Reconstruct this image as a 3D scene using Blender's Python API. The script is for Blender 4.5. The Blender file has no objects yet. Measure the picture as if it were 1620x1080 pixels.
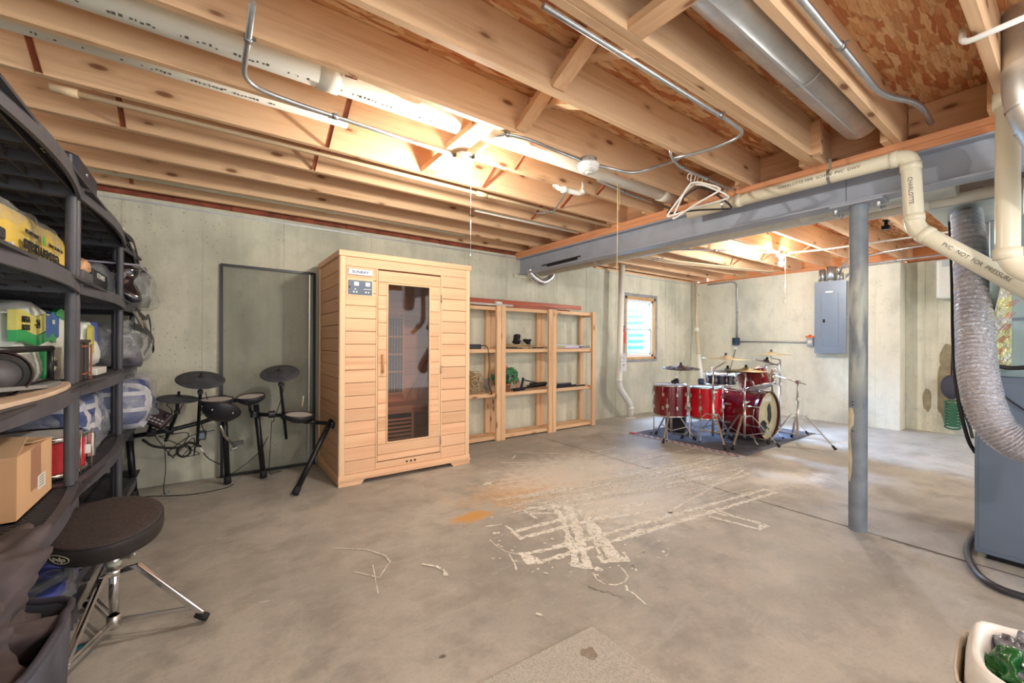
import bpy, math, random
from math import sin, cos, pi, radians
from mathutils import Vector, Matrix, noise as mnoise
SC = bpy.context.scene
COL = SC.collection
random.seed(7)

# ---------------------------------------------------------------- camera
H = 1.155                                   # tripod height above the slab
FPX = 660.46                                # focal length in pixels of the 1620 px wide frame
_yaw, _pit, _rol = radians(54.1418), radians(0.144), radians(0.2931)
_f = Vector((cos(_yaw)*cos(_pit), sin(_yaw)*cos(_pit), sin(_pit)))
_r = Vector((sin(_yaw), -cos(_yaw), 0)); _u = _r.cross(_f)
_R = _r*cos(_rol)+_u*sin(_rol); _U = -_r*sin(_rol)+_u*cos(_rol)
CP = Vector((0, 0, H))
cam = bpy.data.cameras.new('camera'); cam.sensor_width = 36; cam.lens = FPX*36/1620; cam.clip_start = .02
camo = bpy.data.objects.new('camera', cam); COL.objects.link(camo)
m = Matrix.Identity(4)
for i in range(3):
    m[i][0], m[i][1], m[i][2], m[i][3] = _R[i], _U[i], -_f[i], CP[i]
camo.matrix_world = m
SC.camera = camo

# ---------------------------------------------------------------- light and exposure
SC.view_settings.view_transform = 'Standard'
SC.view_settings.look = 'None'
SC.view_settings.gamma = 1
SC.view_settings.use_curve_mapping = False
SC.view_settings.exposure = 0.7
W = bpy.data.worlds.new('world'); SC.world = W; W.use_nodes = True
W.node_tree.nodes['Background'].inputs[0].default_value = (.92, .97, 1, 1)
W.node_tree.nodes['Background'].inputs[1].default_value = 1.7
def lamp(name, kind, loc, energy, color, size=.04, rot=None, sy=None):
    l = bpy.data.lights.new(name, kind); l.energy = energy; l.color = color
    if kind == 'POINT': l.shadow_soft_size = size
    if kind == 'AREA':
        l.size = size
        if sy: l.shape = 'RECTANGLE'; l.size_y = sy
    o = bpy.data.objects.new(name, l); COL.objects.link(o); o.location = loc
    if rot: o.rotation_euler = rot
    return o
BULB1 = (1.255, 2.25, 2.175); BULB2 = (5.756, 2.25, 2.165)
lamp('bulb_or_fill_light', 'POINT', BULB1, 42, (1, .95, .84))
lamp('bulb_or_fill_light', 'POINT', BULB2, 60, (1, .96, .87))
lamp('bulb_or_fill_light', 'POINT', (1.2, -1.1, 2.17), 45, (1, .96, .88), .06)      # this and the next: unseen fill lights added behind the camera
lamp('bulb_or_fill_light', 'POINT', (5.0, -1.6, 2.17), 50, (1, .96, .88), .06)
lamp('window_daylight', 'AREA', (5.77, 4.84, 2.06), 700, (.40, .58, 1), .66, (radians(-42), 0, 0), .30)

# ---------------------------------------------------------------- points on the planes of the room
def _ray(u, v): return _f + _R*((u-810)/FPX) + _U*((540-v)/FPX)
def az(u, v, z=0.0): d = _ray(u, v); return CP + d*((z-H)/d.z)
def ax(u, v, x): d = _ray(u, v); return CP + d*(x/d.x)
def ay(u, v, y): d = _ray(u, v); return CP + d*(y/d.y)

# ---------------------------------------------------------------- mesh building
ORG = {}
class MB:
    def __init__(s): s.v = []; s.f = []; s.sm = []; s.M = Matrix.Identity(4); s.mi = []; s.cur = 0
    def add(s, vs, fs, smooth=False):
        n = len(s.v); s.v += [s.M @ Vector(p) for p in vs]
        for f in fs: s.f.append([i+n for i in f]); s.sm.append(smooth); s.mi.append(s.cur)
        return s
    def box(s, x0, y0, z0, x1, y1, z1):
        x0, x1 = min(x0, x1), max(x0, x1); y0, y1 = min(y0, y1), max(y0, y1); z0, z1 = min(z0, z1), max(z0, z1)
        return s.add([(x0,y0,z0),(x1,y0,z0),(x1,y1,z0),(x0,y1,z0),(x0,y0,z1),(x1,y0,z1),(x1,y1,z1),(x0,y1,z1)],
                     [(0,3,2,1),(4,5,6,7),(0,1,5,4),(1,2,6,5),(2,3,7,6),(3,0,4,7)])
    def cbox(s, c, sx, sy, sz): return s.box(c[0]-sx/2, c[1]-sy/2, c[2]-sz/2, c[0]+sx/2, c[1]+sy/2, c[2]+sz/2)
    def bar(s, p, q, w, h, up=(0, 0, 1)):
        p, q = Vector(p), Vector(q); d = (q-p).normalized(); up = Vector(up)
        a = d.cross(up)
        if a.length < 1e-4: a = d.cross(Vector((1, 0, 0)))
        a.normalize(); b = a.cross(d).normalized(); vs = []
        for c in (p, q):
            for i, j in ((-1,-1),(1,-1),(1,1),(-1,1)): vs.append(c + a*(i*w/2) + b*(j*h/2))
        return s.add(vs, [(0,1,2,3),(7,6,5,4),(0,4,5,1),(1,5,6,2),(2,6,7,3),(3,7,4,0)])
    def tube(s, pts, r, n=10, caps=True, smooth=True, closed=False):
        pts = [Vector(p) for p in pts]; k = len(pts)
        rs = r if isinstance(r, (list, tuple)) else [r]*k
        ref = None; vs = []; fs = []
        for i in range(k):
            if closed: d = pts[(i+1) % k]-pts[i-1]
            else: d = pts[min(i+1, k-1)]-pts[max(i-1, 0)]
            if d.length < 1e-9: d = Vector((0, 0, 1))
            d.normalize()
            if ref is None:
                ref = d.cross(Vector((0, 0, 1)))
                if ref.length < 1e-3: ref = d.cross(Vector((1, 0, 0)))
            ref = (ref - d*ref.dot(d)).normalized(); b = d.cross(ref)
            for j in range(n):
                a = 2*pi*j/n; vs.append(pts[i] + (ref*cos(a)+b*sin(a))*rs[i])
        m_ = k if closed else k-1
        for i in range(m_):
            for j in range(n):
                i2 = (i+1) % k; fs.append((i*n+j, i*n+(j+1) % n, i2*n+(j+1) % n, i2*n+j))
        s.add(vs, fs, smooth)
        if caps and not closed:
            nb = len(s.v)-len(vs)
            s.f.append([nb+j for j in range(n)][::-1]); s.sm.append(False); s.mi.append(s.cur)
            s.f.append([nb+(k-1)*n+j for j in range(n)]); s.sm.append(False); s.mi.append(s.cur)
        return s
    def lathe(s, prof, M=None, n=24, smooth=True, caps=False):
        M = M or Matrix.Identity(4); vs = []; fs = []
        for r, z in prof:
            for j in range(n):
                a = 2*pi*j/n; vs.append(M @ Vector((r*cos(a), r*sin(a), z)))
        for i in range(len(prof)-1):
            for j in range(n):
                fs.append((i*n+j, i*n+(j+1) % n, (i+1)*n+(j+1) % n, (i+1)*n+j))
        s.add(vs, fs, smooth)
        if caps:
            nb = len(s.v)-len(vs)
            s.f.append([nb+j for j in range(n)][::-1]); s.sm.append(False); s.mi.append(s.cur)
            s.f.append([nb+(len(prof)-1)*n+j for j in range(n)]); s.sm.append(False); s.mi.append(s.cur)
        return s
    def disc(s, c, r, axis=(0, 0, 1), h=.01, n=24):
        return s.lathe([(r, -h/2), (r, h/2)], mto(c, axis), n, True, True)
    def prism(s, poly, z0, z1):
        n = len(poly)
        return s.add([(x, y, z0) for x, y in poly]+[(x, y, z1) for x, y in poly],
                     [list(range(n))[::-1], list(range(n, 2*n))]+[(i, (i+1) % n, n+(i+1) % n, n+i) for i in range(n)])
    def sphere(s, c, r, n=12, m_=8, sc=(1, 1, 1)):
        prof = [(max(1e-4, r*sin(pi*i/m_)), -r*cos(pi*i/m_)) for i in range(m_+1)]
        return s.lathe(prof, Matrix.Translation(c) @ Matrix.Diagonal((sc[0], sc[1], sc[2], 1)), n)
    def build(s, name, mat, parent=None, bevel=0, kind=None, sub=0, seg=2, weld=False):
        mats = mat if isinstance(mat, (list, tuple)) else [mat]
        if parent is not None: org = ORG[parent.name]
        elif kind == 'structure': org = Vector((0, 0, 0))
        else:
            xs = [p.x for p in s.v]; ys = [p.y for p in s.v]
            org = Vector(((min(xs)+max(xs))/2, (min(ys)+max(ys))/2, min(p.z for p in s.v)))
        me = bpy.data.meshes.new(name)
        me.from_pydata([tuple(p-org) for p in s.v], [], s.f)
        me.polygons.foreach_set('use_smooth', s.sm)
        me.polygons.foreach_set('material_index', s.mi)
        for mm in mats: me.materials.append(mm)
        me.update()
        o = bpy.data.objects.new(name, me); COL.objects.link(o); ORG[o.name] = org
        if parent is not None: o.parent = parent
        else: o.location = org
        if kind: o['kind'] = kind
        if weld:
            w = o.modifiers.new('w', 'WELD'); w.merge_threshold = .0005
        if bevel:
            b = o.modifiers.new('b', 'BEVEL'); b.width = bevel; b.segments = seg; b.limit_method = 'ANGLE'; b.angle_limit = radians(40)
        if sub:
            b = o.modifiers.new('s', 'SUBSURF'); b.levels = sub; b.render_levels = sub
        return o
def mto(c, axis, roll=0):
    z = Vector(axis).normalized(); x = z.cross(Vector((0, 0, 1)))
    if x.length < 1e-4: x = Vector((1, 0, 0))
    x.normalize(); y = z.cross(x); M = Matrix.Identity(4)
    for i in range(3): M[i][0], M[i][1], M[i][2], M[i][3] = x[i], y[i], z[i], c[i]
    return M @ Matrix.Rotation(roll, 4, 'Z')
def thing(name, label, cat, loc, group=None):
    o = bpy.data.objects.new(name, None); COL.objects.link(o); o.empty_display_size = .05
    o.location = loc; o['label'] = label; o['category'] = cat
    if group: o['group'] = group
    ORG[o.name] = Vector(loc); return o
def tag(o, label, cat, group=None):
    o['label'] = label; o['category'] = cat
    if group: o['group'] = group
    return o
def lab(o, label): o['label'] = label; return o
def copy_tree(o, dloc, parent=None):
    c = o.copy(); COL.objects.link(c)
    if parent is None: c.location = o.location + Vector(dloc); ORG[c.name] = ORG[o.name] + Vector(dloc)
    else: c.parent = parent; ORG[c.name] = ORG[parent.name]
    for ch in list(o.children): copy_tree(ch, dloc, c)
    return c
def spline(P, n=8):
    P = [Vector(p) for p in P]; out = []
    Q = [P[0]*2-P[1]]+P+[P[-1]*2-P[-2]]
    for i in range(1, len(Q)-2):
        a, b, c, d = Q[i-1:i+3]
        for k in range(n):
            t = k/n
            out.append(.5*((2*b)+(c-a)*t+(2*a-5*b+4*c-d)*t*t+(3*b-a-3*c+d)*t**3))
    out.append(P[-1]); return out
def bend(P, r, n=6):
    """a conduit path: straight runs joined by arcs of radius r"""
    P = [Vector(p) for p in P]; out = [P[0]]
    for i in range(1, len(P)-1):
        a, b, c = P[i-1:i+2]; d1 = (a-b); d2 = (c-b); l = min(r, d1.length*.48, d2.length*.48)
        p, q = b+d1.normalized()*l, b+d2.normalized()*l
        for k in range(n+1):
            t = k/n; out.append(p*(1-t)**2+b*2*t*(1-t)+q*t*t)
    out.append(P[-1]); return out
def softbox(c, sx, sy, sz, amp=.02, freq=8, seed=0, n=8, e=4, rot=0, flat=True):
    """a stuffed, wrinkled box resting on its base"""
    mb = MB(); mb.M = Matrix.Translation(c) @ Matrix.Rotation(rot, 4, 'Z')
    def P(a, b, ax_, sg):
        p = [0, 0, 0]; p[ax_] = sg; p[(ax_+1) % 3] = a; p[(ax_+2) % 3] = b
        v = Vector(p); l = (abs(v.x)**e+abs(v.y)**e+abs(v.z)**e)**(1/e); v /= l
        q = Vector((v.x*sx/2, v.y*sy/2, v.z*sz/2))
        q += v*(amp*mnoise.noise(Vector((q.x*freq+seed, q.y*freq, q.z*freq))) + .5*amp*mnoise.noise(q*freq*2.7+Vector((seed, 3, 1))))
        if flat and q.z < -sz/2*.9: q.z = -sz/2
        q.z += sz/2
        return q
    for ax_ in range(3):
        for sg in (-1, 1):
            vs = [P(-1+2*i/n, -1+2*j/n, ax_, sg) for i in range(n+1) for j in range(n+1)]
            fs = []
            for i in range(n):
                for j in range(n):
                    q = (i*(n+1)+j, (i+1)*(n+1)+j, (i+1)*(n+1)+j+1, i*(n+1)+j+1)
                    fs.append(q if sg > 0 else q[::-1])
            mb.add(vs, fs, True)
    return mb
def text(body, size, M, mat, parent, name='lettering', align='CENTER', ext=.0006, bold=0, sx=1):
    c = bpy.data.curves.new('txt', 'FONT'); c.body = body; c.size = size; c.align_x = align; c.align_y = 'CENTER'
    c.extrude = ext; c.offset = bold; c.resolution_u = 3
    o = bpy.data.objects.new('txt', c); COL.objects.link(o)
    dg = bpy.context.evaluated_depsgraph_get(); me = bpy.data.meshes.new_from_object(o.evaluated_get(dg))
    bpy.data.objects.remove(o)
    me.transform(Matrix.Diagonal((sx, 1, 1, 1))); me.transform(M); me.transform(Matrix.Translation(-ORG[parent.name]))
    me.materials.clear(); me.materials.append(mat)
    k = bpy.data.objects.new(name, me); k['kind'] = 'stuff'; COL.objects.link(k); k.parent = parent; ORG[k.name] = ORG[parent.name]
    return k
def frame_m(c, right, up):
    r_ = Vector(right).normalized(); u_ = Vector(up); u_ = (u_-r_*u_.dot(r_)).normalized(); n_ = r_.cross(u_)
    M = Matrix.Identity(4)
    for i in range(3): M[i][0], M[i][1], M[i][2], M[i][3] = r_[i], u_[i], n_[i], c[i]
    return M
# ---------------------------------------------------------------- materials
def srgb(r, g, b):
    f = lambda c: ((c/255+.055)/1.055)**2.4 if c/255 > .04045 else c/255/12.92
    return (f(r), f(g), f(b), 1)
class NT:
    def __init__(s, name, rough=.5, metal=0, spec=.5):
        s.m = bpy.data.materials.new(name); s.m.use_nodes = True; s.t = s.m.node_tree
        s.b = s.t.nodes['Principled BSDF']; s.b.inputs['Roughness'].default_value = rough
        s.b.inputs['Metallic'].default_value = metal; s.b.inputs['Specular IOR Level'].default_value = spec
    def n(s, typ, **k):
        nd = s.t.nodes.new('ShaderNode'+typ)
        for a, v in k.items():
            if a in nd.inputs: s.put(nd.inputs[a], v)
            else: setattr(nd, a, v)
        return nd
    def put(s, sock, v):
        if hasattr(v, 'is_output'): s.t.links.new(v, sock)
        elif isinstance(v, bpy.types.Node): s.t.links.new(v.outputs[0], sock)
        else: sock.default_value = v
    def obj(s, rnd=True):
        c = s.n('TexCoord').outputs['Object']
        if rnd:
            i = s.n('ObjectInfo'); mu = s.n('Math', operation='MULTIPLY'); s.put(mu.inputs[0], i.outputs['Random']); mu.inputs[1].default_value = 37
            cb = s.n('CombineXYZ'); s.put(cb.inputs[0], mu); s.put(cb.inputs[1], mu); s.put(cb.inputs[2], mu)
            a = s.n('VectorMath', operation='ADD'); s.put(a.inputs[0], c); s.put(a.inputs[1], cb); c = a.outputs[0]
        return c
    def pos(s): return s.n('NewGeometry').outputs['Position']
    def map(s, v, sc=(1, 1, 1), rot=(0, 0, 0), loc=(0, 0, 0)):
        mp = s.n('Mapping'); s.put(mp.inputs['Vector'], v); mp.inputs['Scale'].default_value = sc; mp.inputs['Rotation'].default_value = rot; mp.inputs['Location'].default_value = loc
        return mp.outputs[0]
    def noise(s, v, scale=5, detail=4, rough=.55, dist=0):
        nd = s.n('TexNoise'); s.put(nd.inputs['Vector'], v); nd.inputs['Scale'].default_value = scale; nd.inputs['Detail'].default_value = detail
        nd.inputs['Roughness'].default_value = rough; nd.inputs['Distortion'].default_value = dist
        return nd.outputs[0]
    def vor(s, v, scale=5, out='Distance', feature='F1', rnd=1):
        nd = s.n('TexVoronoi'); nd.feature = feature; s.put(nd.inputs['Vector'], v); nd.inputs['Scale'].default_value = scale
        if 'Randomness' in nd.inputs: nd.inputs['Randomness'].default_value = rnd
        return nd.outputs[out]
    def ramp(s, f, stops, interp='LINEAR'):
        nd = s.n('ValToRGB'); s.put(nd.inputs[0], f); cr = nd.color_ramp; cr.interpolation = interp
        while len(cr.elements) < len(stops): cr.elements.new(.5)
        for e, (p, c) in zip(cr.elements, stops):
            e.position = p; e.color = c if isinstance(c, (tuple, list)) else (c, c, c, 1)
        return nd.outputs[0]
    def mix(s, fac, a, b, mode='MIX'):
        nd = s.n('Mix'); nd.data_type = 'RGBA'; nd.blend_type = mode
        s.put(nd.inputs[0], fac); s.put(nd.inputs[6], a); s.put(nd.inputs[7], b); return nd.outputs[2]
    def math(s, op, a, b=0., c=0.):
        nd = s.n('Math', operation=op); s.put(nd.inputs[0], a); s.put(nd.inputs[1], b)
        if op in ('MULTIPLY_ADD', 'SMOOTH_MIN', 'COMPARE'): s.put(nd.inputs[2], c)
        return nd.outputs[0]
    def hsv(s, col, h=.5, sat=1, val=1):
        nd = s.n('HueSaturation'); s.put(nd.inputs['Color'], col); s.put(nd.inputs['Hue'], h); s.put(nd.inputs['Saturation'], sat); s.put(nd.inputs['Value'], val); return nd.outputs[0]
    def bump(s, h, strength=.3, dist=.01):
        nd = s.n('Bump'); s.put(nd.inputs['Height'], h); nd.inputs['Strength'].default_value = strength; nd.inputs['Distance'].default_value = dist
        s.put(s.b.inputs['Normal'], nd); return s
    def col(s, c): s.put(s.b.inputs['Base Color'], c); return s
MATS = {}
def plain(name, c, rough=.5, metal=0, var=.06, scale=30, bump=0, spec=.5):
    """one colour with slight mottling"""
    if name in MATS: return MATS[name]
    t = NT(name, rough, metal, spec); v = t.obj()
    nz = t.noise(v, scale, 3)
    c = c if len(c) == 4 else srgb(*c)
    lo = tuple(x*(1-var*2) for x in c[:3])+(1,); hi = tuple(min(1, x*(1+var)) for x in c[:3])+(1,)
    t.col(t.ramp(nz, [(.3, lo), (.7, hi)]))
    if bump: t.bump(nz, bump, .004)
    MATS[name] = t.m; return t.m
def wood(name, c1, c2, cd, axis=0, knots=True, rough=.6, rv=.14, k=1.0, ks=1.0):
    t = NT(name, rough, 0, .25); v = t.obj()
    sc = [22*k, 22*k, 22*k]; sc[axis] = .9*k
    g = t.noise(t.map(v, tuple(sc)), 1.3, 5, .6, .6)
    sc2 = [70*k, 70*k, 70*k]; sc2[axis] = 1.5*k
    g2 = t.noise(t.map(v, tuple(sc2)), 2, 3, .6)
    big = t.noise(t.map(v, tuple((1.2 if i == axis else 3) for i in range(3))), 1, 2)
    c = t.ramp(g, [(.3, c2), (.5, c1), (.72, c1)])
    c = t.mix(t.ramp(g2, [(.45, 0.), (.75, .38)]), c, c2)
    c = t.mix(t.ramp(big, [(.35, 0.), (.7, .35)]), c, c2)
    if knots:
        s3 = [9*ks]*3; s3[axis] = 3.4*ks
        kd = t.vor(t.map(v, tuple(s3)), 1.0)
        c = t.mix(t.ramp(kd, [(.06, .9), (.10, .8), (.135, .25), (.26, 0.)]), c, cd)
    i = t.n('ObjectInfo'); val = t.math('MULTIPLY_ADD', i.outputs['Random'], rv, 1-rv/2)
    t.col(t.hsv(c, .5, 1, val)).bump(g2, .15, .003); return t.m
W1 = srgb(232, 196, 158); W2 = srgb(212, 168, 128); WD = srgb(120, 70, 40)
M_joist = wood('joist_pine', W1, W2, WD, 0, ks=1.0)
M_joist_y = wood('blocking_pine', srgb(232, 190, 150), srgb(206, 156, 116), WD, 1)
M_plate = wood('plate_pine', srgb(222, 160, 118), srgb(196, 130, 92), WD, 1, knots=False)
M_cedar = wood('cedar_boards', srgb(242, 200, 162), srgb(228, 172, 134), srgb(150, 90, 60), 0, knots=False, rv=.20, k=.55)
M_cedar_y = wood('cedar_side_boards', srgb(232, 188, 148), srgb(216, 162, 122), srgb(150, 90, 60), 1, knots=False, rv=.16, k=.7)
M_cedar_z = wood('cedar_uprights', srgb(244, 210, 172), srgb(232, 190, 150), srgb(150, 90, 60), 2, knots=False, rv=.06, k=.7)
M_shelfwood = wood('shelf_pine', srgb(232, 194, 154), srgb(212, 166, 124), srgb(140, 88, 56), 2, k=.8, rv=.08)
M_shelfwood_x = wood('shelf_pine_boards', srgb(232, 194, 154), srgb(212, 166, 124), srgb(140, 88, 56), 0, k=.8, rv=.1)
M_redwood = wood('stained_trim', srgb(186, 96, 70), srgb(150, 66, 46), srgb(90, 40, 30), 0, knots=False, rough=.3)
def mk_osb():
    t = NT('osb_sheathing', .75, 0, .2); v = t.map(t.pos(), (1, 1, 0))
    cols = [srgb(238, 196, 146), srgb(224, 168, 118), srgb(230, 180, 132), srgb(204, 136, 92), srgb(240, 202, 156), srgb(216, 156, 108), srgb(196, 122, 82), srgb(232, 186, 138)]
    def layer(rot, sc, loc):
        m_ = t.map(v, (5*sc, 30*sc, 1), (0, 0, rot), loc)
        w_ = t.n('TexNoise'); t.put(w_.inputs['Vector'], m_); w_.inputs['Scale'].default_value = .9; w_.inputs['Detail'].default_value = 4
        ad = t.n('VectorMath', operation='MULTIPLY_ADD'); t.put(ad.inputs[0], w_.outputs['Color']); ad.inputs[1].default_value = (.5, 1.1, 0); t.put(ad.inputs[2], m_)
        nd = t.n('TexVoronoi'); nd.distance = 'CHEBYCHEV'; t.put(nd.inputs['Vector'], ad); nd.inputs['Scale'].default_value = 1; nd.inputs['Randomness'].default_value = .9
        sep = t.n('SeparateColor'); t.put(sep.inputs[0], nd.outputs['Color'])
        return sep.outputs[0], sep.outputs[1], nd.outputs['Distance']
    st = [(i/8, cc) for i, cc in enumerate(cols)]
    c = srgb(150, 84, 52); h = None
    for rot, sc, loc, th in ((.3, .8, (0, 0, 0), -1), (-.5, 1.0, (3, 5, 0), .30), (1.25, 1.1, (9, 2, 0), .62), (-.1, 1.2, (7, 1, 0), .42), (.9, 1.5, (4, 8, 0), .66)):
        a, b, d = layer(rot, sc, loc)
        col = t.ramp(a, st, 'CONSTANT'); col = t.mix(t.ramp(d, [(.38, 0.), (.55, .5)]), col, srgb(140, 76, 46))
        m_ = t.math('MULTIPLY', t.math('GREATER_THAN', b, th), t.math('LESS_THAN', d, .50)) if th > 0 else 1.0
        c = t.mix(m_, c, col); h = d if h is None else t.math('SUBTRACT', h, t.math('MULTIPLY', m_, d))
    gr = t.noise(t.map(v, (16, 170, 1), (0, 0, .2)), 1, 3)
    c = t.mix(t.ramp(gr, [(.42, 0.), (.75, .4)]), c, srgb(168, 102, 64))
    t.col(c).bump(h, .5, .004); return t.m
M_osb = mk_osb()
def mk_concrete(name, base, dark, warm, ax_='X', streak=.5):
    t = NT(name, .85, 0, .2); v = t.pos()
    hz = (1, 1, 1)
    big = t.noise(t.map(v, (1.1, 1.1, .7)), 1.2, 4, .6)
    st = t.noise(t.map(v, (9, 9, .35)), 1.0, 5, .65)
    fine = t.noise(v, 38, 5, .7); mid = t.noise(t.map(v, (1, 1, .8)), 6, 5, .65)
    c = t.ramp(big, [(.32, dark), (.5, base), (.7, warm)])
    c = t.mix(t.ramp(st, [(.38, .55*streak), (.56, 0.)]), c, dark)
    c = t.mix(t.ramp(mid, [(.34, .4), (.48, 0.)]), c, dark)
    c = t.mix(t.ramp(mid, [(.6, 0.), (.75, .3)]), c, warm)
    c = t.mix(t.ramp(fine, [(.3, .25), (.5, 0.)]), c, dark)
    h = t.vor(v, 26); h2 = t.vor(v, 9)
    pit = t.math('MAXIMUM', t.ramp(h, [(.10, 1.), (.16, 0.)]), t.ramp(h2, [(.045, 1.), (.07, 0.)]))
    gate = t.ramp(t.noise(v, 3.3, 3), [(.44, 0.), (.6, 1.)])
    pit = t.math('MULTIPLY', pit, gate)
    c = t.mix(t.math('MULTIPLY', pit, .62), c, tuple(x*.42 for x in dark[:3])+(1,))
    hh = t.math('SUBTRACT', t.math('MULTIPLY', fine, .35), t.math('MULTIPLY', pit, .8))
    t.col(c).bump(hh, .4, .006); return t.m
M_wall = mk_concrete('poured_concrete', srgb(214, 212, 194), srgb(178, 178, 162), srgb(224, 220, 200))
M_wall2 = mk_concrete('poured_concrete_far', srgb(226, 222, 204), srgb(194, 192, 176), srgb(234, 230, 212), streak=.3)
def mk_floor():
    t = NT('slab_concrete', .5, 0, .35); v = t.pos(); v = t.map(v, (1, 1, 0))
    big = t.noise(v, .9, 5, .6); mid = t.noise(v, 4, 6, .65); fine = t.noise(v, 60, 4, .7)
    sw = t.noise(t.map(v, (2.2, 9, 1), (0, 0, .5)), 1, 5, .65, 1.2)
    c = t.ramp(big, [(.34, srgb(158, 156, 149)), (.5, srgb(178, 175, 167)), (.66, srgb(194, 190, 180))])
    c = t.mix(t.ramp(mid, [(.36, .7), (.54, 0.)]), c, srgb(144, 140, 133)); c = t.mix(t.ramp(t.noise(v, 11, 6, .75), [(.56, 0.), (.72, .55)]), c, srgb(196, 194, 186))
    c = t.mix(t.ramp(sw, [(.55, 0.), (.75, .4)]), c, srgb(196, 194, 186))
    c = t.mix(t.ramp(fine, [(.3, .3), (.5, 0.)]), c, srgb(140, 128, 112))
    # rust-coloured stains and chalky patches soaked into the slab
    def spot(x, y, rx, ry, rot, colr, amt, sc=6):
        nonlocal c
        m_ = t.map(v, (1/rx, 1/ry, 1), (0, 0, 0)); cb = t.n('VectorMath', operation='SUBTRACT'); t.put(cb.inputs[0], v); cb.inputs[1].default_value = (x, y, 0)
        m_ = t.map(cb.outputs[0], (1, 1, 1), (0, 0, rot)); m_ = t.map(m_, (1/rx, 1/ry, 1))
        ln = t.n('VectorMath', operation='LENGTH'); t.put(ln.inputs[0], m_)
        d = t.math('ADD', ln.outputs['Value'], t.math('MULTIPLY', t.math('SUBTRACT', t.noise(v, sc, 6, .7), .5), 1.5))
        c = t.mix(t.ramp(d, [(.35, amt), (1.0, 0.)]), c, colr)
    p = az(862, 765); spot(p.x, p.y, .85, .40, 0, srgb(210, 166, 110), .9)
    p = az(748, 817); spot(p.x, p.y, .20, .09, 0, srgb(212, 158, 84), .9)
    p = az(905, 745); spot(p.x, p.y, 1.0, .6, 0, srgb(228, 225, 216), .9, 12)
    p = az(985, 790); spot(p.x, p.y, .8, .6, 0, srgb(228, 225, 216), .85, 12)
    p = az(1245, 757); spot(p.x, p.y, .5, .26, .3, srgb(226, 222, 212), .95)
    p = az(1060, 760); spot(p.x, p.y, 1.1, .7, .3, srgb(222, 218, 208), .6, 12)
    p = az(1330, 815); spot(p.x, p.y, .3, .12, .3, srgb(208, 200, 184), .5)
    p = az(700, 1038); spot(p.x, p.y, .018, .012, .3, srgb(80, 74, 70), .9, 30)
    t.col(c).bump(t.math('ADD', t.math('MULTIPLY', fine, .3), mid), .12, .006)
    t.put(t.b.inputs['Roughness'], t.ramp(mid, [(.3, .42), (.7, .62)])); return t.m
M_floor = mk_floor()
def mk_glue():
    t = NT('dried_adhesive', .55, 0, .3); v = t.pos()
    c = t.ramp(t.noise(v, 14, 4), [(.35, srgb(230, 227, 214)), (.65, srgb(248, 247, 240))]); t.col(c)
    a = t.ramp(t.noise(v, 38, 6, .8), [(.37, 0.), (.47, .95)]); t.put(t.b.inputs['Alpha'], a); return t.m
M_glue = mk_glue()
def mk_galv(name, a, b, rough=.35, sc=6):
    t = NT(name, rough, .85, .5); v = t.obj()
    n1 = t.noise(v, sc, 4); n2 = t.vor(v, 40, 'Distance')
    t.col(t.mix(t.ramp(n2, [(.2, 0.), (.7, .25)]), t.ramp(n1, [(.3, a), (.7, b)]), b)); return t.m
M_galv = mk_galv('galvanised_duct', srgb(196, 200, 204), srgb(224, 226, 226), .38)
M_emt = plain('steel_conduit', (186, 190, 194), .32, .8)
M_zinc = plain('zinc_hardware', (170, 172, 174), .35, .9)
M_chrome = plain('chrome', (225, 225, 228), .12, 1, .02)
M_chrome2 = plain('worn_chrome', (212, 206, 198), .3, .9, .04)
M_beam = plain('grey_beam_primer', (164, 170, 184), .5, 0, .05, 6)
def mk_column():
    t = NT('column_paint', .5, 0, .4); v = t.obj(False)
    c = t.ramp(t.noise(v, 8, 3), [(.3, srgb(112, 120, 130)), (.7, srgb(138, 146, 156))])
    sp = t.n('SeparateXYZ'); t.put(sp.inputs[0], v)
    z = sp.outputs[2]
    up = t.math('MULTIPLY', t.ramp(z, [(.28, 0.), (.36, 1.)]), 1.)
    sp2 = t.n('MapRange'); t.put(sp2.inputs[0], z); sp2.inputs[1].default_value = .80; sp2.inputs[2].default_value = 1.05
    sp3 = t.n('MapRange'); t.put(sp3.inputs[0], z); sp3.inputs[1].default_value = 1.72; sp3.inputs[2].default_value = 1.5
    msk = t.math('MULTIPLY', sp2.outputs[0], sp3.outputs[0])
    m2 = t.math('MULTIPLY', msk, t.ramp(t.noise(t.map(v, (6, 6, 1.2)), 2, 4), [(.4, 0.), (.55, .8)]))
    c = t.mix(m2, c, srgb(196, 198, 186))
    t.col(c).bump(t.noise(v, 60, 3), .1, .002); return t.m
M_col = mk_column()
M_pvc = plain('cream_pvc', (232, 226, 204), .32, 0, .02, 4)
M_pvc2 = plain('white_pvc', (238, 236, 226), .3, 0, .02, 4)
M_cpvc = plain('cream_cpvc', (222, 196, 160), .4, 0, .04, 4)
M_black = plain('black_plastic', (42, 42, 48), .45, 0, .1)
M_blackm = plain('black_metal', (34, 34, 38), .35, .3, .1)
M_rubber = plain('black_rubber', (30, 29, 30), .7, 0, .1)
M_shelfpl = plain('charcoal_shelf_plastic', (84, 84, 92), .5, 0, .1, 8)
M_shelfdeck = plain('charcoal_deck_plastic', (62, 60, 64), .6, 0, .1, 8)
M_coppertone = plain('copper_or_wood_reflection', (176, 104, 74), .45, .3, .12, 20)  # copper tone; on the steel bridging it stands for mirrored wood
M_white = plain('white_plastic', (232, 230, 224), .4, 0, .02)
M_panel = plain('grey_panel_enamel', (128, 142, 160), .38, .1, .04, 4)
M_paint = plain('black_print', (30, 30, 34), .6, 0, 0)
M_print = plain('grey_pipe_print', (104, 100, 92), .6, 0, 0)
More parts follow.
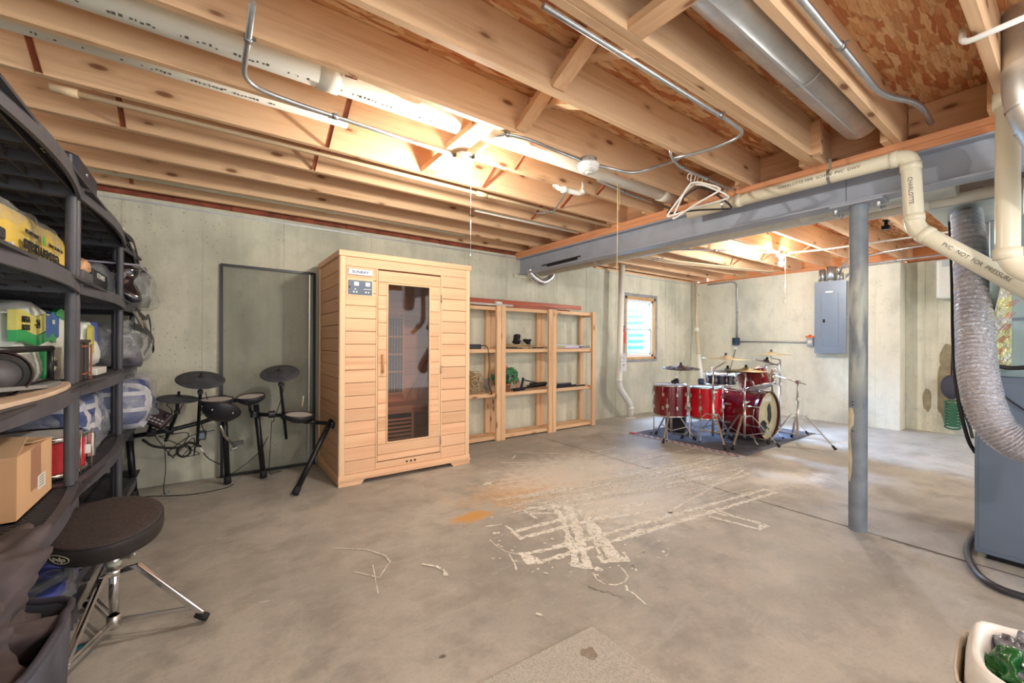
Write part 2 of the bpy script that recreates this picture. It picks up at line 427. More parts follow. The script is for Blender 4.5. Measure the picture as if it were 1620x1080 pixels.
M_whitepaint = plain('white_print', (236, 234, 228), .5, 0, 0)
def mk_red():
    t = NT('red_drum_lacquer', .12, 0, .6); v = t.obj()
    g = t.noise(t.map(v, (14, 14, 1.2)), 1.6, 4, .6)
    t.col(t.ramp(g, [(.3, srgb(80, 4, 22)), (.55, srgb(118, 8, 30)), (.75, srgb(156, 18, 38))]))
    t.b.inputs['Coat Weight'].default_value = .6; t.b.inputs['Coat Roughness'].default_value = .05; return t.m
M_red = mk_red()
def mk_glass(name, tint, gloss=.12):
    t = NT(name); tr = t.n('BsdfTransparent'); tr.inputs[0].default_value = tint
    gl = t.n('BsdfGlossy'); gl.inputs['Roughness'].default_value = .03
    fr = t.n('Fresnel'); fr.inputs[0].default_value = 1.5
    mx = t.n('MixShader'); t.put(mx.inputs[0], t.math('MULTIPLY_ADD', fr.outputs[0], .8, gloss*.3)); t.put(mx.inputs[1], tr); t.put(mx.inputs[2], gl)
    t.put(t.t.nodes['Material Output'].inputs[0], mx.outputs[0]); return t.m
M_glass = mk_glass('window_glass', (.95, 1, 1, 1)); M_glassbr = mk_glass('bronze_door_glass', (.86, .76, .72, 1), .05)
def mk_film(name, alpha, tint, rough=.15, sc=14):
    t = NT(name, rough, 0, .8); v = t.obj(); n_ = t.noise(v, sc, 4, .6, 1)
    t.col(tint); t.put(t.b.inputs['Alpha'], t.ramp(n_, [(.35, alpha*.5), (.7, min(1, alpha*1.6))])); t.bump(n_, .8, .02); return t.m
M_film = mk_film('clear_plastic_film', .25, srgb(225, 228, 232))
def emis(name, c, s):
    t = NT(name); t.b.inputs['Emission Color'].default_value = c; t.b.inputs['Emission Strength'].default_value = s; t.col(c); return t.m
def mk_bulb():
    t = NT('lit_bulb_glass'); e = t.n('Emission'); e.inputs[0].default_value = (1, .95, .82, 1); e.inputs[1].default_value = 30
    tr = t.n('BsdfTransparent'); mx = t.n('MixShader'); mx.inputs[0].default_value = .25; t.put(mx.inputs[1], tr); t.put(mx.inputs[2], e); t.put(t.t.nodes['Material Output'].inputs[0], mx.outputs[0]); return t.m
M_bulb = mk_bulb()
# ---------------------------------------------------------------- the room shell
YB, XF, XL, ZW = 4.35, 7.5, -1.05, 2.277     # back wall, far wall, left wall, top of the concrete
JB, JD = 2.315, .235                          # joist underside and depth
def struct(name, mb, mat, **k): return mb.build(name, mat, kind='structure', **k)
floor = struct('floor', MB().box(XL-.2, -3, -.12, 9.6, 4.6, 0), M_floor)
wx0, wx1, wz0, wz1 = 5.37, 6.165, .89, 1.915
wb = MB()
wb.box(XL-.2, YB, 0, wx0, YB+.22, ZW); wb.box(wx1, YB, 0, XF+.22, YB+.22, ZW)
wb.box(wx0, YB, 0, wx1, YB+.22, wz0); wb.box(wx0, YB, wz1, wx1, YB+.22, ZW)
wall_back = struct('wall_back', wb, M_wall)
wall_left = struct('wall_left', MB().box(XL-.2, -.6, 0, XL, YB, ZW), M_wall)
wall_right = struct('wall_far', MB().box(XF, 1.49, 0, XF+.24, YB, ZW).box(XF+.24, 1.49, 0, 7.90, 1.70, ZW), M_wall2)
wall_nook = struct('wall_nook', MB().box(7.78, -1.9, 0, 8.0, 1.488, ZW), M_wall)
# fins left by the forming panels
sm = MB()
for x in (-.55, -.05, .55, 1.35, 2.15, 2.45, 3.05, 3.3, 3.92, 4.5, 5.15, 6.45, 6.75, 7.25):
    sm.box(x-.006, YB-.005, 0, x+.006, YB+.01, ZW)
sm.build('form_fin', M_wall, wall_back) if False else None
ORG['wall_back'] = ORG['wall_far'] = ORG['floor'] = ORG['wall_nook'] = ORG['wall_left'] = Vector((0, 0, 0))
for x in (-.55, -.05, .55, 1.35, 2.15, 2.45, 3.05, 3.3, 3.92, 4.5, 5.15, 6.45, 6.75, 7.25):
    mb = MB(); z = 0
    while z < ZW:
        z2 = min(ZW, z+random.uniform(.25, .7)); w = random.uniform(.003, .007)
        mb.box(x-w, YB-random.uniform(.002, .006), z, x+w, YB+.01, z2); z = z2
    mb.build('form_fin', M_wall, wall_back)
for y in (1.75, 2.1, 2.62, 2.85, 3.3, 3.75):
    mb = MB(); z = 0
    while z < ZW:
        z2 = min(ZW, z+random.uniform(.25, .7)); w = random.uniform(.003, .006)
        mb.box(XF-random.uniform(.002, .006), y-w, z, XF+.01, y+w, z2); z = z2
    mb.build('form_fin', M_wall2, wall_right)
mb = MB().box(XF-.004, 2.45, 1.70, XF+.01, 3.85, 1.707); mb.build('form_fin', M_wall2, wall_right)
for y in (1.3, 1.18, .9):
    MB().box(7.774, y-.006, 0, 7.79, y+.006, ZW).build('form_fin', M_wall, wall_nook)
# damp patch on the nook wall
M_damp = plain('damp_patch', (150, 138, 112), .8, 0, .15, 12)
def blob(cx, cy, rx, ry, seed, n=26, jag=.28):
    out = []
    for i in range(n):
        a = 2*pi*i/n; k = 1+jag*mnoise.noise(Vector((cos(a)*1.6+seed, sin(a)*1.6, seed*.7)))*2
        out.append((cx+rx*k*cos(a), cy+ry*k*sin(a)))
    return out
for cy, cz, ry, rz, sd in ((1.10, .52, .085, .36, 1), (1.07, .98, .08, .20, 4), (1.27, .42, .04, .17, 9)):
    mb = MB(); mb.M = frame_m(Vector((7.778, 0, 0)), (0, 1, 0), (0, 0, 1)); mb.M = Matrix(((0, 0, 1, 7.7765), (1, 0, 0, 0), (0, 1, 0, 0), (0, 0, 0, 1)))
    mb.prism(blob(cy, cz, ry, rz, sd, 26, .14), -.0004*sd, .002); mb.build('damp_patch', M_damp, wall_nook)

# sill plates on the concrete
tp = struct('trim_1', MB().box(XL-.2, YB+.03, ZW, XF+.2, YB+.17, JB), M_joist)
tp2 = struct('trim_2', MB().box(XF+.03, 1.5, ZW, XF+.17, YB, JB).box(7.81, -1.9, ZW, 7.95, 1.48, JB), M_plate)
rim = struct('trim_3', MB().box(XL-.2, YB+.17, ZW, XF+.24, YB+.21, JB+JD), M_plate)
rim2 = struct('trim_4', MB().box(8.21, -3, ZW, 8.25, YB+.2, JB+JD), M_plate)
# foil-faced foam gasket strip shining along the top of the back wall
M_gasket = plain('sill_gasket', (196, 200, 208), .35, .4, .06, 20)
sg = MB().box(XL, YB-.006, 2.235, 3.2, YB+.02, 2.247).box(3.4, YB-.006, 2.24, XF, YB+.02, 2.25)
sg.build('sill_gasket', M_gasket, wall_back)
M_insul = plain('red_brown_insulation', (150, 78, 56), .8, 0, .25, 9)
mb = MB(); x = XL
while x < 3.1:
    l = random.uniform(.18, .5); mb.box(x, YB+.02+random.uniform(-.012, .01), JB-.035+random.uniform(-.006, .006), x+l, YB+.16, JB+.16); x += l
struct('trim_5', mb, M_insul)

# ceiling: subfloor sheets and joists
ceiling = struct('ceiling', MB().box(XL-.2, -3, JB+JD+.02, 8.3, YB+.22, JB+JD+.06), M_osb)
ORG['ceiling'] = Vector((0, 0, 0))
xs = [XL-.2, .35, 2.79, 5.23, 8.3]
ys = [-3, -1.2, .02, 1.24, 2.46, 3.68, YB+.22]
for j in range(len(ys)-1):
    off = 1.2 if j % 2 else 0
    xx = [XL-.2] + [q+off for q in xs[1:-1]] + [8.3]
    for i in range(len(xx)-1):
        MB().box(xx[i]+.0015, ys[j]+.0015, JB+JD, xx[i+1]-.0015, ys[j+1]-.0015, JB+JD+.018).build('subfloor_sheet', M_osb, ceiling)
JY = [1.06+.4095*k for k in range(-8, 9)]
def joist(x0, x1, y, w=.038): return MB().box(x0, y-w/2, JB, x1, y+w/2, JB+JD-.001).build('joist', M_joist, ceiling, bevel=.003, seg=1)
for y in JY:
    if y > 4.32: y = 4.288
    joist(XL-.18, 3.33, y)
    joist(3.12, 8.2 if y < 1.5 else XF+.2, y+.040 if y < 4.2 else y+.02)
joist(XL-.18, 3.33, 1.022)
# lapped stubs and blocks over the beam
def block(x0, y0, x1, y1, z0, z1, nm='blocking', mt=None): MB().box(x0, y0, z0, x1, y1, z1).build(nm, mt or M_joist_y, ceiling, bevel=.002, seg=1)
g = .4095
for k, y in enumerate(JY):
    if 0.1 < y < 4.2: block(3.335, y+.06, 3.375, y+g-.02+.0, JB, JB+JD-.002)
block(2.45, .80+.228, 3.1, .80+.262, JB+.13, JB+.215, 'scab_board', M_joist) if False else None
# scab boards nailed beside the joist near the duct
MB().box(2.52, 1.012, JB+.13, 3.15, 1.040, JB+.21).build('scab_board', M_joist, ceiling)
MB().box(2.98, .955, JB+.0, 3.02, 1.012, JB+.20).build('scab_board', M_joist_y, ceiling)
# solid blocking and flat cross pieces between joists
def cross(x, k, flat=True, z=None, dx=0, w=.085):
    y0, y1 = JY[k]+.019, JY[k+1]-.019
    if flat: MB().box(x-w/2, y0, z if z else JB+.002, x+w/2, y1, (z if z else JB+.002)+.038).build('blocking', M_joist_y, ceiling, bevel=.002, seg=1)
    else: MB().box(x-.019, y0, JB, x+.019, y1, JB+.09).build('blocking', M_joist_y, ceiling, bevel=.002, seg=1)
K = lambda y: min(range(len(JY)), key=lambda i: abs(JY[i]-y))
i1, i2, i3, i4, i5, i6, i7, i8 = (K(v) for v in (.65, 1.06, 1.47, 1.88, 2.29, 2.70, 3.11, 3.52))
# the row of wooden cross bridging: each bay has two sloping pieces
def slope_piece(x, k, up=True, w=.06, t=.035):
    y0, y1 = JY[k]+.019, JY[k+1]-.019
    za, zb = (JB+.03, JB+JD-.03) if up else (JB+JD-.03, JB+.03)
    MB().bar((x, y0, za), (x, y1, zb), w, t).build('bridging', M_joist_y, ceiling, bevel=.002, seg=1)
MB().box(1.245, JY[i1]+.019, JB, 1.335, 1.003, JB+.038).build('blocking', M_joist_y, ceiling, bevel=.002, seg=1)
for k, x in ((i2, 1.30), (i3, 1.395)):
    slope_piece(x, k, False, .075, .038); slope_piece(x+.085, k, True, .075, .038)
MB().box(1.14, JY[i4]+.019, JB, 1.25, JY[i5]-.019, JB+.04).build('blocking', M_joist_y, ceiling, bevel=.002, seg=1)
MB().box(1.16, JY[i5]+.019, JB, 1.26, JY[i6]-.019, JB+.04).build('blocking', M_joist_y, ceiling, bevel=.002, seg=1)
for k, x in ((i6, 1.28), (i7, 1.34), (i8, 1.34), (i8+1, 1.28)):
    slope_piece(x, k, True, .085, .04)
# steel bridging straps; their copper tone is reflected wood put into the colour
def straps(x, ks):
    for k in ks:
        y0, y1 = JY[k]+.019, JY[k+1]-.019
        for dx, za, zb in ((-.02, JB+.006, JB+JD-.012), (.03, JB+JD-.012, JB+.006)):
            mb = MB(); p, q = Vector((x+dx, y0, za)), Vector((x+dx, y1, zb))
            mb.bar(p, q, .022, .003); n_ = (q-p).cross(Vector((1, 0, 0))).normalized()
            for s_ in (-1, 1): mb.bar(p+Vector((s_*.011, 0, 0))+n_*.004, q+Vector((s_*.011, 0, 0))+n_*.004, .002, .010)
            mb.bar(p+Vector((0, .002, -.004)), p+Vector((0, -.012, -.010)), .022, .003)
            mb.build('bridging_strap', M_coppertone, ceiling)
straps(.53, (i4, i5, i6)); straps(-.64, (i5,)); straps(-.42, (i6,)); straps(-.52, (i8+1,)); straps(1.63, (i4, i5)); straps(2.42, (i4, i5, i6)); straps(4.6, (i5, i6, i7, i8)); straps(6.2, (i3, i4, i5, i6))

# control joints and cracks in the slab
M_joint = plain('dark_joint_line', (104, 92, 78), .9, 0, .1)  # flat dark colour for slab joints and cracks
def strip(pts, w, z=.0012, jit=0.0):
    mb = MB(); P = [Vector(p) for p in pts]; vs = []
    for i, p in enumerate(P):
        d = (P[min(i+1, len(P)-1)]-P[max(i-1, 0)]).normalized(); nn = Vector((-d.y, d.x, 0)); ww = w*(1+random.uniform(-jit, jit))
        vs += [p+nn*ww/2, p-nn*ww/2]
    for v_ in vs: v_.z = z
    return mb.add(vs, [(2*i, 2*i+1, 2*i+3, 2*i+2) for i in range(len(P)-1)])
def zig(a, b, n, amp): return [a.lerp(b, i/n)+Vector((random.uniform(-amp, amp), random.uniform(-amp, amp), 0)) for i in range(n+1)]
strip(zig(Vector((3.28, YB, 0)), Vector((3.28, -2, 0)), 120, .003), .010, .0014, .3).build('control_joint', M_joint, floor)
strip(zig(az(1392, 850), az(1545, 893), 24, .006), .007, .0016, .5).build('slab_crack', M_joint, floor)
strip(zig(az(930, 928), az(985, 945), 12, .008), .004, .0016, .5).build('slab_crack', M_joint, floor)
# dried adhesive left on the slab
gl = MB(); zc = [0.0015]
def stroke(pix, w, sc=(740, 620, 2.843), jit=.5, n=26):
    P = [az(sc[0]+x/sc[2], sc[1]+y/sc[2]) for x, y in pix]
    Q = []
    for i in range(len(P)-1):
        k = max(3, int((P[i+1]-P[i]).length/.03))
        for j in range(k): Q.append(P[i].lerp(P[i+1], j/k))
    Q.append(P[-1]); zc[0] += .00001
    Q = [q+Vector((random.uniform(-1, 1), random.uniform(-1, 1), 0))*w*.12 for q in Q]
    s_ = strip(Q, w*.9, zc[0], jit); gl.add([tuple(v_) for v_ in s_.v], s_.f)
random.seed(3)
for pts, w in [([(270, 725), (400, 700), (880, 565), (1340, 437)], .035), ([(300, 772), (380, 750), (760, 640), (1385, 452)], .04), ([(258, 725), (300, 775)], .07), ([(1340, 437), (1390, 455)], .03),
    ([(380, 698), (470, 684)], .07), ([(205, 630), (430, 570), (560, 535), (830, 490)], .035), ([(240, 657), (440, 605), (620, 560), (810, 500)], .035), ([(205, 628), (245, 660)], .05), ([(170, 600), (215, 632)], .02), ([(80, 605), (150, 595)], .015),
    ([(380, 500), (430, 580), (490, 780)], .045), ([(430, 500), (470, 570), (540, 785)], .05), ([(500, 530), (540, 600), (610, 770)], .03), ([(530, 540), (590, 640), (650, 765)], .045), ([(600, 640), (660, 720), (680, 765)], .04), ([(455, 770), (560, 790)], .04), ([(600, 765), (710, 752)], .06), ([(460, 510), (500, 600), (520, 690)], .025),
    ([(1050, 528), (1320, 590)], .03), ([(1085, 560), (1300, 615)], .03), ([(1130, 535), (1350, 608)], .022), ([(1300, 615), (1345, 600)], .06), ([(900, 540), (1240, 350)], .022), ([(1000, 455), (1265, 368)], .02), ([(1200, 350), (1270, 370)], .02),
    ([(900, 545), (930, 550)], .07), ([(255, 520), (400, 520), (560, 500)], .03), ([(260, 545), (420, 545)], .025), ([(250, 530), (310, 570)], .02),
    ([(80, 412), (120, 400), (350, 368), (600, 330)], .018), ([(130, 415), (420, 375)], .012), ([(150, 318), (560, 320)], .02), ([(190, 326), (620, 328)], .012), ([(200, 268), (580, 285)], .014), ([(200, 300), (215, 285)], .02), ([(480, 340), (560, 355)], .04), ([(75, 412), (105, 412)], .06),
    ([(565, 812), (580, 842), (620, 866), (670, 868), (705, 855), (722, 832), (700, 800), (675, 778)], .009), ([(712, 870), (715, 890), (750, 910), (800, 955)], .012), ([(100, 665), (125, 690), (170, 718), (250, 735)], .008), ([(185, 728), (210, 770), (218, 800)], .009), ([(110, 635), (145, 632)], .03), ([(570, 800), (595, 795)], .05),
    ([(740, 640), (800, 620)], .09), ([(700, 720), (725, 760)], .02), ([(600, 575), (720, 550)], .04), ([(700, 560), (790, 540)], .03)]:
    stroke(pts, w)
for i in range(170):
    x = random.uniform(240, 1100); y = 520-(x-240)*.18+random.uniform(-60, 30)-max(0, (x-700))*.05; l = random.uniform(60, 260)
    stroke([(x-l/2, y+l*.11), (x+l/2, y-l*.11)], random.uniform(.004, .014))
for i in range(90):
    x = random.uniform(560, 1250); y = random.uniform(260, 470); l = random.uniform(50, 200)
    stroke([(x-l/2, y+l*.13), (x+l/2, y-l*.10)], random.uniform(.005, .016))
for i in range(90):
    x = random.uniform(100, 900); y = random.uniform(480, 830); stroke([(x, y), (x+random.uniform(4, 14), y+random.uniform(-3, 3))], random.uniform(.005, .022))
S1 = (0, 0, 1)
for pts, w in [([(668, 893), (690, 897), (703, 903), (706, 912)], .02), ([(525, 868), (580, 870), (610, 880), (618, 892)], .006), ([(560, 905), (600, 915), (618, 888)], .005), ([(590, 895), (598, 940)], .005), ([(848, 972), (858, 975)], .012), ([(410, 955), (432, 950)], .006)]:
    stroke(pts, w, S1)
gl.build('adhesive_residue', M_glue, floor, kind='stuff')
# ---------------------------------------------------------------- steel beam, plate and column
bm = thing('steel_beam', 'long grey-painted steel I-beam carrying the joists, running from the back wall past the column', 'beam', (3.27, 1.5, 2.033))
mb = MB()
mb.box(3.203, -1.4, 2.033, 3.337, YB+.08, 2.045).box(3.203, -1.4, 2.226, 3.337, YB+.08, 2.238).box(3.266, -1.4, 2.045, 3.274, YB+.08, 2.226)
mb.build('i_beam', M_beam, bm, bevel=.002, seg=1)
MB().box(3.20, -1.4, 2.238, 3.34, YB+.12, 2.276).box(3.20, -1.4, 2.277, 3.34, YB+.12, JB).build('top_plate', M_plate, bm, bevel=.002, seg=1)
MB().box(3.2645, .905, 2.045, 3.2655, .907, 2.226).build('web_scratch', M_paint, bm)
mb = MB().bar((3.262, 3.9, 2.09), (3.262, 3.25, 2.10), .012, .012).bar((3.262, 3.8, 2.075), (3.262, 3.3, 2.085), .02, .03)
lab(mb.build('rail', M_blackm, bm), 'dark metal rail fixed low on the beam web')
MB().box(3.15, YB-.03, 1.99, 3.40, YB+.005, 2.04).build('bearing_patch', M_wall, bm)
CX, CY = 3.275, .845
cl = thing('support_column', 'round steel support column, blue-grey with a patch of bare cream paint, standing under the beam', 'column', (CX, CY, 0))
MB().lathe([(.047, 0), (.047, 2.02)], Matrix.Translation((CX, CY, 0)), 32).build('shaft', M_col, cl)
lab(MB().box(CX-.075, CY-.13, 2.018, CX+.075, CY+.13, 2.032).build('cap_plate', M_beam, cl, bevel=.002), 'flat cap plate bolted to the beam')
for sx_ in (-1, 1):
    for sy_ in (-1, 1):
        mb = MB(); c = (CX+sx_*.055, CY+sy_*.105, 2.0)
        mb.lathe([(.001, -.014), (.014, -.014), (.014, .004), (.001, .004)], Matrix.Translation(c), 6, False)
        mb.lathe([(.008, -.03), (.008, 0)], Matrix.Translation(c), 8, True, True); mb.build('bolt', M_zinc, cl)
mb = MB()
for k, z in enumerate((.62, .78, .80)): mb.bar((CX-.0475, CY+.02, z), (CX-.030, CY-.036, z-.015), .003, .006)
mb.build('weld_mark', M_blackm, cl)
M_bare = plain('bare_cream_patch', (216, 210, 180), .6, 0, .1, 20)
mb = MB(); n_ = 10; R0 = .0478
prof = [(.30, -.5, -.3), (.36, -.55, -.15), (.44, -.6, -.1), (.52, -.62, -.18), (.60, -.62, -.3), (.66, -.6, .02), (.72, -.6, .05), (.76, -.5, -.1)]
vs = []; fs = []
for z, a0, a1 in prof:
    for j in range(n_+1):
        a = radians(116)+ (a0+(a1-a0)*j/n_+.62)*1.45; vs.append((CX+R0*cos(a), CY+R0*sin(a), z))
for i in range(len(prof)-1):
    for j in range(n_): fs.append((i*(n_+1)+j, i*(n_+1)+j+1, (i+1)*(n_+1)+j+1, (i+1)*(n_+1)+j))
mb.add(vs, fs, True); mb.build('bare_patch', M_bare, cl)

# ---------------------------------------------------------------- window in the back wall with its steel well
M_buck = wood('window_buck', srgb(206, 168, 120), srgb(170, 130, 90), WD, 2, knots=False)
win = bpy.data.objects.new('window_1', None); COL.objects.link(win); win['kind'] = 'structure'; ORG['window_1'] = Vector((0, 0, 0))
mb = MB(); y0, y1 = YB-.006, YB+.2
mb.box(wx0-.0, y0, wz0, wx1, y1, wz0+.04).box(wx0, y0, wz1-.045, wx1, y1, wz1).box(wx1-.042, y0, wz0, wx1, y1, wz1).box(wx0, y0, wz0, wx0+.042, y1, wz1)
mb.build('rough_buck', M_buck, win, bevel=.002, seg=1)
M_caulk = plain('grey_mortar_band', (150, 152, 156), .8, 0, .2, 25)
mb = MB()
for (a, b, c_, d) in ((wx0-.04, wz0-.045, wx1+.05, wz0), (wx0-.04, wz1, wx1+.05, wz1+.05), (wx1, wz0, wx1+.05, wz1), (wx0-.04, wz0, wx0, wz1)): mb.box(a, YB-.004, b, c_, YB+.01, d)
mb.build('mortar_band', M_caulk, win)
a, b, c_, d = wx0+.042, wz0+.04, wx1-.042, wz1-.045
mb = MB(); t_ = .04
mb.box(a, YB+.02, b, c_, YB+.09, b+t_).box(a, YB+.02, d-t_, c_, YB+.09, d).box(a, YB+.02, b, a+t_, YB+.09, d).box(c_-t_, YB+.02, b, c_, YB+.09, d)
mb.build('window_frame', M_white, win, bevel=.003)
zm = 1.385
for nm_, za, zb, yy in (('upper_sash', zm-.015, d-t_, YB+.06), ('lower_sash', b+t_, zm+.02, YB+.035)):
    mb = MB(); q = .026; aa, cc = a+t_, c_-t_
    mb.box(aa, yy, za, cc, yy+.022, za+q).box(aa, yy, zb-q, cc, yy+.022, zb).box(aa, yy, za, aa+q, yy+.022, zb).box(cc-q, yy, za, cc, yy+.022, zb)
    s_ = mb.build('sash', M_white, win, bevel=.002)
    MB().box(aa+q, yy+.009, za+q, cc-q, yy+.013, zb-q).build('pane', M_glass, s_)
mb = MB(); vs = []; fs = []
M_well = plain('galvanised_well', (92, 152, 166), .5, .2, .04, 3)
for i in range(57):
    z = .60+i*.028; rr = .012*cos(i*2*pi/4)
    for j in range(25):
        an = pi*j/24; vs.append((5.77+(.58+rr)*cos(an), YB+.22+(.50+rr)*sin(an), z))
for i in range(56):
    for j in range(24): fs.append((i*25+j, i*25+j+1, (i+1)*25+j+1, (i+1)*25+j))
mb.add(vs, fs, False); struct('window_well', mb, M_well)
M_gravel = plain('gravel', (190, 188, 180), .9, 0, .4, 60, 1)
struct('well_gravel', MB().box(5.1, YB+.22, .5, 6.45, YB+.8, .66), M_gravel)

# ---------------------------------------------------------------- ceiling lamps
def bulb_lamp(name, label, c, boxz):
    x, y, z = c; t = thing(name, label, 'lamp', (x, y, boxz))
    M = Matrix.Translation((x, y, 0))
    MB().lathe([(.001, boxz), (.052, boxz), (.052, boxz-.042), (.001, boxz-.042)], M, 8, False).build('junction_box', M_emt, t, bevel=.002)
    MB().lathe([(.001, boxz-.042), (.060, boxz-.042), (.060, boxz-.055), (.040, boxz-.066), (.028, boxz-.072), (.026, boxz-.095), (.001, boxz-.095)], M, 24).build('lamp_holder', M_white, t)
    b_ = MB().lathe([(.013, z+.045), (.014, z+.03), (.024, z+.012), (.030, z-.012), (.026, z-.032), (.014, z-.043), (.001, z-.046)], M, 20).build('bulb', M_bulb, t)
    b_.visible_shadow = False if False else True
    mb = MB(); k = 40
    for i in range(k): mb.sphere((x+.03, y-.035, boxz-.08-i*.0082), .0022, 5, 4)
    mb.build('bead_chain', M_zinc, t)
    mb = MB().tube([(x+.03, y-.035, boxz-.08-k*.0082), (x+.03, y-.035, boxz-.62)], .0013, 5); mb.sphere((x+.03, y-.035, boxz-.625), .006, 8, 6)
    lab(mb.build('pull_string', M_white, t), 'white pull string with small end knob')
    return t
bulb_lamp('bulb_lamp', 'bare bulb lamp with pull chain on the joists in front of the sauna', BULB1, 2.31)
bulb_lamp('bulb_lamp', 'bare bulb lamp hanging over the red drum kit beyond the beam', BULB2, 2.31)

def strap_clip(p, axis=(1, 0, 0), r=.012):
    M = mto(p, axis); return MB().lathe([(r+.003, -.009), (r+.003, .009)], M, 12, True, True)
def conduit(name, label, pts, r=.009, mt=None, br=.08, clips=(), couplings=True, cat='conduit'):
    t = thing(name, label, cat, tuple(pts[0])) if (clips or couplings) else None
    P = bend(pts, br); mb = MB().tube(P, r, 10)
    if t is None: return tag(mb.build(name, mt or M_emt), label, cat)
    mb.build('pipe', mt or M_emt, t)
    for c in clips:
        best = min(range(len(P)-1), key=lambda i: (P[i]-Vector(c)).length); dd = P[best+1]-P[best]
        # closest point on the segment path
        bp, bd, bl = P[best], dd, 1e9
        for i in range(len(P)-1):
            a_, b_ = P[i], P[i+1]; d_ = b_-a_
            if d_.length < 1e-6: continue
            tt = max(0, min(1, (Vector(c)-a_).dot(d_)/d_.length_squared)); q_ = a_+d_*tt
            if (q_-Vector(c)).length < bl: bl = (q_-Vector(c)).length; bp, bd = q_, d_
        mb = MB().lathe([(r+.0035, -.014), (r+.0035, .014)], mto(bp, bd), 12, True, True)
        s_ = bd.normalized().cross(Vector((0, 0, 1)))
        if s_.length > .1: mb.cbox(tuple(bp+s_.normalized()*(r+.01)+Vector((0, 0, .006))), .012, .012, .006)
        mb.build('clamp', M_zinc, t)
    return t
ZJ = JB-.012
# conduit from the camera side to lamp 1
conduit('steel_conduit', 'steel conduit bending under the joists and running to the first bulb lamp', [(az(400, 4, ZJ).x, az(400, 4, ZJ).y, ZJ), tuple(az(383, 132, ZJ)), tuple(az(480, 168, ZJ)), (BULB1[0]-.05, BULB1[1]+.02, ZJ-.01)], .011, br=.14, clips=[az(530, 183, ZJ), az(388, 60, ZJ)])
conduit('steel_conduit', 'steel conduit looping from the bulb lamp to the white smoke detector', [(BULB1[0]+.05, BULB1[1]-.02, ZJ-.01), tuple(az(790, 210, ZJ)), tuple(az(830, 218, ZJ)), tuple(az(925, 256, ZJ))], .010, br=.12, clips=[az(802, 211, ZJ)])
p = az(975, 274, ZJ); q = az(1004, 275, ZJ)
conduit('steel_conduit', 'steel conduit curving up from the smoke detector into the joist bay', [tuple(az(945, 262, ZJ)), tuple(q), (q.x+.04, 1.47, ZJ), (q.x+.04, 1.47, JB+.14)], .010, br=.09, clips=[(q.x+.04, 1.49, JB+.10)])
conduit('steel_conduit', 'long steel conduit beside the joist nearest the duct, ending in a curved bend', [(az(868, 0, ZJ).x, 1.092, ZJ), (2.18, 1.092, ZJ), tuple(az(1182, 212, ZJ-.005)), tuple(az(1120, 238, ZJ-.01)), tuple(az(1066, 250, ZJ-.012))], .010, br=.12, clips=[tuple(az(1145, 180, ZJ))])
a1 = az(1060, 244, ZJ); a2 = az(1075, 264, ZJ-.01); a3 = az(1152, 298, ZJ)
rod = conduit('steel_conduit', 'steel conduit that the plastic hangers hang from, running into the beam', [(a1.x, a1.y, JB+.10), (a1.x, a1.y, ZJ-.01), tuple(a2), tuple(a3), (3.17, a3.y-.02, ZJ)], .009, br=.08, clips=[az(1072, 266, ZJ), az(1114, 283, ZJ)])
conduit('steel_conduit', 'steel conduit in the joist bay behind the smoke detector, running to the beam', [tuple(az(945, 285, JB+.06)), tuple(az(1000, 309, JB+.05)), tuple(az(1062, 330, JB+.04))], .011, br=.05, clips=[az(989, 302, JB+.05)])
b1 = az(893, 300, ZJ); b2 = az(892, 320, ZJ-.01)
conduit('steel_conduit', 'short curved steel conduit below the white elbow fittings', [(b1.x, b1.y, JB+.05), (b1.x+.01, b1.y+.02, ZJ-.04), tuple(az(875, 336, ZJ-.01)), tuple(az(846, 337, ZJ))], .008, br=.1, clips=[az(876, 334, ZJ)])
conduit('steel_conduit', 'galvanised conduit lying along the joist right of the round duct, bent at its end', [(az(1222, 0, JB+.05).x, .59, JB+.04), (2.62, .59, JB+.04), (2.86, .50, JB+.05), (3.13, .50, JB+.03)], .014, br=.12, clips=[(2.05, .59, JB+.04)])
e1 = az(1522, 72, JB-.02); e2 = az(1620, 28, JB-.02)
conduit('steel_conduit', 'thin white-coated conduit at the upper right crossing in front of the drain pipe', [(e1.x+.02, e1.y, JB+.05), (e1.x, e1.y, JB-.015), tuple(e2)], .011, M_white, br=.03, clips=[])
# white pipes inside the joist bays
def xpipe(label, x0, x1, y, z, r, mt=M_pvc2, fit=None, name='drain_pipe'):
    t = thing(name, label, 'pipe', (x0, y, z))
    MB().tube([(x0, y, z), (x1, y, z)], r, 20).build('pipe', mt, t)
    for f in (fit or []): MB().lathe([(r+.006, -.045), (r+.006, .045)], mto((f, y, z), (1, 0, 0)), 24, True, True).build('coupling', mt, t)
    # the maker's dotted print line
    return t
def dots(t, x0, x1, y, z, r, ang=-2.2, sz=.016):
    mb = MB(); x = x0
    while x < x1:
        l = random.uniform(.004, .012)
        if random.random() < .8:
            for k in range(2):
                an = ang+random.uniform(-.08, .08); mb.cbox((x, y+cos(an)*(r+.0004), z+sin(an)*(r+.0004)), l, .0035, .0035)
        x += random.uniform(.012, .022) if random.random() < .9 else .08
    mb.build('pipe_print', M_print, t)['kind'] = 'stuff'
bay = lambda k: (JY[k]+JY[k+1])/2
t = xpipe('fat white drain pipe in the joist bay left of the conduit, nearest the camera', -1.0, 1.12, bay(i4)-.0, JB+.085, .068, fit=[.44]); dots(t, -.6, .95, bay(i4), JB+.085, .068, -1.9)
t = xpipe('white drain pipe continuing in the same bay beyond the first bulb lamp', 1.30, 3.18, bay(i4)-.0, JB+.085, .058, fit=[3.05])
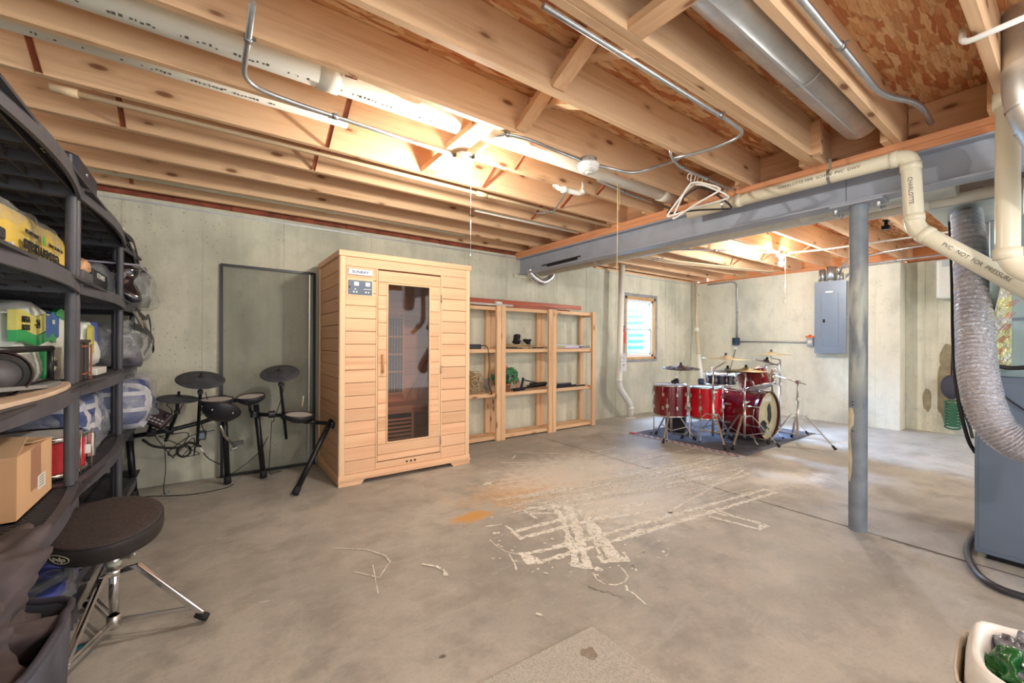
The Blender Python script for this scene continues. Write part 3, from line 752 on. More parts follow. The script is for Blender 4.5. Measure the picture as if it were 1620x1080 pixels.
t = xpipe('white drain pipe in the next joist bay, second from the camera', -1.0, .62, bay(i5)-.03, JB+.10, .052, fit=[]); dots(t, -.7, .3, bay(i5)-.03, JB+.10, .052, -1.9)
t = xpipe('cream pipe tucked in the joist bay against the back wall', -.95, 2.3, 4.11, JB+.09, .062, fit=[.9], mt=M_pvc)
t = xpipe('thin cream water pipe clipped under the joists across the room', -.58, 3.15, 2.76, JB-.014, .013, M_cpvc, name='water_pipe', fit=[-.55, 1.7])
t = xpipe('short thin white pipe near the beam above the shelves', 1.9, 3.18, 3.20, JB+.02, .018, M_pvc2, name='water_pipe')
# white elbow fittings in the bay under the detector
el = thing('elbow_fittings', 'white pipe elbows joined in a U between the joists above the sauna', 'pipe', tuple(az(880, 300, JB)))
u1, u2, u3, u4 = az(880, 294, JB-.0), az(884, 302, JB-.03), az(917, 311, JB-.03), az(920, 303, JB)
P = bend([(u1.x, u1.y, JB+.07), (u1.x, u1.y, JB-.01), (u4.x, u4.y, JB-.02), (u4.x, u4.y, JB+.07)], .05)
MB().tube(P, .021, 14).build('u_bend', M_pvc2, el)
for q in (P[1], P[-2], P[len(P)//2]): pass
for q, axd in (((u1.x, u1.y, JB+.01), (0, 0, 1)), ((u4.x, u4.y, JB+.0), (0, 0, 1)), (tuple((Vector((u1.x, u1.y, JB-.01))*.7+Vector((u4.x, u4.y, JB-.02))*.3)), u4-u1)):
    MB().lathe([(.026, -.018), (.026, .018)], mto(q, axd), 16, True, True).build('collar', M_pvc2, el)
# smoke detector
sd = az(931, 262, JB-.045)
t = thing('smoke_detector', 'round white smoke detector under a joist right of the first bulb', 'detector', (sd.x, sd.y, JB-.01))
MB().lathe([(.001, JB), (.052, JB), (.052, JB-.035), (.001, JB-.035)], Matrix.Translation((sd.x, sd.y, 0)), 8, False).build('mounting_box', M_emt, t)
MB().lathe([(.001, JB-.035), (.066, JB-.035), (.068, JB-.048), (.060, JB-.052), (.060, JB-.060), (.064, JB-.063), (.055, JB-.082), (.030, JB-.088), (.001, JB-.088)], Matrix.Translation((sd.x, sd.y, 0)), 28).build('housing', M_white, t)
MB().lathe([(.022, JB-.088), (.020, JB-.094), (.001, JB-.094)], Matrix.Translation((sd.x, sd.y, 0)), 16).build('test_button', M_white, t)
# hanging string cluster
sx_ = az(979, 300, ZJ); t = thing('twine_bundle', 'pale twine hanging from the conduit down past the beam', 'string', (sx_.x, sx_.y, 1.3))
P0 = ay(977, 275, sx_.y)
M_twine = plain('pale_twine', (222, 200, 150), .8, 0, .1)
P1 = ay(976, 436, sx_.y); MB().tube([tuple(P0), tuple(P0.lerp(P1, .5)+Vector((.004, 0, 0))), tuple(P1)], .003, 6).build('strand', M_twine, t)
MB().tube(spline([P0, P0+Vector((.02, 0, -.1)), P0+Vector((.025, 0, -.22)), P0+Vector((.012, 0, -.27)), P0+Vector((.005, 0, -.2))]), .0025, 6).build('loop', M_twine, t)
# round duct in the bay and the flexible end
du = thing('round_duct', 'large round galvanised duct in the joist bay, nearest the camera', 'duct', (1.0, .775, 2.43))
MB().lathe([(.092, -1.6), (.092, 2.02)], mto((1.0, .775, 2.43), (1, 0, 0)), 32, True, True).build('duct_pipe', M_galv, du)
for xx in (2.2,): MB().lathe([(.0935, -.006), (.0935, .006)], mto((xx, .775, 2.43), (1, 0, 0)), 32).build('seam_bead', M_galv, du)
MB().box(-.6, .775-.006, 2.3355, 3.0, .775+.003, 2.3385).build('lock_seam', M_galv, du)
# galvanised pipe along the far side of the beam
bd = thing('beam_duct', 'long round duct running beside the beam on its far side', 'duct', (3.55, 2.0, 2.1))
MB().lathe([(.085, 0), (.085, 3.75)], mto((3.50, 4.2, 2.105), (0, -1, 0)), 28, True, True).build('duct_pipe', plain('cream_duct', (206, 202, 190), .4, .3, .04), bd)
for y_ in (3.2, 2.15, 1.2): lab(MB().lathe([(.0875, -.025), (.0875, .025)], mto((3.50, y_, 2.105), (0, 1, 0)), 28).build('joint_band', M_galv, bd), 'dull metal joint band')
# foil bend under the beam end at the back wall
fb = thing('foil_duct_bend', 'small U-shaped foil duct hanging under the beam end at the back wall', 'duct', (3.4, 4.1, 1.95))
P = spline([ay(838, 425, 4.15), ay(842, 436, 4.15), ay(858, 446, 4.15), ay(872, 438, 4.15), ay(873, 424, 4.15)], 10)
M_foil = mk_galv('crinkled_foil', srgb(190, 190, 196), srgb(236, 236, 238), .22, 30)
MB().tube(P, [.040+.004*(i % 2) for i in range(len(P))], 16).build('flexible_duct', M_foil, fb)
# plastic pipe hung along the beam, dropping and sloping towards the furnace
PX = 3.11
dp = thing('drain_pipe', 'cream plastic pipe along the beam with an elbow, a drop and a sloping run', 'pipe', (PX, 1.4, 2.1))
r_ = .042
q0 = ax(1092, 335, PX); q1 = ax(1440, 246, PX); q2 = ax(1447, 362, PX); q3 = ax(1640, 466, PX)
q0 = ax(1090, 338, PX); PA = [Vector((PX, q0.y, q0.z)), q1, q2, q3]
MB().tube(bend(PA, .055, 8), r_, 22).build('pipe', M_pvc, dp)
def coup(t, p, d, r=.048, l=.05, mt=None, nm='coupling'): return MB().lathe([(r-.004, -l/2-.001), (r, -l/2), (r, l/2), (r-.004, l/2+.001)], mto(p, d), 24, True, True).build(nm, mt or M_pvc, t)
d01 = (q1-PA[0]).normalized(); d12 = (q2-q1).normalized(); d23 = (q3-q2).normalized()
for p_, d_ in ((q1-d01*.065, d01), (q1+d12*.065, d12), (q2-d12*.06, d12), (q2+d23*.06, d23), (PA[0].lerp(q1, .30), d01)): coup(dp, p_, d_, .046, .035)
def pprint(t, a, b, body, size, ang_up, mt=M_print):
    """print along a pipe, facing the room"""
    d = (b-a).normalized(); n_ = Vector((-1, 0, 0)); up = n_.cross(d)*-1
    if up.z < 0: up = -up
    c = (a+b)/2 + n_*(r_+.0008)
    return text(body, size, frame_m(c, -d if False else d, up), mt, t, 'pipe_print', ext=.0002)
fm = lambda c, d: frame_m(c, d, Vector((-1, 0, 0)).cross(-d))
for a_, b_, body, sz in ((PA[0].lerp(q1, .45), PA[0].lerp(q1, .9), 'CHARLOTTE PIPE  SCH 40  PVC  DWV', .026), (q1.lerp(q2, .2), q1.lerp(q2, .8), 'CHARLOTTE', .026), (q2.lerp(q3, .3), q2.lerp(q3, .8), 'PVC   NOT  FOR  PRESSURE', .026)):
    d = (b_-a_).normalized(); n_ = Vector((-1, 0, 0)); up = n_.cross(d)
    text(body, sz, frame_m((a_+b_)/2+n_*(r_+.0006), d, up), M_print, dp, 'pipe_print', ext=.0002)
for f in (.22, .72):
    p_ = PA[0].lerp(q1, f); MB().lathe([(.0445, -.008), (.0445, .008)], mto(p_, d01), 20).box(0, 0, 0, .001, .001, .001).build('pipe_strap', M_zinc, dp)
    MB().box(p_.x-.001, p_.y-.008, p_.z+.04, p_.x+.001, p_.y+.008, JB-.01).build('pipe_strap', M_zinc, dp)
# big vertical stack at the right edge
VX = 2.98
v0, v1 = ax(1590, 58, VX), ax(1594, 405, VX)
vs_ = thing('soil_stack', 'thick vertical cream plastic stack pipe at the right edge, elbow at its foot', 'pipe', (VX, v1.y, v1.z))
cy_ = v1.y
MB().tube(bend([(VX, cy_, 2.50), (VX, cy_, v1.z-.06), (VX-.05, cy_-.35, v1.z-.24)], .10, 8), .040, 24).build('pipe', M_pvc, vs_)
coup(vs_, Vector((VX, cy_, v1.z+.01)), (0, 0, 1), .047, .05); coup(vs_, Vector((VX, cy_, 2.29)), (0, 0, 1), .049, .07); coup(vs_, Vector((VX, cy_, 2.45)), (0, 0, 1), .044, .12)
coup(vs_, Vector((VX-.02, cy_-.13, v1.z-.125)), (-.05, -.35, -.18), .048, .045)
mb = MB().tube(bend([(VX, cy_-.02, 2.38), (VX-.02, cy_-.10, 2.37), (VX-.02, cy_-.10, 2.27), (VX, cy_-.16, 2.2)], .04), .02, 10); mb.build('branch_fitting', M_pvc, vs_)
MB().lathe([(.0455, -.004), (.0455, .004)], mto((VX, cy_, 2.40), (.1, .1, 1)), 20).build('hanger_strap', M_coppertone, vs_)
lab(text('PIPE 4', .03, frame_m(Vector((VX-.035, cy_+.02, 2.40)), (0, .05, -1), (1, -.4, 0)), plain('red_print', (214, 90, 90), .6, 0, 0), vs_, 'pipe_print', ext=.0002), 'small red print on the pipe')
# sheet-metal takeoff at the right edge
td = thing('round_duct', 'short fat galvanised duct dropping beside the stack pipe at the right edge', 'duct', (2.75, -.06, 1.9))
p_ = ax(1645, 110, 2.75); P = spline([p_+Vector((0, .0, .38)), p_+Vector((0, .0, .12)), p_+Vector((.0, -.01, -.12)), p_+Vector((.05, -.10, -.36)), p_+Vector((.1, -.25, -.5))], 6)
MB().tube(P, .105, 28).build('duct_pipe', M_galv, td)
for k in (4, 12, 14, 17): MB().lathe([(.108, -.006), (.108, .006)], mto(P[k], P[k+1]-P[k-1]), 28).build('crimp_bead', M_galv, td)
# red mark on duct / conduits along Y beyond the beam
conduit('steel_conduit', 'steel conduit running parallel to the beam just beyond it, low at the joist undersides', [(3.72, 4.25, 2.262), (3.72, .4, 2.262)], .010, br=.05, clips=[(3.72, 3.0, 2.262), (3.72, 1.6, 2.262)])
conduit('steel_conduit', 'steel conduit crossing the far joists diagonally to the lamp over the drum kit', [(4.05, 3.95, 2.295), (4.6, 2.9, 2.295), (5.72, 2.27, 2.29)], .010, br=.25, clips=[(5.0, 2.7, 2.29)])
conduit('steel_conduit', 'pale conduit curving from the far side of the beam to the second lamp', [(4.35, 2.02, 2.29), (4.30, 2.25, 2.285), (4.7, 2.35, 2.285), (5.70, 2.25, 2.29)], .012, M_white, br=.2, clips=[])
conduit('steel_conduit', 'pale conduit running from the second lamp to the right behind the column', [(5.80, 2.24, 2.29), (5.9, 1.9, 2.28), (6.0, .2, 2.28)], .010, M_white, br=.2, clips=[])
conduit('steel_conduit', 'upper of two parallel conduits running right from above the electrical panel', [(7.30, 2.10, 2.16), (7.05, 1.98, 2.285), (6.7, 1.5, 2.29), (6.2, -.6, 2.29)], .012, br=.1, clips=[(6.5, 1.0, 2.29)])
conduit('steel_conduit', 'lower of two parallel conduits running right from above the electrical panel', [(7.42, 2.06, 2.12), (7.38, 1.92, 2.262), (7.3, 1.5, 2.262), (7.2, -.8, 2.262)], .012, br=.1, clips=[(7.3, 1.5, 2.262)])
for k, (dy, r0, lb) in enumerate(((.10, .010, 'cream water line nearest the window in the far joist bays'), (.17, .010, 'cream water line middle of three in the far joist bays'), (.24, .010, 'cream water line farthest from the window in the far joist bays'))):
    conduit('water_pipe', lb, [(3.9+.2*k, 3.6-dy, 2.297), (5.2, 3.6-dy, 2.297), (6.9+.1*k, 3.2-dy, 2.297), (7.4, 3.1-dy, 2.33)], r0, M_cpvc, br=.1, clips=[(4.9, 3.6-dy, 2.297)], cat='pipe')
w = ax(1402, 360, 4.2); t = thing('pipe_valve', 'small black valve on the thin conduit right of the column', 'valve', tuple(w)); MB().cbox(tuple(w), .05, .05, .03).build('valve_body', M_blackm, t, bevel=.004); MB().cbox(tuple(w+Vector((0, 0, .035))), .02, .02, .05).build('stem', M_blackm, t); MB().cbox(tuple(w+Vector((0, 0, .05))), .07, .03, .01).build('handle', M_blackm, t)
# beam-side white box pipe right of the column and joist-level grey chase
wp = thing('white_pipe', 'white plastic pipe on the far side of the beam, right of the column', 'pipe', (3.66, .8, 2.02))
MB().tube([(3.66, .95, 2.04), (3.66, -.6, 2.05)], .035, 16).build('pipe', M_pvc2, wp); coup(wp, Vector((3.66, .62, 2.041)), (0, 1, 0), .042, .06, M_pvc2); coup(wp, Vector((3.66, .2, 2.045)), (0, 1, 0), .042, .06, M_pvc2)

# ---------------------------------------------------------------- pipes standing on the floor by the back wall
sp = thing('radon_vent_pipe', 'thick white plastic vent pipe rising from the floor by the window, with an offset foot', 'pipe', (5.18, 4.12, 0))
b0 = Vector((5.18, 4.13, 0)); 
r_ = .047
top = Vector((5.20, 4.13, JB+.05)); P = [top, Vector((5.17, 4.13, .52)), Vector((5.17, 4.13, .50)), Vector((5.40, 4.00, .26)), Vector((5.42, 3.99, 0))]
pt = ay(984, 432, 4.13); pm = ay(981, 595, 4.13); pe = ay(979, 622, 4.13); pk = ay(996, 645, 4.08); pf = ay(993, 662, 4.13)
pk = az(997, 661, 0); P = [Vector((pt.x, 4.13, JB+.05)), Vector((pe.x, 4.13, ay(979, 612, 4.13).z)), Vector((pk.x, pk.y, ay(994, 640, pk.y).z)), Vector((pk.x, pk.y, 0))]
MB().tube(bend(P, .09, 8), r_, 24).build('pipe', M_pvc2, sp)
coup(sp, P[1]+Vector((0, 0, .10)), (0, 0, 1), .052, .05, M_pvc2); coup(sp, P[2]+Vector((0, 0, -.06)), (0, 0, 1), .052, .05, M_pvc2); coup(sp, P[1].lerp(P[2], .5), P[2]-P[1], .050, .03, M_pvc2)
MB().lathe([(.075, 0), (.072, .012), (.052, .014)], Matrix.Translation((pk.x, pk.y, 0)), 24).build('floor_flange', M_pvc2, sp)
c = ay(983, 522, 4.13); M_tape = plain('purple_red_tape', (150, 60, 96), .5)
MB().lathe([(.0482, -.028), (.0482, .028)], Matrix.Translation((pt.x, 4.13, c.z)), 24).build('tape_wrap', M_tape, sp)
MB().lathe([(.0484, -.010), (.0484, .010)], Matrix.Translation((pt.x, 4.13, c.z+.05)), 24).build('tape_wrap', M_blackm, sp)
lab(MB().box(pt.x-.01, 4.079, c.z-.20, pt.x+.03, 4.083, c.z-.03).build('sticker', plain('red_label', (196, 70, 66), .5), sp), 'narrow red sticker')
c = ay(987, 572, 4.06); M_paper = plain('paper_tag', (236, 232, 226), .7, 0, .02)
tg = thing('paper_tag', 'white paper tag in a plastic sleeve hanging on the vent pipe', 'tag', (c.x, 4.065, c.z-.1)); MB().box(c.x-.06, 4.066, c.z-.13, c.x+.06, 4.070, c.z+.10).build('sheet', M_paper, tg); MB().box(c.x-.068, 4.060, c.z-.15, c.x+.068, 4.0625, c.z+.13).build('sleeve', M_film, tg)
for k, dz in enumerate((.07, .045, .0, -.05)): MB().box(c.x-.045, 4.0635, c.z+dz, c.x+.045, 4.0655, c.z+dz+.008).build('printed_line', M_print, tg)
# slim pipe in the room corner with the tilted white funnel foot
cp = thing('corner_pipe', 'slim cream pipe in the far room corner, leaning into a white sleeve behind the drums', 'pipe', (7.2, 4.2, .6))
a_, b_, c_, d_ = (ay(1101, 449, 4.22), ay(1102, 528, 4.22), ay(1106, 570, 4.0), ay(1109, 600, 3.9))
MB().tube(bend([Vector((a_.x, 4.22, 2.30)), Vector((b_.x, 4.22, b_.z)), c_], .05), .030, 16).build('pipe', plain('aged_pipe', (206, 190, 166), .5, 0, .05), cp)
MB().tube([c_-(d_-c_)*.3, d_], [.036, .044], 18).build('sleeve', M_pvc2, cp)
MB().tube([d_, d_+(d_-c_)*.25], .05, 18).build('boot', plain('dark_blue_boot', (50, 62, 92), .6), cp)
MB().lathe([(.038, -.03), (.038, .03)], Matrix.Translation((b_.x, 4.22, b_.z+.08)), 16, True, True).build('coupling', M_pvc2, cp)
g_ = Vector((b_.x, 4.22, 2.05)); MB().lathe([(.034, -.01), (.034, .01)], Matrix.Translation(g_), 16).cbox((g_.x+.06, 4.22, 2.05), .06, .01, .02).build('pipe_clamp', M_zinc, cp)
MB().tube([d_+(d_-c_)*.24, (d_.x, d_.y, 0)], .03, 12).build('lower_pipe', M_black, cp)
# conduit on the far wall with its boxes
fc = thing('wall_conduit', 'conduit dropping down the far wall to a black outlet box, then across to the panel', 'conduit', (XF-.02, 3.6, 1.2))
x = XF-.022; yb = 3.62
MB().tube(bend([(x, 4.15, 2.245), (x, 3.70, 2.25), (x, yb, 2.20), (x, yb, 1.26)], .07), .012, 10).build('pipe', M_emt, fc)
MB().tube([(x, yb-.05, 1.192), (x, 2.56, 1.186)], .012, 10).build('pipe', M_emt, fc)
ob = MB().box(XF-.055, yb-.045, 1.13, XF-.002, yb+.07, 1.26).build('outlet_box', plain('dark_blue_box', (58, 72, 100), .4, .3), fc, bevel=.006)
MB().cbox((XF-.060, yb+.03, 1.20), .012, .035, .06).build('receptacle', M_black, ob); 
MB().cbox((XF-.065, yb+.0, 1.08), .03, .045, .05).build('plug', M_white, fc, bevel=.004)
MB().tube(spline([(XF-.07, yb, 1.06), (XF-.08, yb+.02, .95), (XF-.10, yb+.05, .80), (XF-.15, yb+.1, .5), (XF-.2, yb+.2, .02)]), .006, 8).build('cord', M_black, fc)
ob = MB().box(XF-.055, 2.47, 1.13, XF-.002, 2.555, 1.25).build('switch_box', plain('grey_box', (176, 182, 190), .4, .3), fc, bevel=.004)
MB().cbox((XF-.058, 2.512, 1.19), .004, .05, .05).build('label_plate', M_white, ob)
MB().box(XF-.05, 2.455, 1.255, XF-.03, 2.57, 1.28).box(XF-.05, 2.495, 1.28, XF-.03, 2.53, 1.30).build('orange_lever', plain('orange_plastic', (226, 112, 60), .4), fc, bevel=.003)
for z_ in (1.70, 1.45): MB().box(XF-.03, yb-.02, z_, XF-.003, yb+.02, z_+.015).build('pipe_clip', M_zinc, fc)
# electrical panel
ep = thing('electrical_panel', 'tall blue-grey electrical breaker panel mounted on the far wall left of the column', 'electrical panel', (XF-.06, 2.24, 1.02))
MB().box(XF-.10, 2.065, 1.035, XF-.002, 2.415, 2.075).build('enclosure', M_panel, ep, bevel=.006)
dr = MB().box(XF-.112, 2.043, 1.02, XF-.10, 2.434, 2.085).build('cover', M_panel, ep, bevel=.004)
mb = MB().box(XF-.119, 2.135, 1.12, XF-.112, 2.345, 1.90); mb.build('door', M_panel, ep, bevel=.003)
MB().cbox((XF-.122, 2.31, 1.50), .008, .028, .05).build('latch', M_blackm, ep, bevel=.002)
MB().cbox((XF-.1135, 2.25, 1.925), .003, .09, .022).build('rating_label', M_white, ep)
for yy in (2.06, 2.417):
    for zz in (1.06, 1.55, 2.05): MB().lathe([(.001, .004), (.006, .003), (.007, 0)], mto((XF-.112, yy, zz), (-1, 0, 0)), 8).build('cover_screw', M_zinc, ep)
for yy, r0, tp_ in ((2.385, .013, 2.27), (2.345, .026, 2.27), (2.245, .050, 2.30), (2.15, .016, 2.23), (2.12, .013, 2.2)):
    mb = MB().tube([(XF-.06, yy, 2.07), (XF-.06, yy, tp_)], r0, 14); mb.lathe([(r0+.006, 0), (r0+.006, .025)], Matrix.Translation((XF-.06, yy, 2.08)), 14, True, True)
    mb.build('conduit_riser', M_emt, ep)
MB().tube(bend([(XF-.06, 2.15, 2.2), (XF-.06, 2.15, 2.27), (XF-.10, 2.0, 2.29), (XF-.2, 1.9, 2.29)], .05), .016, 12).build('conduit_riser', M_emt, ep)
# ---------------------------------------------------------------- infrared sauna cabin
SX0, SX1, SY0, SY1, SZ = .832, 2.012, 3.48, 4.27, 1.885
sa = thing('sauna_cabin', 'light cedar sauna cabin with a bronze glass door, standing against the back wall', 'sauna', ((SX0+SX1)/2, (SY0+SY1)/2, 0))
M_dark = plain('sauna_recess', (120, 76, 52), .7)
SB = dict(bevel=.0025, seg=1)
# carcass behind the boards, left open where the door glass is
mb = MB(); zb_, zt_ = .085, SZ-.05
mb.box(SX0+.02, SY0+.02, zb_, SX0+.03, SY1, zt_).box(SX1-.03, SY0+.02, zb_, SX1-.02, SY1, zt_).box(SX0+.02, SY1-.02, zb_, SX1-.02, SY1, zt_)
mb.box(SX0+.02, SY0+.02, zb_, 1.205, SY0+.03, zt_).box(1.608, SY0+.02, zb_, SX1-.02, SY0+.03, zt_).box(1.205, SY0+.02, zb_, 1.608, SY0+.03, .30).box(1.205, SY0+.02, 1.655, 1.608, SY0+.03, zt_)
mb.box(SX0+.02, SY0+.02, zb_, SX1-.02, SY1, zb_+.01).box(SX0+.02, SY0+.02, zt_-.02, SX1-.02, SY1, zt_)
mb.build('carcass', M_dark, sa)
# corner posts, plinth and cornice
for x0, x1 in ((SX0, SX0+.040), (SX1-.040, SX1)):
    MB().box(x0, SY0-.004, .085, x1, SY0+.03, SZ-.045).build('corner_post', M_cedar_z, sa, **SB)
MB().box(SX0-.004, SY0, .085, SX0+.02, SY0+.035, SZ-.045).build('corner_post', M_cedar_z, sa, **SB)
MB().box(SX0-.004, SY1-.035, .085, SX0+.02, SY1, SZ-.045).build('corner_post', M_cedar_z, sa, **SB)
MB().box(SX0-.012, SY0-.014, SZ-.045, SX1+.012, SY1, SZ).build('cornice', M_cedar, sa, bevel=.004)
MB().box(SX0-.006, SY0-.008, .055, SX1+.006, SY1, .09).build('plinth', M_cedar, sa, bevel=.003)
MB().box(SX0-.012, SY0-.014, .035, SX1+.012, SY1, .056).build('plinth_step', M_cedar, sa, bevel=.003)
mb = MB(); mb.M = Matrix(((1, 0, 0, 0), (0, 0, 1, 0), (0, 1, 0, 0), (0, 0, 0, 1)))
mb.prism([(SX0-.006, 0), (SX0+.17, 0), (SX0+.20, .035), (SX0-.006, .035)], SY0-.008, SY0+.03); mb.build('foot', M_cedar, sa)
mb = MB(); mb.M = Matrix(((1, 0, 0, 0), (0, 0, 1, 0), (0, 1, 0, 0), (0, 0, 0, 1)))
mb.prism([(SX1+.006, 0), (SX1-.17, 0), (SX1-.20, .035), (SX1+.006, .035)], SY0-.008, SY0+.03); mb.build('foot', M_cedar, sa)
for x0 in (SX0-.004, SX1-.02): MB().box(x0, SY0+.03, 0, x0+.024, SY1, .035).build('foot', M_cedar, sa)
# side boards
n_ = 16; z0, z1 = .09, SZ-.045; h = (z1-z0)/n_
for i in range(n_): MB().box(SX0+.006, SY0+.035, z0+i*h+.002, SX0+.02, SY1-.035, z0+(i+1)*h-.002).build('side_board', M_cedar_y, sa, **SB)
for i in range(n_): MB().box(SX1-.02, SY0+.035, z0+i*h+.002, SX1-.006, SY1-.0, z0+(i+1)*h-.002).build('side_board', M_cedar_y, sa, **SB)
# front panels
def boards(x0, x1, z0, z1, n, y0=SY0, nm='front_board', par=None):
    h = (z1-z0)/n
    for i in range(n): MB().box(x0+.001, y0, z0+i*h+.0018, x1-.001, y0+.02, z0+(i+1)*h-.0018).build(nm, M_cedar, par or sa, **SB)
PL, PR = 1.118, 1.720
MB().box(SX0+.04, SY0, 1.765, SX1-.04, SY0+.02, SZ-.045).build('front_board', M_cedar, sa, **SB)
boards(SX0+.04, PL, .09, .09+.1045*13, 13); boards(SX0+.04, PL, .09+.1045*13, 1.765, 3)
boards(PR, SX1-.04, .09, .09+.1045*13, 13); boards(PR, SX1-.04, .09+.1045*13, 1.765, 3)
MB().box(PL, SY0, .092, PR, SY0+.02, .148).build('front_board', M_cedar, sa, **SB)
for x_ in (PL-.001, PR-.011): MB().box(x_, SY0-.006, .15, x_+.012, SY0+.02, 1.765).build('jamb_bead', M_cedar_z, sa, **SB)
# door
D = Vector((0, 0, 0)); yD = SY0-.004; dx0, dx1, dz0, dz1 = PL+.014, PR-.014, .155, 1.752
do = MB().box(dx0, yD+.012, dz0, 1.214, yD+.02, dz1).box(1.600, yD+.012, dz0, dx1, yD+.02, dz1).box(1.214, yD+.012, dz0, 1.600, yD+.02, .30).box(1.214, yD+.012, 1.648, 1.600, yD+.02, dz1).build('door', M_cedar_z, sa)
gx0, gx1, gz0, gz1 = 1.219, 1.595, .308, 1.642
def dbd(x0, z0_, x1, z1_, m=M_cedar): MB().box(x0+.0008, yD, z0_+.0018, x1-.0008, yD+.014, z1_-.0018).build('door_board', m, do, **SB)
dbd(dx0, gz1+.014, dx1, dz1); dbd(dx0, dz0, dx1, dz0+.055); dbd(dx0, dz0+.055, dx1, gz0-.012)
n_ = 12; h = (gz1+.014-(gz0-.012))/n_
for i in range(n_):
    a = gz0-.012+i*h; dbd(dx0, a, gx0-.012, a+h); dbd(gx1+.012, a, dx1-.014, a+h)
MB().box(dx1-.014, yD, gz0-.012, dx1, yD+.014, gz1+.014).build('door_stile', M_cedar_z, do, **SB)
for (a, b, c_, d) in ((gx0-.012, gz0-.012, gx0, gz1+.012), (gx1, gz0-.012, gx1+.012, gz1+.012), (gx0, gz0-.012, gx1, gz0), (gx0, gz1, gx1, gz1+.012)):
    MB().box(a, yD-.004, b, c_, yD+.02, d).build('glazing_bead', M_cedar_z, do, **SB)
MB().box(gx0, yD+.008, gz0, gx1, yD+.014, gz1).build('pane', M_glassbr, do)
hd = MB().tube([(1.168, yD-.030, .895), (1.168, yD-.030, 1.055)], .008, 12)
for z_ in (.905, 1.045): hd.tube([(1.168, yD-.030, z_), (1.168, yD+.0, z_)], .006, 8)
lab(hd.build('door_handle', wood('handle_wood', srgb(214, 166, 112), srgb(184, 132, 84), WD, 2, knots=False), do), 'small turned wooden door handle')
for z_ in (.26, .905, 1.55): MB().tube([(dx1+.004, yD-.006, z_-.035), (dx1+.004, yD-.006, z_+.035)], .005, 10).build('hinge', M_zinc, do)
for x_ in (1.392, 1.430, 1.466): MB().lathe([(.0, -.001), (.0085, -.001), (.0085, .003)], mto((x_, SY0-.001, .119), (0, -1, 0)), 14).build('vent_hole', M_black, sa)
# badge and control panel
bx = (SX0+.055, SX0+.255)
MB().box(.880, SY0-.004, 1.685, 1.092, SY0+.001, 1.755).build('badge_frame', M_cedar_z, sa, **SB)
bd_ = MB().box(.890, SY0-.014, 1.693, 1.082, SY0-.003, 1.745).build('badge', M_chrome, sa, bevel=.004)
MB().box(.893, SY0-.0155, 1.697, 1.079, SY0-.013, 1.741).build('badge_face', plain('badge_white', (226, 230, 240), .3), bd_)
text('SUNRAY', .030, frame_m(Vector((.985, SY0-.0160, 1.718)), (1, 0, 0), (0, 0, 1)), plain('blue_print', (48, 60, 110), .5, 0, 0), bd_, bold=.0008, sx=1.15)
MB().box(.880, SY0-.005, 1.525, 1.092, SY0+.001, 1.665).build('control_frame', M_cedar_z, sa, **SB)
cp_ = MB().box(.892, SY0-.010, 1.537, 1.080, SY0-.004, 1.652).build('control_panel', plain('blue_grey_panel', (86, 100, 124), .4, 0, .03), sa)
for x_ in (.955, 1.045): MB().box(x_-.018, SY0-.0115, 1.608, x_+.018, SY0-.0098, 1.640).build('display', M_whitepaint, cp_)
for x_, z_ in ((.945, 1.580), (.933, 1.558), (.957, 1.558), (1.030, 1.558), (1.052, 1.558)): MB().lathe([(.001, .0025), (.0065, .002), (.0075, 0)], mto((x_, SY0-.010, z_), (0, -1, 0)), 12).build('button', M_whitepaint, cp_)
MB().lathe([(.001, .0025), (.006, .002), (.007, 0)], mto((.902, SY0-.010, 1.595), (0, -1, 0)), 12).build('button', M_blackm, cp_)
MB().box(1.012, SY0-.0108, 1.582, 1.072, SY0-.0098, 1.586).build('printed_line', M_whitepaint, cp_)
# inside the cabin
SI = MB()
mb = MB(); n_ = 12; h = 1.7/n_
for i in range(n_): MB().box(SX0+.03, SY1-.034, .1+i*h+.002, SX1-.03, SY1-.02, .1+(i+1)*h-.002).build('inner_board', M_cedar, sa)
MB().box(SX0+.035, SY1-.36, .50, SX1-.035, SY1-.035, .535).build('bench', M_cedar, sa, bevel=.004)
MB().box(SX0+.035, SY1-.34, .46, SX1-.035, SY1-.32, .50).build('bench_rail', M_cedar, sa)
for i in range(8): MB().box(SX0+.2, SY1-.345, .13+i*.038, 1.62, SY1-.325, .13+i*.038+.018).build('louvre_slat', M_cedar, sa)
MB().box(SX0+.2, SY1-.32, .10, 1.62, SY1-.31, .46).build('heater_plate', M_blackm, sa)
MB().box(1.62, SY1-.35, .10, 1.645, SY1-.31, .5).build('bench_leg', M_cedar_z, sa)
hf = MB().box(1.20, SY1-.065, .62, 1.62, SY1-.055, 1.42).build('heater_panel', M_blackm, sa)
for i in range(14): MB().box(1.215+i*.029, SY1-.082, .64, 1.215+i*.029+.010, SY1-.066, 1.40).build('heater_bar', plain('pale_bars', (190, 178, 160), .5), hf)
for z_ in (.62, .84, 1.02, 1.20, 1.40): MB().box(1.20, SY1-.086, z_, 1.62, SY1-.078, z_+.016).build('heater_rail', M_cedar, hf)
for x_ in (1.185, 1.62): MB().box(x_, SY1-.09, .60, x_+.02, SY1-.05, 1.44).build('heater_rail', M_cedar_z, hf)
mb = MB().tube(spline([(1.84, SY1-.10, 1.45), (1.80, SY1-.12, 1.2), (1.86, SY1-.2, .95), (1.80, SY1-.15, .60)]), .006, 8); mb.build('cable', M_white, sa)
MB().bar((1.67, SY1-.05, .56), (1.92, SY1-.3, 1.25), .03, .02).build('back_rest', M_cedar_z, sa)

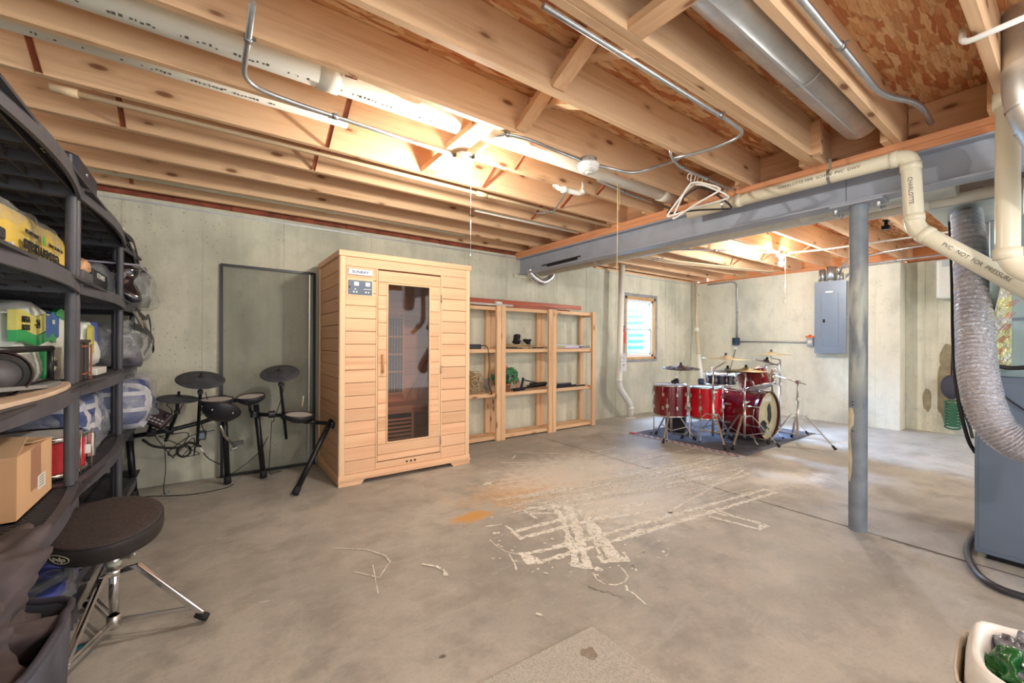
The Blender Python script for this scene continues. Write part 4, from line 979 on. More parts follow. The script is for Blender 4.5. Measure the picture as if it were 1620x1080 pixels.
# ---------------------------------------------------------------- framed screen leaning on the wall
def mk_mesh():
    t = NT('dark_insect_mesh', .6, 0, .3); t.col(srgb(78, 92, 84)); t.put(t.b.inputs['Alpha'], .17)
    return t.m
sc_ = thing('framed_screen', 'tall black-framed mesh screen leaning on the back wall beside the sauna', 'screen', (.44, 4.3, 0))
mb = MB(); L = lambda z: 4.29+.045*z/1.82
def sbar(x0, z0_, x1, z1_, w=.022): return MB().bar((x0, L(z0_), z0_), (x1, L(z1_), z1_), w, .016, up=(0, 1, 0))
for a in (((.084, 0, .074, 1.812)), ((.80, 0, .803, 1.800))): sbar(*a).build('frame_rail', M_blackm, sc_)
sbar(.07, 1.806, .81, 1.799).build('frame_rail', M_blackm, sc_); sbar(.07, .012, .81, .012).build('frame_rail', M_blackm, sc_)
MB().box(.745, 4.27, 0, .755, 4.275, 1.78).build('edge_trim', M_zinc, sc_)
mb = MB().add([(.088, L(.02)-.0, .02), (.80, L(.02), .02), (.80, L(1.79), 1.79), (.08, L(1.79), 1.79), (.088, L(.02)+.002, .02), (.80, L(.02)+.002, .02), (.80, L(1.79)+.002, 1.79), (.08, L(1.79)+.002, 1.79)], [(0,1,2,3),(7,6,5,4),(0,4,5,1),(1,5,6,2),(2,6,7,3),(3,7,4,0)])
mb.build('mesh', mk_mesh(), sc_)
mb = MB()
for i in range(9):
    z_ = 1.70-i*.024; mb.add([(.09, L(z_)-.003, z_), (.75, L(z_)-.003, z_+.006*sin(i)), (.75, L(z_)-.003, z_+.0015+.006*sin(i)), (.09, L(z_)-.003, z_+.0015)], [(0, 1, 2, 3)])

# ---------------------------------------------------------------- pine shelving
FY, BY = 4.06, 4.335
zs = [.045, .545, 1.065, 1.565]
us = [(2.035, 2.78), (2.785, 3.585), (3.590, 4.385)]
names = ['pine shelf unit next to the sauna, partly hidden by it', 'middle pine shelf unit holding the plant', 'right-hand pine shelf unit nearest the window']
for (x0, x1), lb in zip(us, names):
    t = thing('wooden_shelf', lb, 'shelf', ((x0+x1)/2, (FY+BY)/2, 0), 'pine shelf units along the back wall')
    PW = .062
    for px_ in (x0, x1-PW):
        for py_ in (FY, BY-.038): MB().box(px_, py_, 0, px_+PW, py_+.038, 1.585 if py_ == FY else 1.585).build('post', M_shelfwood, t, bevel=.002, seg=1)
    for z_ in zs:
        MB().box(x0+.0, FY+.04, z_-.025, x0+.02, BY-.04, z_+.02).build('cleat', M_shelfwood, t) if False else None
        MB().box(x0+PW*.2, FY+.038, z_-.03, x1-PW*.2, FY+.052, z_+.012).build('front_rail', M_shelfwood_x, t, bevel=.001, seg=1)
        for i in range(3):
            w_ = (BY-.02-FY-.055)/3; MB().box(x0+.01, FY+.055+i*w_+.002, z_-.006, x1-.01, FY+.055+(i+1)*w_-.002, z_+.012).build('shelf_board', M_shelfwood_x, t, bevel=.001, seg=1)
        for px_ in (x0+.006, x1-.028): MB().box(px_, FY+.04, z_-.045, px_+.022, BY-.04, z_-.006).build('cleat', M_shelfwood, t)
ZT = 1.585
# red-brown boards lying on top
def rb(lb, x0, x1, y, z, w=.10, h=.022, tilt=0, col=None): return tag(MB().bar((x0, y, z+h/2), (x1, y+tilt, z+h/2), w, h).build('trim_board', col or M_redwood, bevel=.002, seg=1), lb, 'board', 'boards laid on the pine shelves')
rb('long red-brown stained board standing on edge atop the pine shelves', 2.05, 4.16, 4.13, ZT+.025, .02, .055)
rb('thin red-brown stained board lying flat under the long one on top of the shelves', 2.05, 3.72, 4.18, ZT, .07, .022)
rb('shorter red-brown board with a pale end on the middle pine shelf unit', 2.9, 4.05, 4.26, ZT, .07, .02, .0)
rb('grey primed board lying at the left end of the shelf tops', 2.05, 2.95, 4.085, ZT, .05, .024, 0, plain('grey_primed_board', (188, 178, 172), .6))
tag(softbox((2.76, 4.10, ZT+.024), .10, .05, .03, .012, 30, 3).build('crumpled_wrap', M_white), 'crumpled white tape wrap on the board end above the first posts', 'wrap')
# things on the shelves
def on(z): return z+.0125
t = thing('black_case', 'flat black device on the upper shelf beside the sauna, cable hanging down', 'device', (2.2, 4.2, on(zs[2])))
MB().box(2.05, 4.125, on(zs[2]), 2.545, 4.30, on(zs[2])+.055).build('case', M_blackm, t, bevel=.006)
MB().tube(spline([(2.53, 4.13, on(zs[2])+.04), (2.575, 4.045, 1.10), (2.60, 4.04, .9), (2.59, 4.04, .70), (2.64, 4.045, .57), (2.66, 4.10, .565)]), .005, 8).build('cable', M_blackm, t)
def tangle(name, label, c, rx, ry, rz, r, mat, n=60, seed=1, cat='cable'):
    random.seed(seed); P = []
    for i in range(n):
        a = i*1.9+random.uniform(-.5, .5); k = random.uniform(.35, 1)
        P.append(Vector(c)+Vector((rx*k*cos(a), ry*k*sin(a), rz*(.5+.5*sin(i*1.3+random.uniform(-1, 1))))))
    mb = MB().tube(spline(P, 5), r, 6); lo = min(v_.z for v_ in mb.v); mb.v = [v_+Vector((0, 0, c[2]-lo)) for v_ in mb.v]
    return tag(mb.build(name, mat), label, cat)
M_hemp = plain('tan_rope', (188, 164, 128), .8, 0, .1)
tangle('rope_coil', 'loose coil of tan rope on the lower shelf beside the sauna', (2.50, 4.2, on(zs[1])), .13, .08, .24, .005, M_hemp, 50, 2, 'rope')
tangle('wire_coil', 'small coil of grey wire on the lower shelf right of the tan rope', (2.69, 4.21, on(zs[1])), .035, .06, .16, .004, plain('grey_wire', (150, 146, 140), .5), 26, 5, 'wire')
tangle('rope_tangle', 'flat tangle of tan cord across the middle upper shelf', (3.10, 4.19, on(zs[2])), .27, .09, .04, .0055, M_hemp, 90, 3, 'rope')
tangle('black_cable_pile', 'pile of thick black cable on top of the tan cord, middle upper shelf', (3.10, 4.20, on(zs[2])+.05), .06, .05, .10, .014, M_rubber, 22, 8)
tangle('black_cable_pile', 'smaller heap of black cable right of the larger one, middle upper shelf', (3.28, 4.20, on(zs[2])+.05), .05, .05, .06, .013, M_rubber, 16, 11)
t = tag(MB().tube(spline([(2.86, 4.15, on(zs[2])+.012), (3.0, 4.12, on(zs[2])+.012), (3.2, 4.13, on(zs[2])+.011), (3.50, 4.15, on(zs[2])+.012)]), .007, 8).build('black_cable', M_rubber), 'single black cable laid along the front of the middle upper shelf', 'cable')
M_mag = [plain('paper_stack_%d' % i, c, .5) for i, c in enumerate(((206, 202, 206), (232, 226, 230), (150, 110, 160), (208, 196, 110), (176, 178, 184), (120, 120, 128)))]
z_ = on(zs[2])
for i, (x0, x1, y0, y1, h, mi, lb) in enumerate(((3.64, 4.18, 4.12, 4.28, .012, 2, 'thin purple folder at the bottom of the flat pile, right upper shelf'), (3.66, 3.84, 4.12, 4.27, .016, 3, 'yellowish booklet near the left end of the right upper shelf'), (3.85, 4.12, 4.12, 4.26, .018, 1, 'white booklet in the middle of the right upper shelf'), (4.14, 4.34, 4.13, 4.28, .014, 5, 'dark grey flat tool at the right end of the upper shelf'))):
    zz = z_+(.012 if mi in (3, 1) else 0) + (.0 if mi != 5 else .012)
    tag(MB().box(x0, y0, zz, x1, y1, zz+h).build('booklet', M_mag[mi], bevel=.002, seg=1), lb, 'booklet')
tag(MB().bar((3.66, 4.24, z_+.048), (4.36, 4.16, z_+.040), .03, .010).build('metal_strip', M_emt), 'long grey metal strip lying across the booklets', 'strip')
tag(MB().bar((3.72, 4.16, z_+.036), (4.30, 4.20, z_+.036), .025, .008).build('metal_strip', M_mag[4]), 'second pale strip below the grey one on the right upper shelf', 'strip')
# fake plant in a pot
pt_ = thing('potted_plant', 'artificial green leafy plant with a few red blooms on the middle lower shelf', 'plant', (2.93, 4.2, on(zs[1])))
M_pot = plain('terracotta_pot', (176, 120, 96), .7); z_ = on(zs[1])
MB().lathe([(.001, z_), (.045, z_), (.058, z_+.08), (.064, z_+.08), (.064, z_+.095), (.05, z_+.095), (.05, z_+.08), (.001, z_+.078)], Matrix.Translation((2.95, 4.2, 0)), 20).build('pot', M_pot, pt_)
M_leaf = plain('green_leaf', (62, 128, 76), .45, 0, .3, 20); M_leaf2 = plain('dark_green_leaf', (40, 100, 70), .45, 0, .3, 20)
random.seed(11)
mb = MB()
for i in range(16):
    a = random.uniform(0, 2*pi); e_ = Vector((2.95+.13*cos(a)*random.uniform(.3, 1.2), 4.2+.07*sin(a), z_+random.uniform(.14, .30)))
    mb.tube(spline([(2.95, 4.2, z_+.07), Vector((2.95, 4.2, z_+.15)).lerp(e_, .4), e_], 4), .0025, 5)
mb.build('stem', M_leaf2, pt_)
LV = [(-.0, 0, 0), (.35, .5, .06), (.8, .38, .04), (1, 0, -.06), (.8, -.38, .04), (.35, -.5, .06), (.45, 0, -.02)]
for i in range(150):
    a = random.uniform(0, 2*pi); el = random.uniform(-.25, 1.3); rr = random.uniform(.55, 1)
    c = Vector((2.95+.20*rr*cos(a)*cos(el), 4.19+.075*rr*sin(a)*cos(el), z_+.14+.17*rr*sin(el)))
    d = Vector((cos(a), sin(a)*.7, random.uniform(-.4, .7))).normalized(); s = random.uniform(.042, .064)
    M = mto(c, Vector((random.uniform(-.5, .5), -1, random.uniform(-.2, .9)))) @ Matrix.Rotation(random.uniform(0, 2*pi), 4, 'Z')
    mb = MB(); mb.M = M; mb.add([(x*s, y*s*.8, q*s*2) for x, y, q in LV], [(0, 1, 6), (1, 2, 6), (2, 3, 6), (3, 4, 6), (4, 5, 6), (5, 0, 6)], True)
    mb.build('leaf', random.choice((M_leaf, M_leaf, M_leaf2)), pt_)
for q in ((.10, -.03, .12), (.14, -.05, .06), (-.02, -.03, .30), (.17, -.02, .10), (-.08, -.04, .05)):
    mb = MB(); c = Vector((2.93+q[0], 4.16+q[1]*.5, z_+q[2]))
    for k in range(5): mb.sphere(c+Vector((.012*cos(k*1.26), -.004, .012*sin(k*1.26))), .010, 6, 4, (1, .5, 1))
    lab(mb.build('blossom', plain('pink_blossom', (216, 120, 110), .6), pt_), 'small pink artificial blossom')
# folded black stands
t = thing('folded_music_stand', 'folded black metal stand lying on the middle lower shelf right of the plant', 'stand', (3.3, 4.15, z_))
MB().tube([(2.98, 4.13, z_+.025), (3.56, 4.17, z_+.040)], .012, 8).build('tube', M_blackm, t)
MB().tube([(3.20, 4.10, z_+.060), (3.56, 4.13, z_+.072)], .010, 8).build('tube', M_blackm, t)
MB().tube([(3.16, 4.12, z_+.135), (3.50, 4.15, z_+.055)], .008, 8).build('tube', M_blackm, t)
MB().bar((3.12, 4.12, z_+.03), (3.155, 4.12, z_+.16), .02, .025).build('bracket', M_blackm, t); MB().bar((3.0, 4.10, z_+.02), (3.18, 4.14, z_+.02), .03, .03).build('foot', M_blackm, t)
MB().bar((3.30, 4.16, z_+.065), (3.56, 4.17, z_+.070), .05, .035).build('tray', M_blackm, t)
t = thing('black_bar', 'long thick black bar lying on the right lower shelf', 'bar', (3.85, 4.14, z_)); MB().bar((3.62, 4.15, z_+.032), (3.98, 4.15, z_+.032), .06, .05).build('bar_body', M_blackm, t, bevel=.006); MB().bar((3.98, 4.15, z_+.018), (4.08, 4.15, z_+.016), .04, .02).build('tip', M_blackm, t)
tag(MB().bar((3.62, 4.10, z_+.010), (4.24, 4.13, z_+.010), .02, .016).build('black_rod', M_blackm), 'thin black rod in front of the thick bar on the right lower shelf', 'rod')
# ---------------------------------------------------------------- electronic drum kit by the back wall
ed = thing('electronic_drum_kit', 'black electronic drum kit on a low tubular rack beside the sauna', 'drum kit', (.1, 4.0, 0))
YE = 3.98
M_pad = plain('grey_mesh_head', (196, 190, 186), .7, 0, .04, 60); M_cym = plain('black_rubber_cymbal', (66, 68, 76), .65, 0, .25, 14)
def leg(top, foot, r=.021, k=None):
    t = MB().tube([top, foot], r, 16).build('leg', M_blackm, ed)
    d = (Vector(foot)-Vector(top)).normalized(); MB().tube([Vector(foot)-d*.06, Vector(foot)], [r+.003, r+.007], 16).build('rubber_foot', M_rubber, t); return t
T1, F1 = ay(204, 684, 4.02), Vector((-.44, 4.06, .01))
T2, F2 = ay(353, 625, 4.05), Vector((.12, 4.07, .01))
T3, F3 = ay(405, 640, 4.08), Vector((.37, 4.08, .01))
T4, F4 = ay(524, 664, 3.66), az(466, 782, .01)
for a, b in ((T1, F1), (T2, F2), (T3, F3), (T4, F4)): leg(a, b)
def clampb(p, d=(1, 0, 0), r=.03, l=.05):
    mb = MB().lathe([(r, -l/2), (r, l/2)], mto(p, d), 10, False, True); mb.lathe([(.006, 0), (.006, .045)], mto(p, (0, -1, 0)), 8, True, True)
    mb.bar(Vector(p)+Vector((-.016, -.047, 0)), Vector(p)+Vector((.016, -.047, 0)), .012, .01); return mb.build('clamp', M_black, ed, bevel=.003, seg=1)
R1 = ay(232, 688, 4.0); R2 = ay(330, 668, 4.0)
MB().tube([T1+Vector((0, -.01, -.03)), ay(270, 680, 4.0), ay(318, 668, 4.03), T2+Vector((0, 0, -.16))], .016, 12).build('cross_tube', M_blackm, ed)
R3 = ay(452, 655, 4.05)
MB().tube([T2+Vector((0, 0, -.03)), T3+Vector((0, 0, .02)), ], .016, 12).build('cross_tube', M_blackm, ed)
A1 = ay(402, 655, 4.06); A2 = ay(450, 657, 4.02)
MB().tube([A1, A2, ay(500, 668, 3.85), T4+Vector((-.0, 0, -.03))], .016, 12).build('cross_tube', M_blackm, ed)
for p, d in ((T1+Vector((0, -.01, -.03)), (0, 0, 1)), (ay(240, 684, 4.0), (1, 0, 0)), (ay(268, 680, 4.0), (1, 0, 0)), (T2+Vector((0, 0, -.16)), (0, 0, 1)), (A1, (0, 0, 1)), (ay(430, 655, 4.03), (1, 0, 0)), (ay(450, 657, 4.02), (1, 0, 0)), (T4+Vector((0, 0, -.04)), (.3, 0, .9))): clampb(p, d)
def cymbal(p, n, r, lb, post_to, wear=True):
    p = Vector(p); M = mto(p, n)
    c = MB().lathe([(.001, .012), (.022, .010), (.03, .004), (r*.75, -.004), (r*.97, -.010), (r, -.014), (r*.97, -.018), (.03, -.008), (.001, -.006)], M, 40).build('cymbal_pad', M_cym, ed); lab(c, lb)
    MB().lathe([(.001, .042), (.009, .042), (.009, .012), (.020, .012), (.020, .006)], M, 12).build('wing_nut', M_rubber, c)
    q = Vector(post_to); MB().tube([p-Vector(n).normalized()*.012, p-Vector(n).normalized()*.05, p-Vector(n).normalized()*.05+Vector((0, 0, -.06)), q], .0115, 10).build('cymbal_arm', M_blackm, ed)
    clampb(p-Vector(n).normalized()*.06+Vector((0, 0, -.05)), (0, 0, 1), .018, .03)
NV = lambda u, v: Vector((u, v, 1)).normalized()
cymbal(ay(318, 598, 3.92), (.07, -.36, .93), .155, 'black rubber cymbal pad, left one of the two large', ay(312, 706, 4.05))
cymbal(ay(443, 588, 3.92), (-.12, -.40, .91), .145, 'black rubber cymbal pad beside the sauna', ay(453, 694, 4.02))
cymbal(ay(282, 628, 3.90), (.10, -.13, .98), .125, 'small low black rubber hi-hat pad', ay(262, 697, 4.02))
def pad(p, n, r, lb, h=.05):
    M = mto(p, n)
    c = lab(MB().lathe([(.001, -h), (r*.55, -h), (r*.85, -h*.6), (r, -.015), (r, .004), (r*.99, .012), (r*.93, .013), (r*.92, .006), (r*.90, .005)], M, 36).build('drum_pad', M_black, ed), lb)
    MB().lathe([(.001, .0065), (r*.905, .0065)], M, 36).build('mesh_head', M_pad, c); return c
pad(ay(343, 633, 3.86), (.0, -.10, .99), .108, 'round mesh drum pad left of centre')
pad(ay(397, 628, 3.92), (-.10, -.12, .99), .100, 'round mesh drum pad right of centre')
pad(ay(473, 657, 3.84), (.06, -.10, .99), .110, 'round mesh drum pad at the right end of the rack')
M = mto(ay(350, 652, 3.78), (.22, .55, .80))
c = lab(MB().lathe([(.001, -.055), (.05, -.052), (.09, -.035), (.123, .0), (.126, .012), (.12, .02), (.001, .02)], M, 36).build('drum_pad', M_black, ed), 'larger pad tilted to show its domed underside')
for a in (-.6, .5, 1.9): MB().lathe([(.006, 0), (.006, .01), (.001, .012)], mto(M @ Vector((.10*cos(a+4), .10*sin(a+4), -.026)), M.to_3x3() @ Vector((0, 0, -1))), 8).build('lug_screw', M_zinc, c)
MB().tube([ay(348, 672, 3.84), ay(356, 690, 3.93), ay(368, 702, 3.98)], .010, 10).build('kick_arm', M_chrome2, ed)
mb = MB(); q = ay(372, 702, 3.98)
mb.sphere(q, .022, 10, 8).lathe([(.018, -.03), (.018, .03)], mto(q+Vector((.02, -.02, .01)), (1, -.4, .2)), 10, False, True).lathe([(.012, -.02), (.012, .02)], mto(q+Vector((-.01, -.03, -.03)), (1, .4, .2)), 10, False, True); mb.build('ball_joint', M_zinc, ed)
MB().tube([ay(395, 640, 3.98), ay(396, 650, 4.02), A1], .012, 10).build('pad_arm', M_blackm, ed); MB().tube([ay(345, 645, 3.90), ay(350, 640, 4.0), T2+Vector((0, 0, -.04))], .012, 10).build('pad_arm', M_blackm, ed); MB().tube([ay(480, 668, 3.84), ay(505, 667, 3.82)], .012, 10).build('pad_arm', M_blackm, ed)
# sound module
mo = ay(241, 659, 3.84)
r_m = Vector((.80, -.42, -.42)).normalized(); u_m = Vector((.15, .55, .80)); Mm = frame_m(mo, r_m, u_m)
mb = MB(); mb.M = Mm; mb.box(-.105, -.055, -.03, .105, .065, .018); m_ = lab(mb.build('sound_module', plain('brown_black_plastic', (58, 46, 48), .4), ed, bevel=.012), 'dark sound module with a small grey screen')
mb = MB(); mb.M = Mm; mb.prism(blob(-.03, .030, .055, .028, 2, 20, 0), .018, .022); mb.build('screen_bezel', plain('silver_bezel', (150, 150, 156), .35, .5), m_)
mb = MB(); mb.M = Mm; mb.box(-.062, .016, .022, .004, .044, .024); mb.build('screen', plain('lcd', (120, 130, 126), .3), m_)
for k in range(8):
    mb = MB(); mb.M = Mm; x_, y_ = -.005+(k % 4)*.026, -.035+(k//4)*.020; mb.box(x_, y_, .018, x_+.017, y_+.010, .022); mb.build('button', plain('pale_button', (170, 164, 164), .4), m_)
mb = MB(); mb.M = Mm; mb.lathe([(.016, .018), (.014, .030), (.001, .031)], Matrix.Translation((.075, .035, 0)), 16); mb.build('dial', M_black, m_)
MB().tube([mo+Vector((.0, .03, -.02)), ay(235, 686, 4.0)], .012, 8).build('module_arm', M_blackm, ed)
# interface box
q = ay(320, 688, 3.94); mb = MB(); mb.M = Matrix.Translation(q) @ Matrix.Rotation(.1, 4, 'Y'); mb.box(-.026, -.012, -.035, .026, .012, .035); b_ = mb.build('interface_box', M_black, ed, bevel=.005)
mb = MB(); mb.M = Matrix.Translation(q) @ Matrix.Rotation(.1, 4, 'Y'); mb.box(-.017, -.014, -.024, .016, -.011, .022); mb.build('screen', plain('lcd2', (120, 134, 150), .3), b_)
# cables
random.seed(5)
def cab(pts, r=.0032, nm='cable', mt=None): return MB().tube(spline([Vector(p) for p in pts], 8), r, 6).build(nm, mt or M_rubber, ed)
cab([ay(225, 695, 3.95), ay(245, 706, 3.93), ay(280, 708, 3.92), ay(300, 700, 3.94), ay(318, 706, 3.95)], .009)
for s in range(3):
    P = [ay(250+random.uniform(-8, 8), 690, 3.95)]
    for i in range(4): P.append(ay(random.uniform(255, 330), random.uniform(685, 722), random.uniform(3.9, 3.97)))
    P.append(ay(random.uniform(300, 345), 680, 3.97)); cab(P)
for k in range(3):
    c = ay(291, 713, 3.93); cab([c+Vector(((.045-.004*k)*cos(a), random.uniform(-.01, .01), (.045-.004*k)*sin(a))) for a in [i*pi/4 for i in range(9)]], .004)
cab([ay(260, 702, 3.95), ay(262, 740, 3.95), ay(259, 770, 3.95), Vector((-.27, 4.05, .006))], .003)
MB().lathe([(.006, 0), (.005, .03)], mto(Vector((-.27, 4.05, .012)), (.3, .2, .1)), 8, True, True).build('jack_plug', M_zinc, ed)
cab([ay(317, 709, 3.96), ay(330, 725, 3.98), ay(350, 735, 4.02)], .004); MB().tube([ay(316, 708, 3.96), ay(322, 715, 3.965)], .006, 8).build('jack_plug', M_white, ed)
cab([ay(424, 690, 3.98), ay(410, 715, 4.0), ay(380, 740, 4.0), ay(360, 752, 4.1), Vector((.05, 4.28, .01))], .003)
cab([ay(430, 665, 3.98), ay(428, 700, 3.98), ay(426, 745, 3.98), Vector((.46, 4.18, .006)), Vector((.52, 4.20, .006))], .003)
cab([ay(432, 668, 3.95), ay(445, 630, 3.93), ay(450, 605, 3.95)], .003); cab([ay(326, 690, 3.93), ay(316, 660, 3.9), ay(330, 645, 3.86), ay(325, 620, 3.9)], .003)
cab([ay(268, 676, 3.95), ay(272, 650, 3.93), ay(264, 640, 3.93), ay(276, 632, 3.92)], .003); cab([ay(300, 628, 3.92), ay(288, 642, 3.95), ay(275, 665, 3.97)], .003)
cab([az(230, 785, .004), az(300, 782, .004), az(355, 772, .004), az(370, 765, .004)], .003)
tag(MB().tube([ay(478, 643, 3.82), ay(480, 626, 3.82)], .004, 8).build('drumstick', plain('pale_stick', (226, 206, 170), .6)), 'pale drumstick tip standing behind the right end drum pad', 'drumstick')
# ---------------------------------------------------------------- black plastic shelving along the left wall
TZ = [1.78, 1.395, .978, .575, .17]
XFp, XBk = -.452, -.91
def edge_x(s, bow, xf=XFp): return xf+.024+bow*sin(pi*s)
def rack(y0, y1, label, bow=.034, tiers=TZ, XFp=-.452, XBk=-.91):
    t = thing('plastic_shelf', label, 'shelf', ((XFp+XBk)/2, (y0+y1)/2, 0), 'charcoal plastic shelving along the left wall')
    N = 14
    for z in tiers:
        mb = MB(); outer = []; inner = []
        F = [(edge_x(i/N, bow, XFp), y0+(y1-y0)*i/N) for i in range(N+1)]
        O = F+[(XBk-.03, y1), (XBk-.03, y0)]
        cx, cy = (XFp+XBk)/2, (y0+y1)/2
        I = [(x-.012, min(max(y, y0+.012), y1-.012)) for x, y in F]+[(XBk-.018, y1-.012), (XBk-.018, y0+.012)]
        I2 = [(x-.030, min(max(y, y0+.03), y1-.03)) for x, y in F]+[(XBk+.0, y1-.03), (XBk+.0, y0+.03)]
        n = len(O); vs = [(x, y, z) for x, y in O]+[(x, y, z-.05) for x, y in O]+[(x, y, z-.05) for x, y in I]+[(x, y, z-.006) for x, y in I]+[(x, y, z) for x, y in I2]
        fs = []
        for i in range(n):
            j = (i+1) % n
            fs += [(i, n+i, n+j, j), (n+i, 2*n+i, 2*n+j, n+j), (2*n+i, 3*n+i, 3*n+j, 2*n+j), (4*n+i, i, j, 4*n+j), (3*n+i, 4*n+i, 4*n+j, 3*n+j)]
        mb.add(vs, fs); s_ = mb.build('shelf', M_shelfpl, t)
        mb = MB(); yy = y0+.045
        while yy < y1-.03:
            mb.box(XBk, yy, z-.014, XFp+.0+bow*.9*sin(pi*(yy-y0)/(y1-y0)), yy+.008, z-.002); yy += .026
        for k in range(6):
            x_ = XBk+.02+k*.088; mb.box(x_, y0+.02, z-.038, x_+.006, y1-.02, z-.010); mb.box(x_+.03, y0+.02, z-.012, x_+.05, y1-.02, z-.002)
        for k in range(4):
            y_ = y0+(y1-y0)*(k+1)/5; mb.box(XBk, y_, z-.044, XFp, y_+.005, z-.012)
        d_ = mb.build('deck_grid', M_shelfdeck, s_); d_['kind'] = 'stuff'
    zz = [0]+[z for z in sorted(tiers)]
    for px_, in ((XFp,), (XBk,)):
        for py_ in (y0+.026, y1-.026):
            for a, b in zip(zz[:-1], zz[1:]):
                mb = MB().lathe([(.0155, a+(.004 if a else 0)), (.0172, a+.05), (.0172, b-.09), (.0155, b-.05)], Matrix.Translation((px_, py_, 0)), 20); 
                mb.build('post', M_shelfpl, t)
    return t
Y0, Y1, Y2, Y3 = 1.47, 2.405, 3.515, 4.285
rA = rack(Y0, Y1, 'charcoal plastic shelf unit nearest the camera, holding the cardboard box')
rB = rack(Y1+.006, Y2, 'charcoal plastic shelf unit in the middle, holding the big paper-roll packs')
rC = rack(Y2+.02, Y3, 'charcoal plastic shelf unit in the corner by the back wall, holding shiny plastic bags', XFp=-.482, XBk=-.94)
def top(k): return TZ[k]+.0008
def pbox(name, label, cat, x0, y0, z0, x1, y1, z1, mat, bev=.004): return tag(MB().box(x0, y0, z0, x1, y1, z1).build(name, mat, bevel=bev), label, cat)
# on the top tier
t = thing('black_case', 'black round-ended hard case on the top shelf tier by the back wall', 'case', (-.62, 3.2, top(0)))
pa, pb = az(104, 320, 1.78), az(160, 330, 1.78)
x0_, x1_ = -.80, -.47; yq = 2.80; zt = 1.78
poly = [(-.86, 2.62), (-.52, 2.62), (-.50, 2.66), (-.47, 3.10), (-.50, 3.22), (-.58, 3.28), (-.86, 3.28)]
MB().prism([(-.86, 2.60), (-.50, 2.60), (-.478, 2.64), (-.478, 3.00), (-.50, 3.10), (-.56, 3.16), (-.86, 3.16)], zt, zt+.20).build('case_body', plain('blue_black_case', (44, 48, 64), .4, 0, .08), t, bevel=.012)
MB().lathe([(.001, .004), (.010, .004), (.012, 0)], mto((-.478, 2.78, zt+.155), (1, 0, 0)), 14).build('case_screw', M_zinc, t)
t = thing('silver_clamp', 'small silver metal clamp standing on the front edge of the nearest top tier', 'clamp', (-.42, 2.0, zt))
c = az(68, 242, 1.78); c = Vector((-.40, 2.05, zt)); c = ax(68, 238, -.425)
MB().bar((c.x, c.y, zt), (c.x, c.y, c.z+.03), .014, .006).bar((c.x, c.y-.012, c.z+.03), (c.x, c.y-.012, c.z-.0), .006, .006).bar((c.x, c.y+.012, c.z+.03), (c.x, c.y+.012, c.z), .006, .006).build('clamp_body', M_chrome, t); MB().bar((c.x, c.y-.05, zt+.003), (c.x, c.y+.08, zt+.003), .02, .006).build('clamp_foot', M_chrome2, t)
t = thing('nylon_straps', 'black and white striped strap with a metal hook hanging over the shelf end, top tier', 'strap', (-.50, 3.8, 1.79))
s0 = [(-.62, 3.30, zt+.07), (-.50, 3.42, zt+.03), (-.435, 3.62, zt+.005), (-.43, 3.80, zt-.03), (-.425, 3.95, zt-.13)]
P = spline(s0, 6)
for k, dx in enumerate((0, .02)):
    mb = MB()
    for i in range(len(P)-1): mb.bar(P[i]+Vector((dx, -dx*2, dx)), P[i+1]+Vector((dx, -dx*2, dx)), .004, .026)
    mb.build('strap_band', M_black, t)
MB().tube(spline([(-.53, 3.40, zt+.10), (-.50, 3.44, zt+.13), (-.47, 3.50, zt+.09), (-.47, 3.47, zt+.04)]), .005, 8).build('hook', M_chrome, t)
for k in range(3): MB().bar((-.52+.01*k, 3.40+.03*k, zt+.085-.022*k), (-.44+.005*k, 3.56+.03*k, zt+.075-.022*k), .004, .009).build('stripe', M_whitepaint, t)
# second tier
YL = plain('yellow_wrap', (240, 206, 96), .25, 0, .08, 6)
t = thing('paper_towel_pack', 'yellow plastic-wrapped pack lying upside down on the second tier of the shelves', 'package', (-.70, 2.75, top(1)))
softbox((-.70, 2.50, top(1)+.035), .28, .86, .205, .012, 7, 4, 10, 7).build('wrapped_rolls', YL, t)
sbm = softbox((-.702, 2.50, top(1)+.135), .284, .868, .112, .016, 7, 8, 10, 6); lab(sbm.build('clear_wrap', M_film, t), 'clear grey plastic film over the top of the pack')
Mx = frame_m(Vector((-.562, 2.545, top(1)+.090)), (0, -1, -.03), (0, .03, -1)); Mx = Mx
n_ = Vector((1, 0, 0)); 
def face_x(c, size, body, mat, par, flip=False, rx=0, **k):
    right = Vector((0, 1, rx)); up = Vector((0, -rx, 1))
    if flip: right, up = -right, -up
    return text(body, size, frame_m(Vector(c), right, up), mat, par, 'lettering', **k)
# lettering on the side that faces the room (+X), upside down as the pack lies
face_x((-.5475, 2.47, top(1)+.105), .072, 'essentials', M_paint, t, True, .0, bold=.002, sx=1.6)
face_x((-.5475, 2.34, top(1)+.160), .022, 'LINER NAPKIN', M_paint, t, True); face_x((-.5475, 2.64, top(1)+.158), .020, 'ALL PURPOSE TOWELS', M_paint, t, True)
MB().lathe([(.001, .002), (.020, .001), (.022, 0)], mto((-.5475, 2.48, top(1)+.160), (1, 0, 0)), 18).build('green_seal', plain('leaf_green', (120, 190, 80), .4), t)
MB().box(-.558, 2.78, top(1)+.040, -.551, 3.0, top(1)+.058).build('orange_band', plain('orange_band', (236, 160, 120), .4), t); MB().box(-.558, 2.80, top(1)+.036, -.5505, 3.04, top(1)+.041).build('green_band', plain('green_band', (60, 170, 80), .4), t)
pbox('black_box', 'small black plastic box on the second tier right beside the nearest post', 'box', -.53, 2.30, top(1), -.47, 2.385, top(1)+.055, M_black)
t = thing('power_adapter', 'black adapter with a dull lens at the left edge on the second tier', 'adapter', (-.5, 1.95, top(1)))
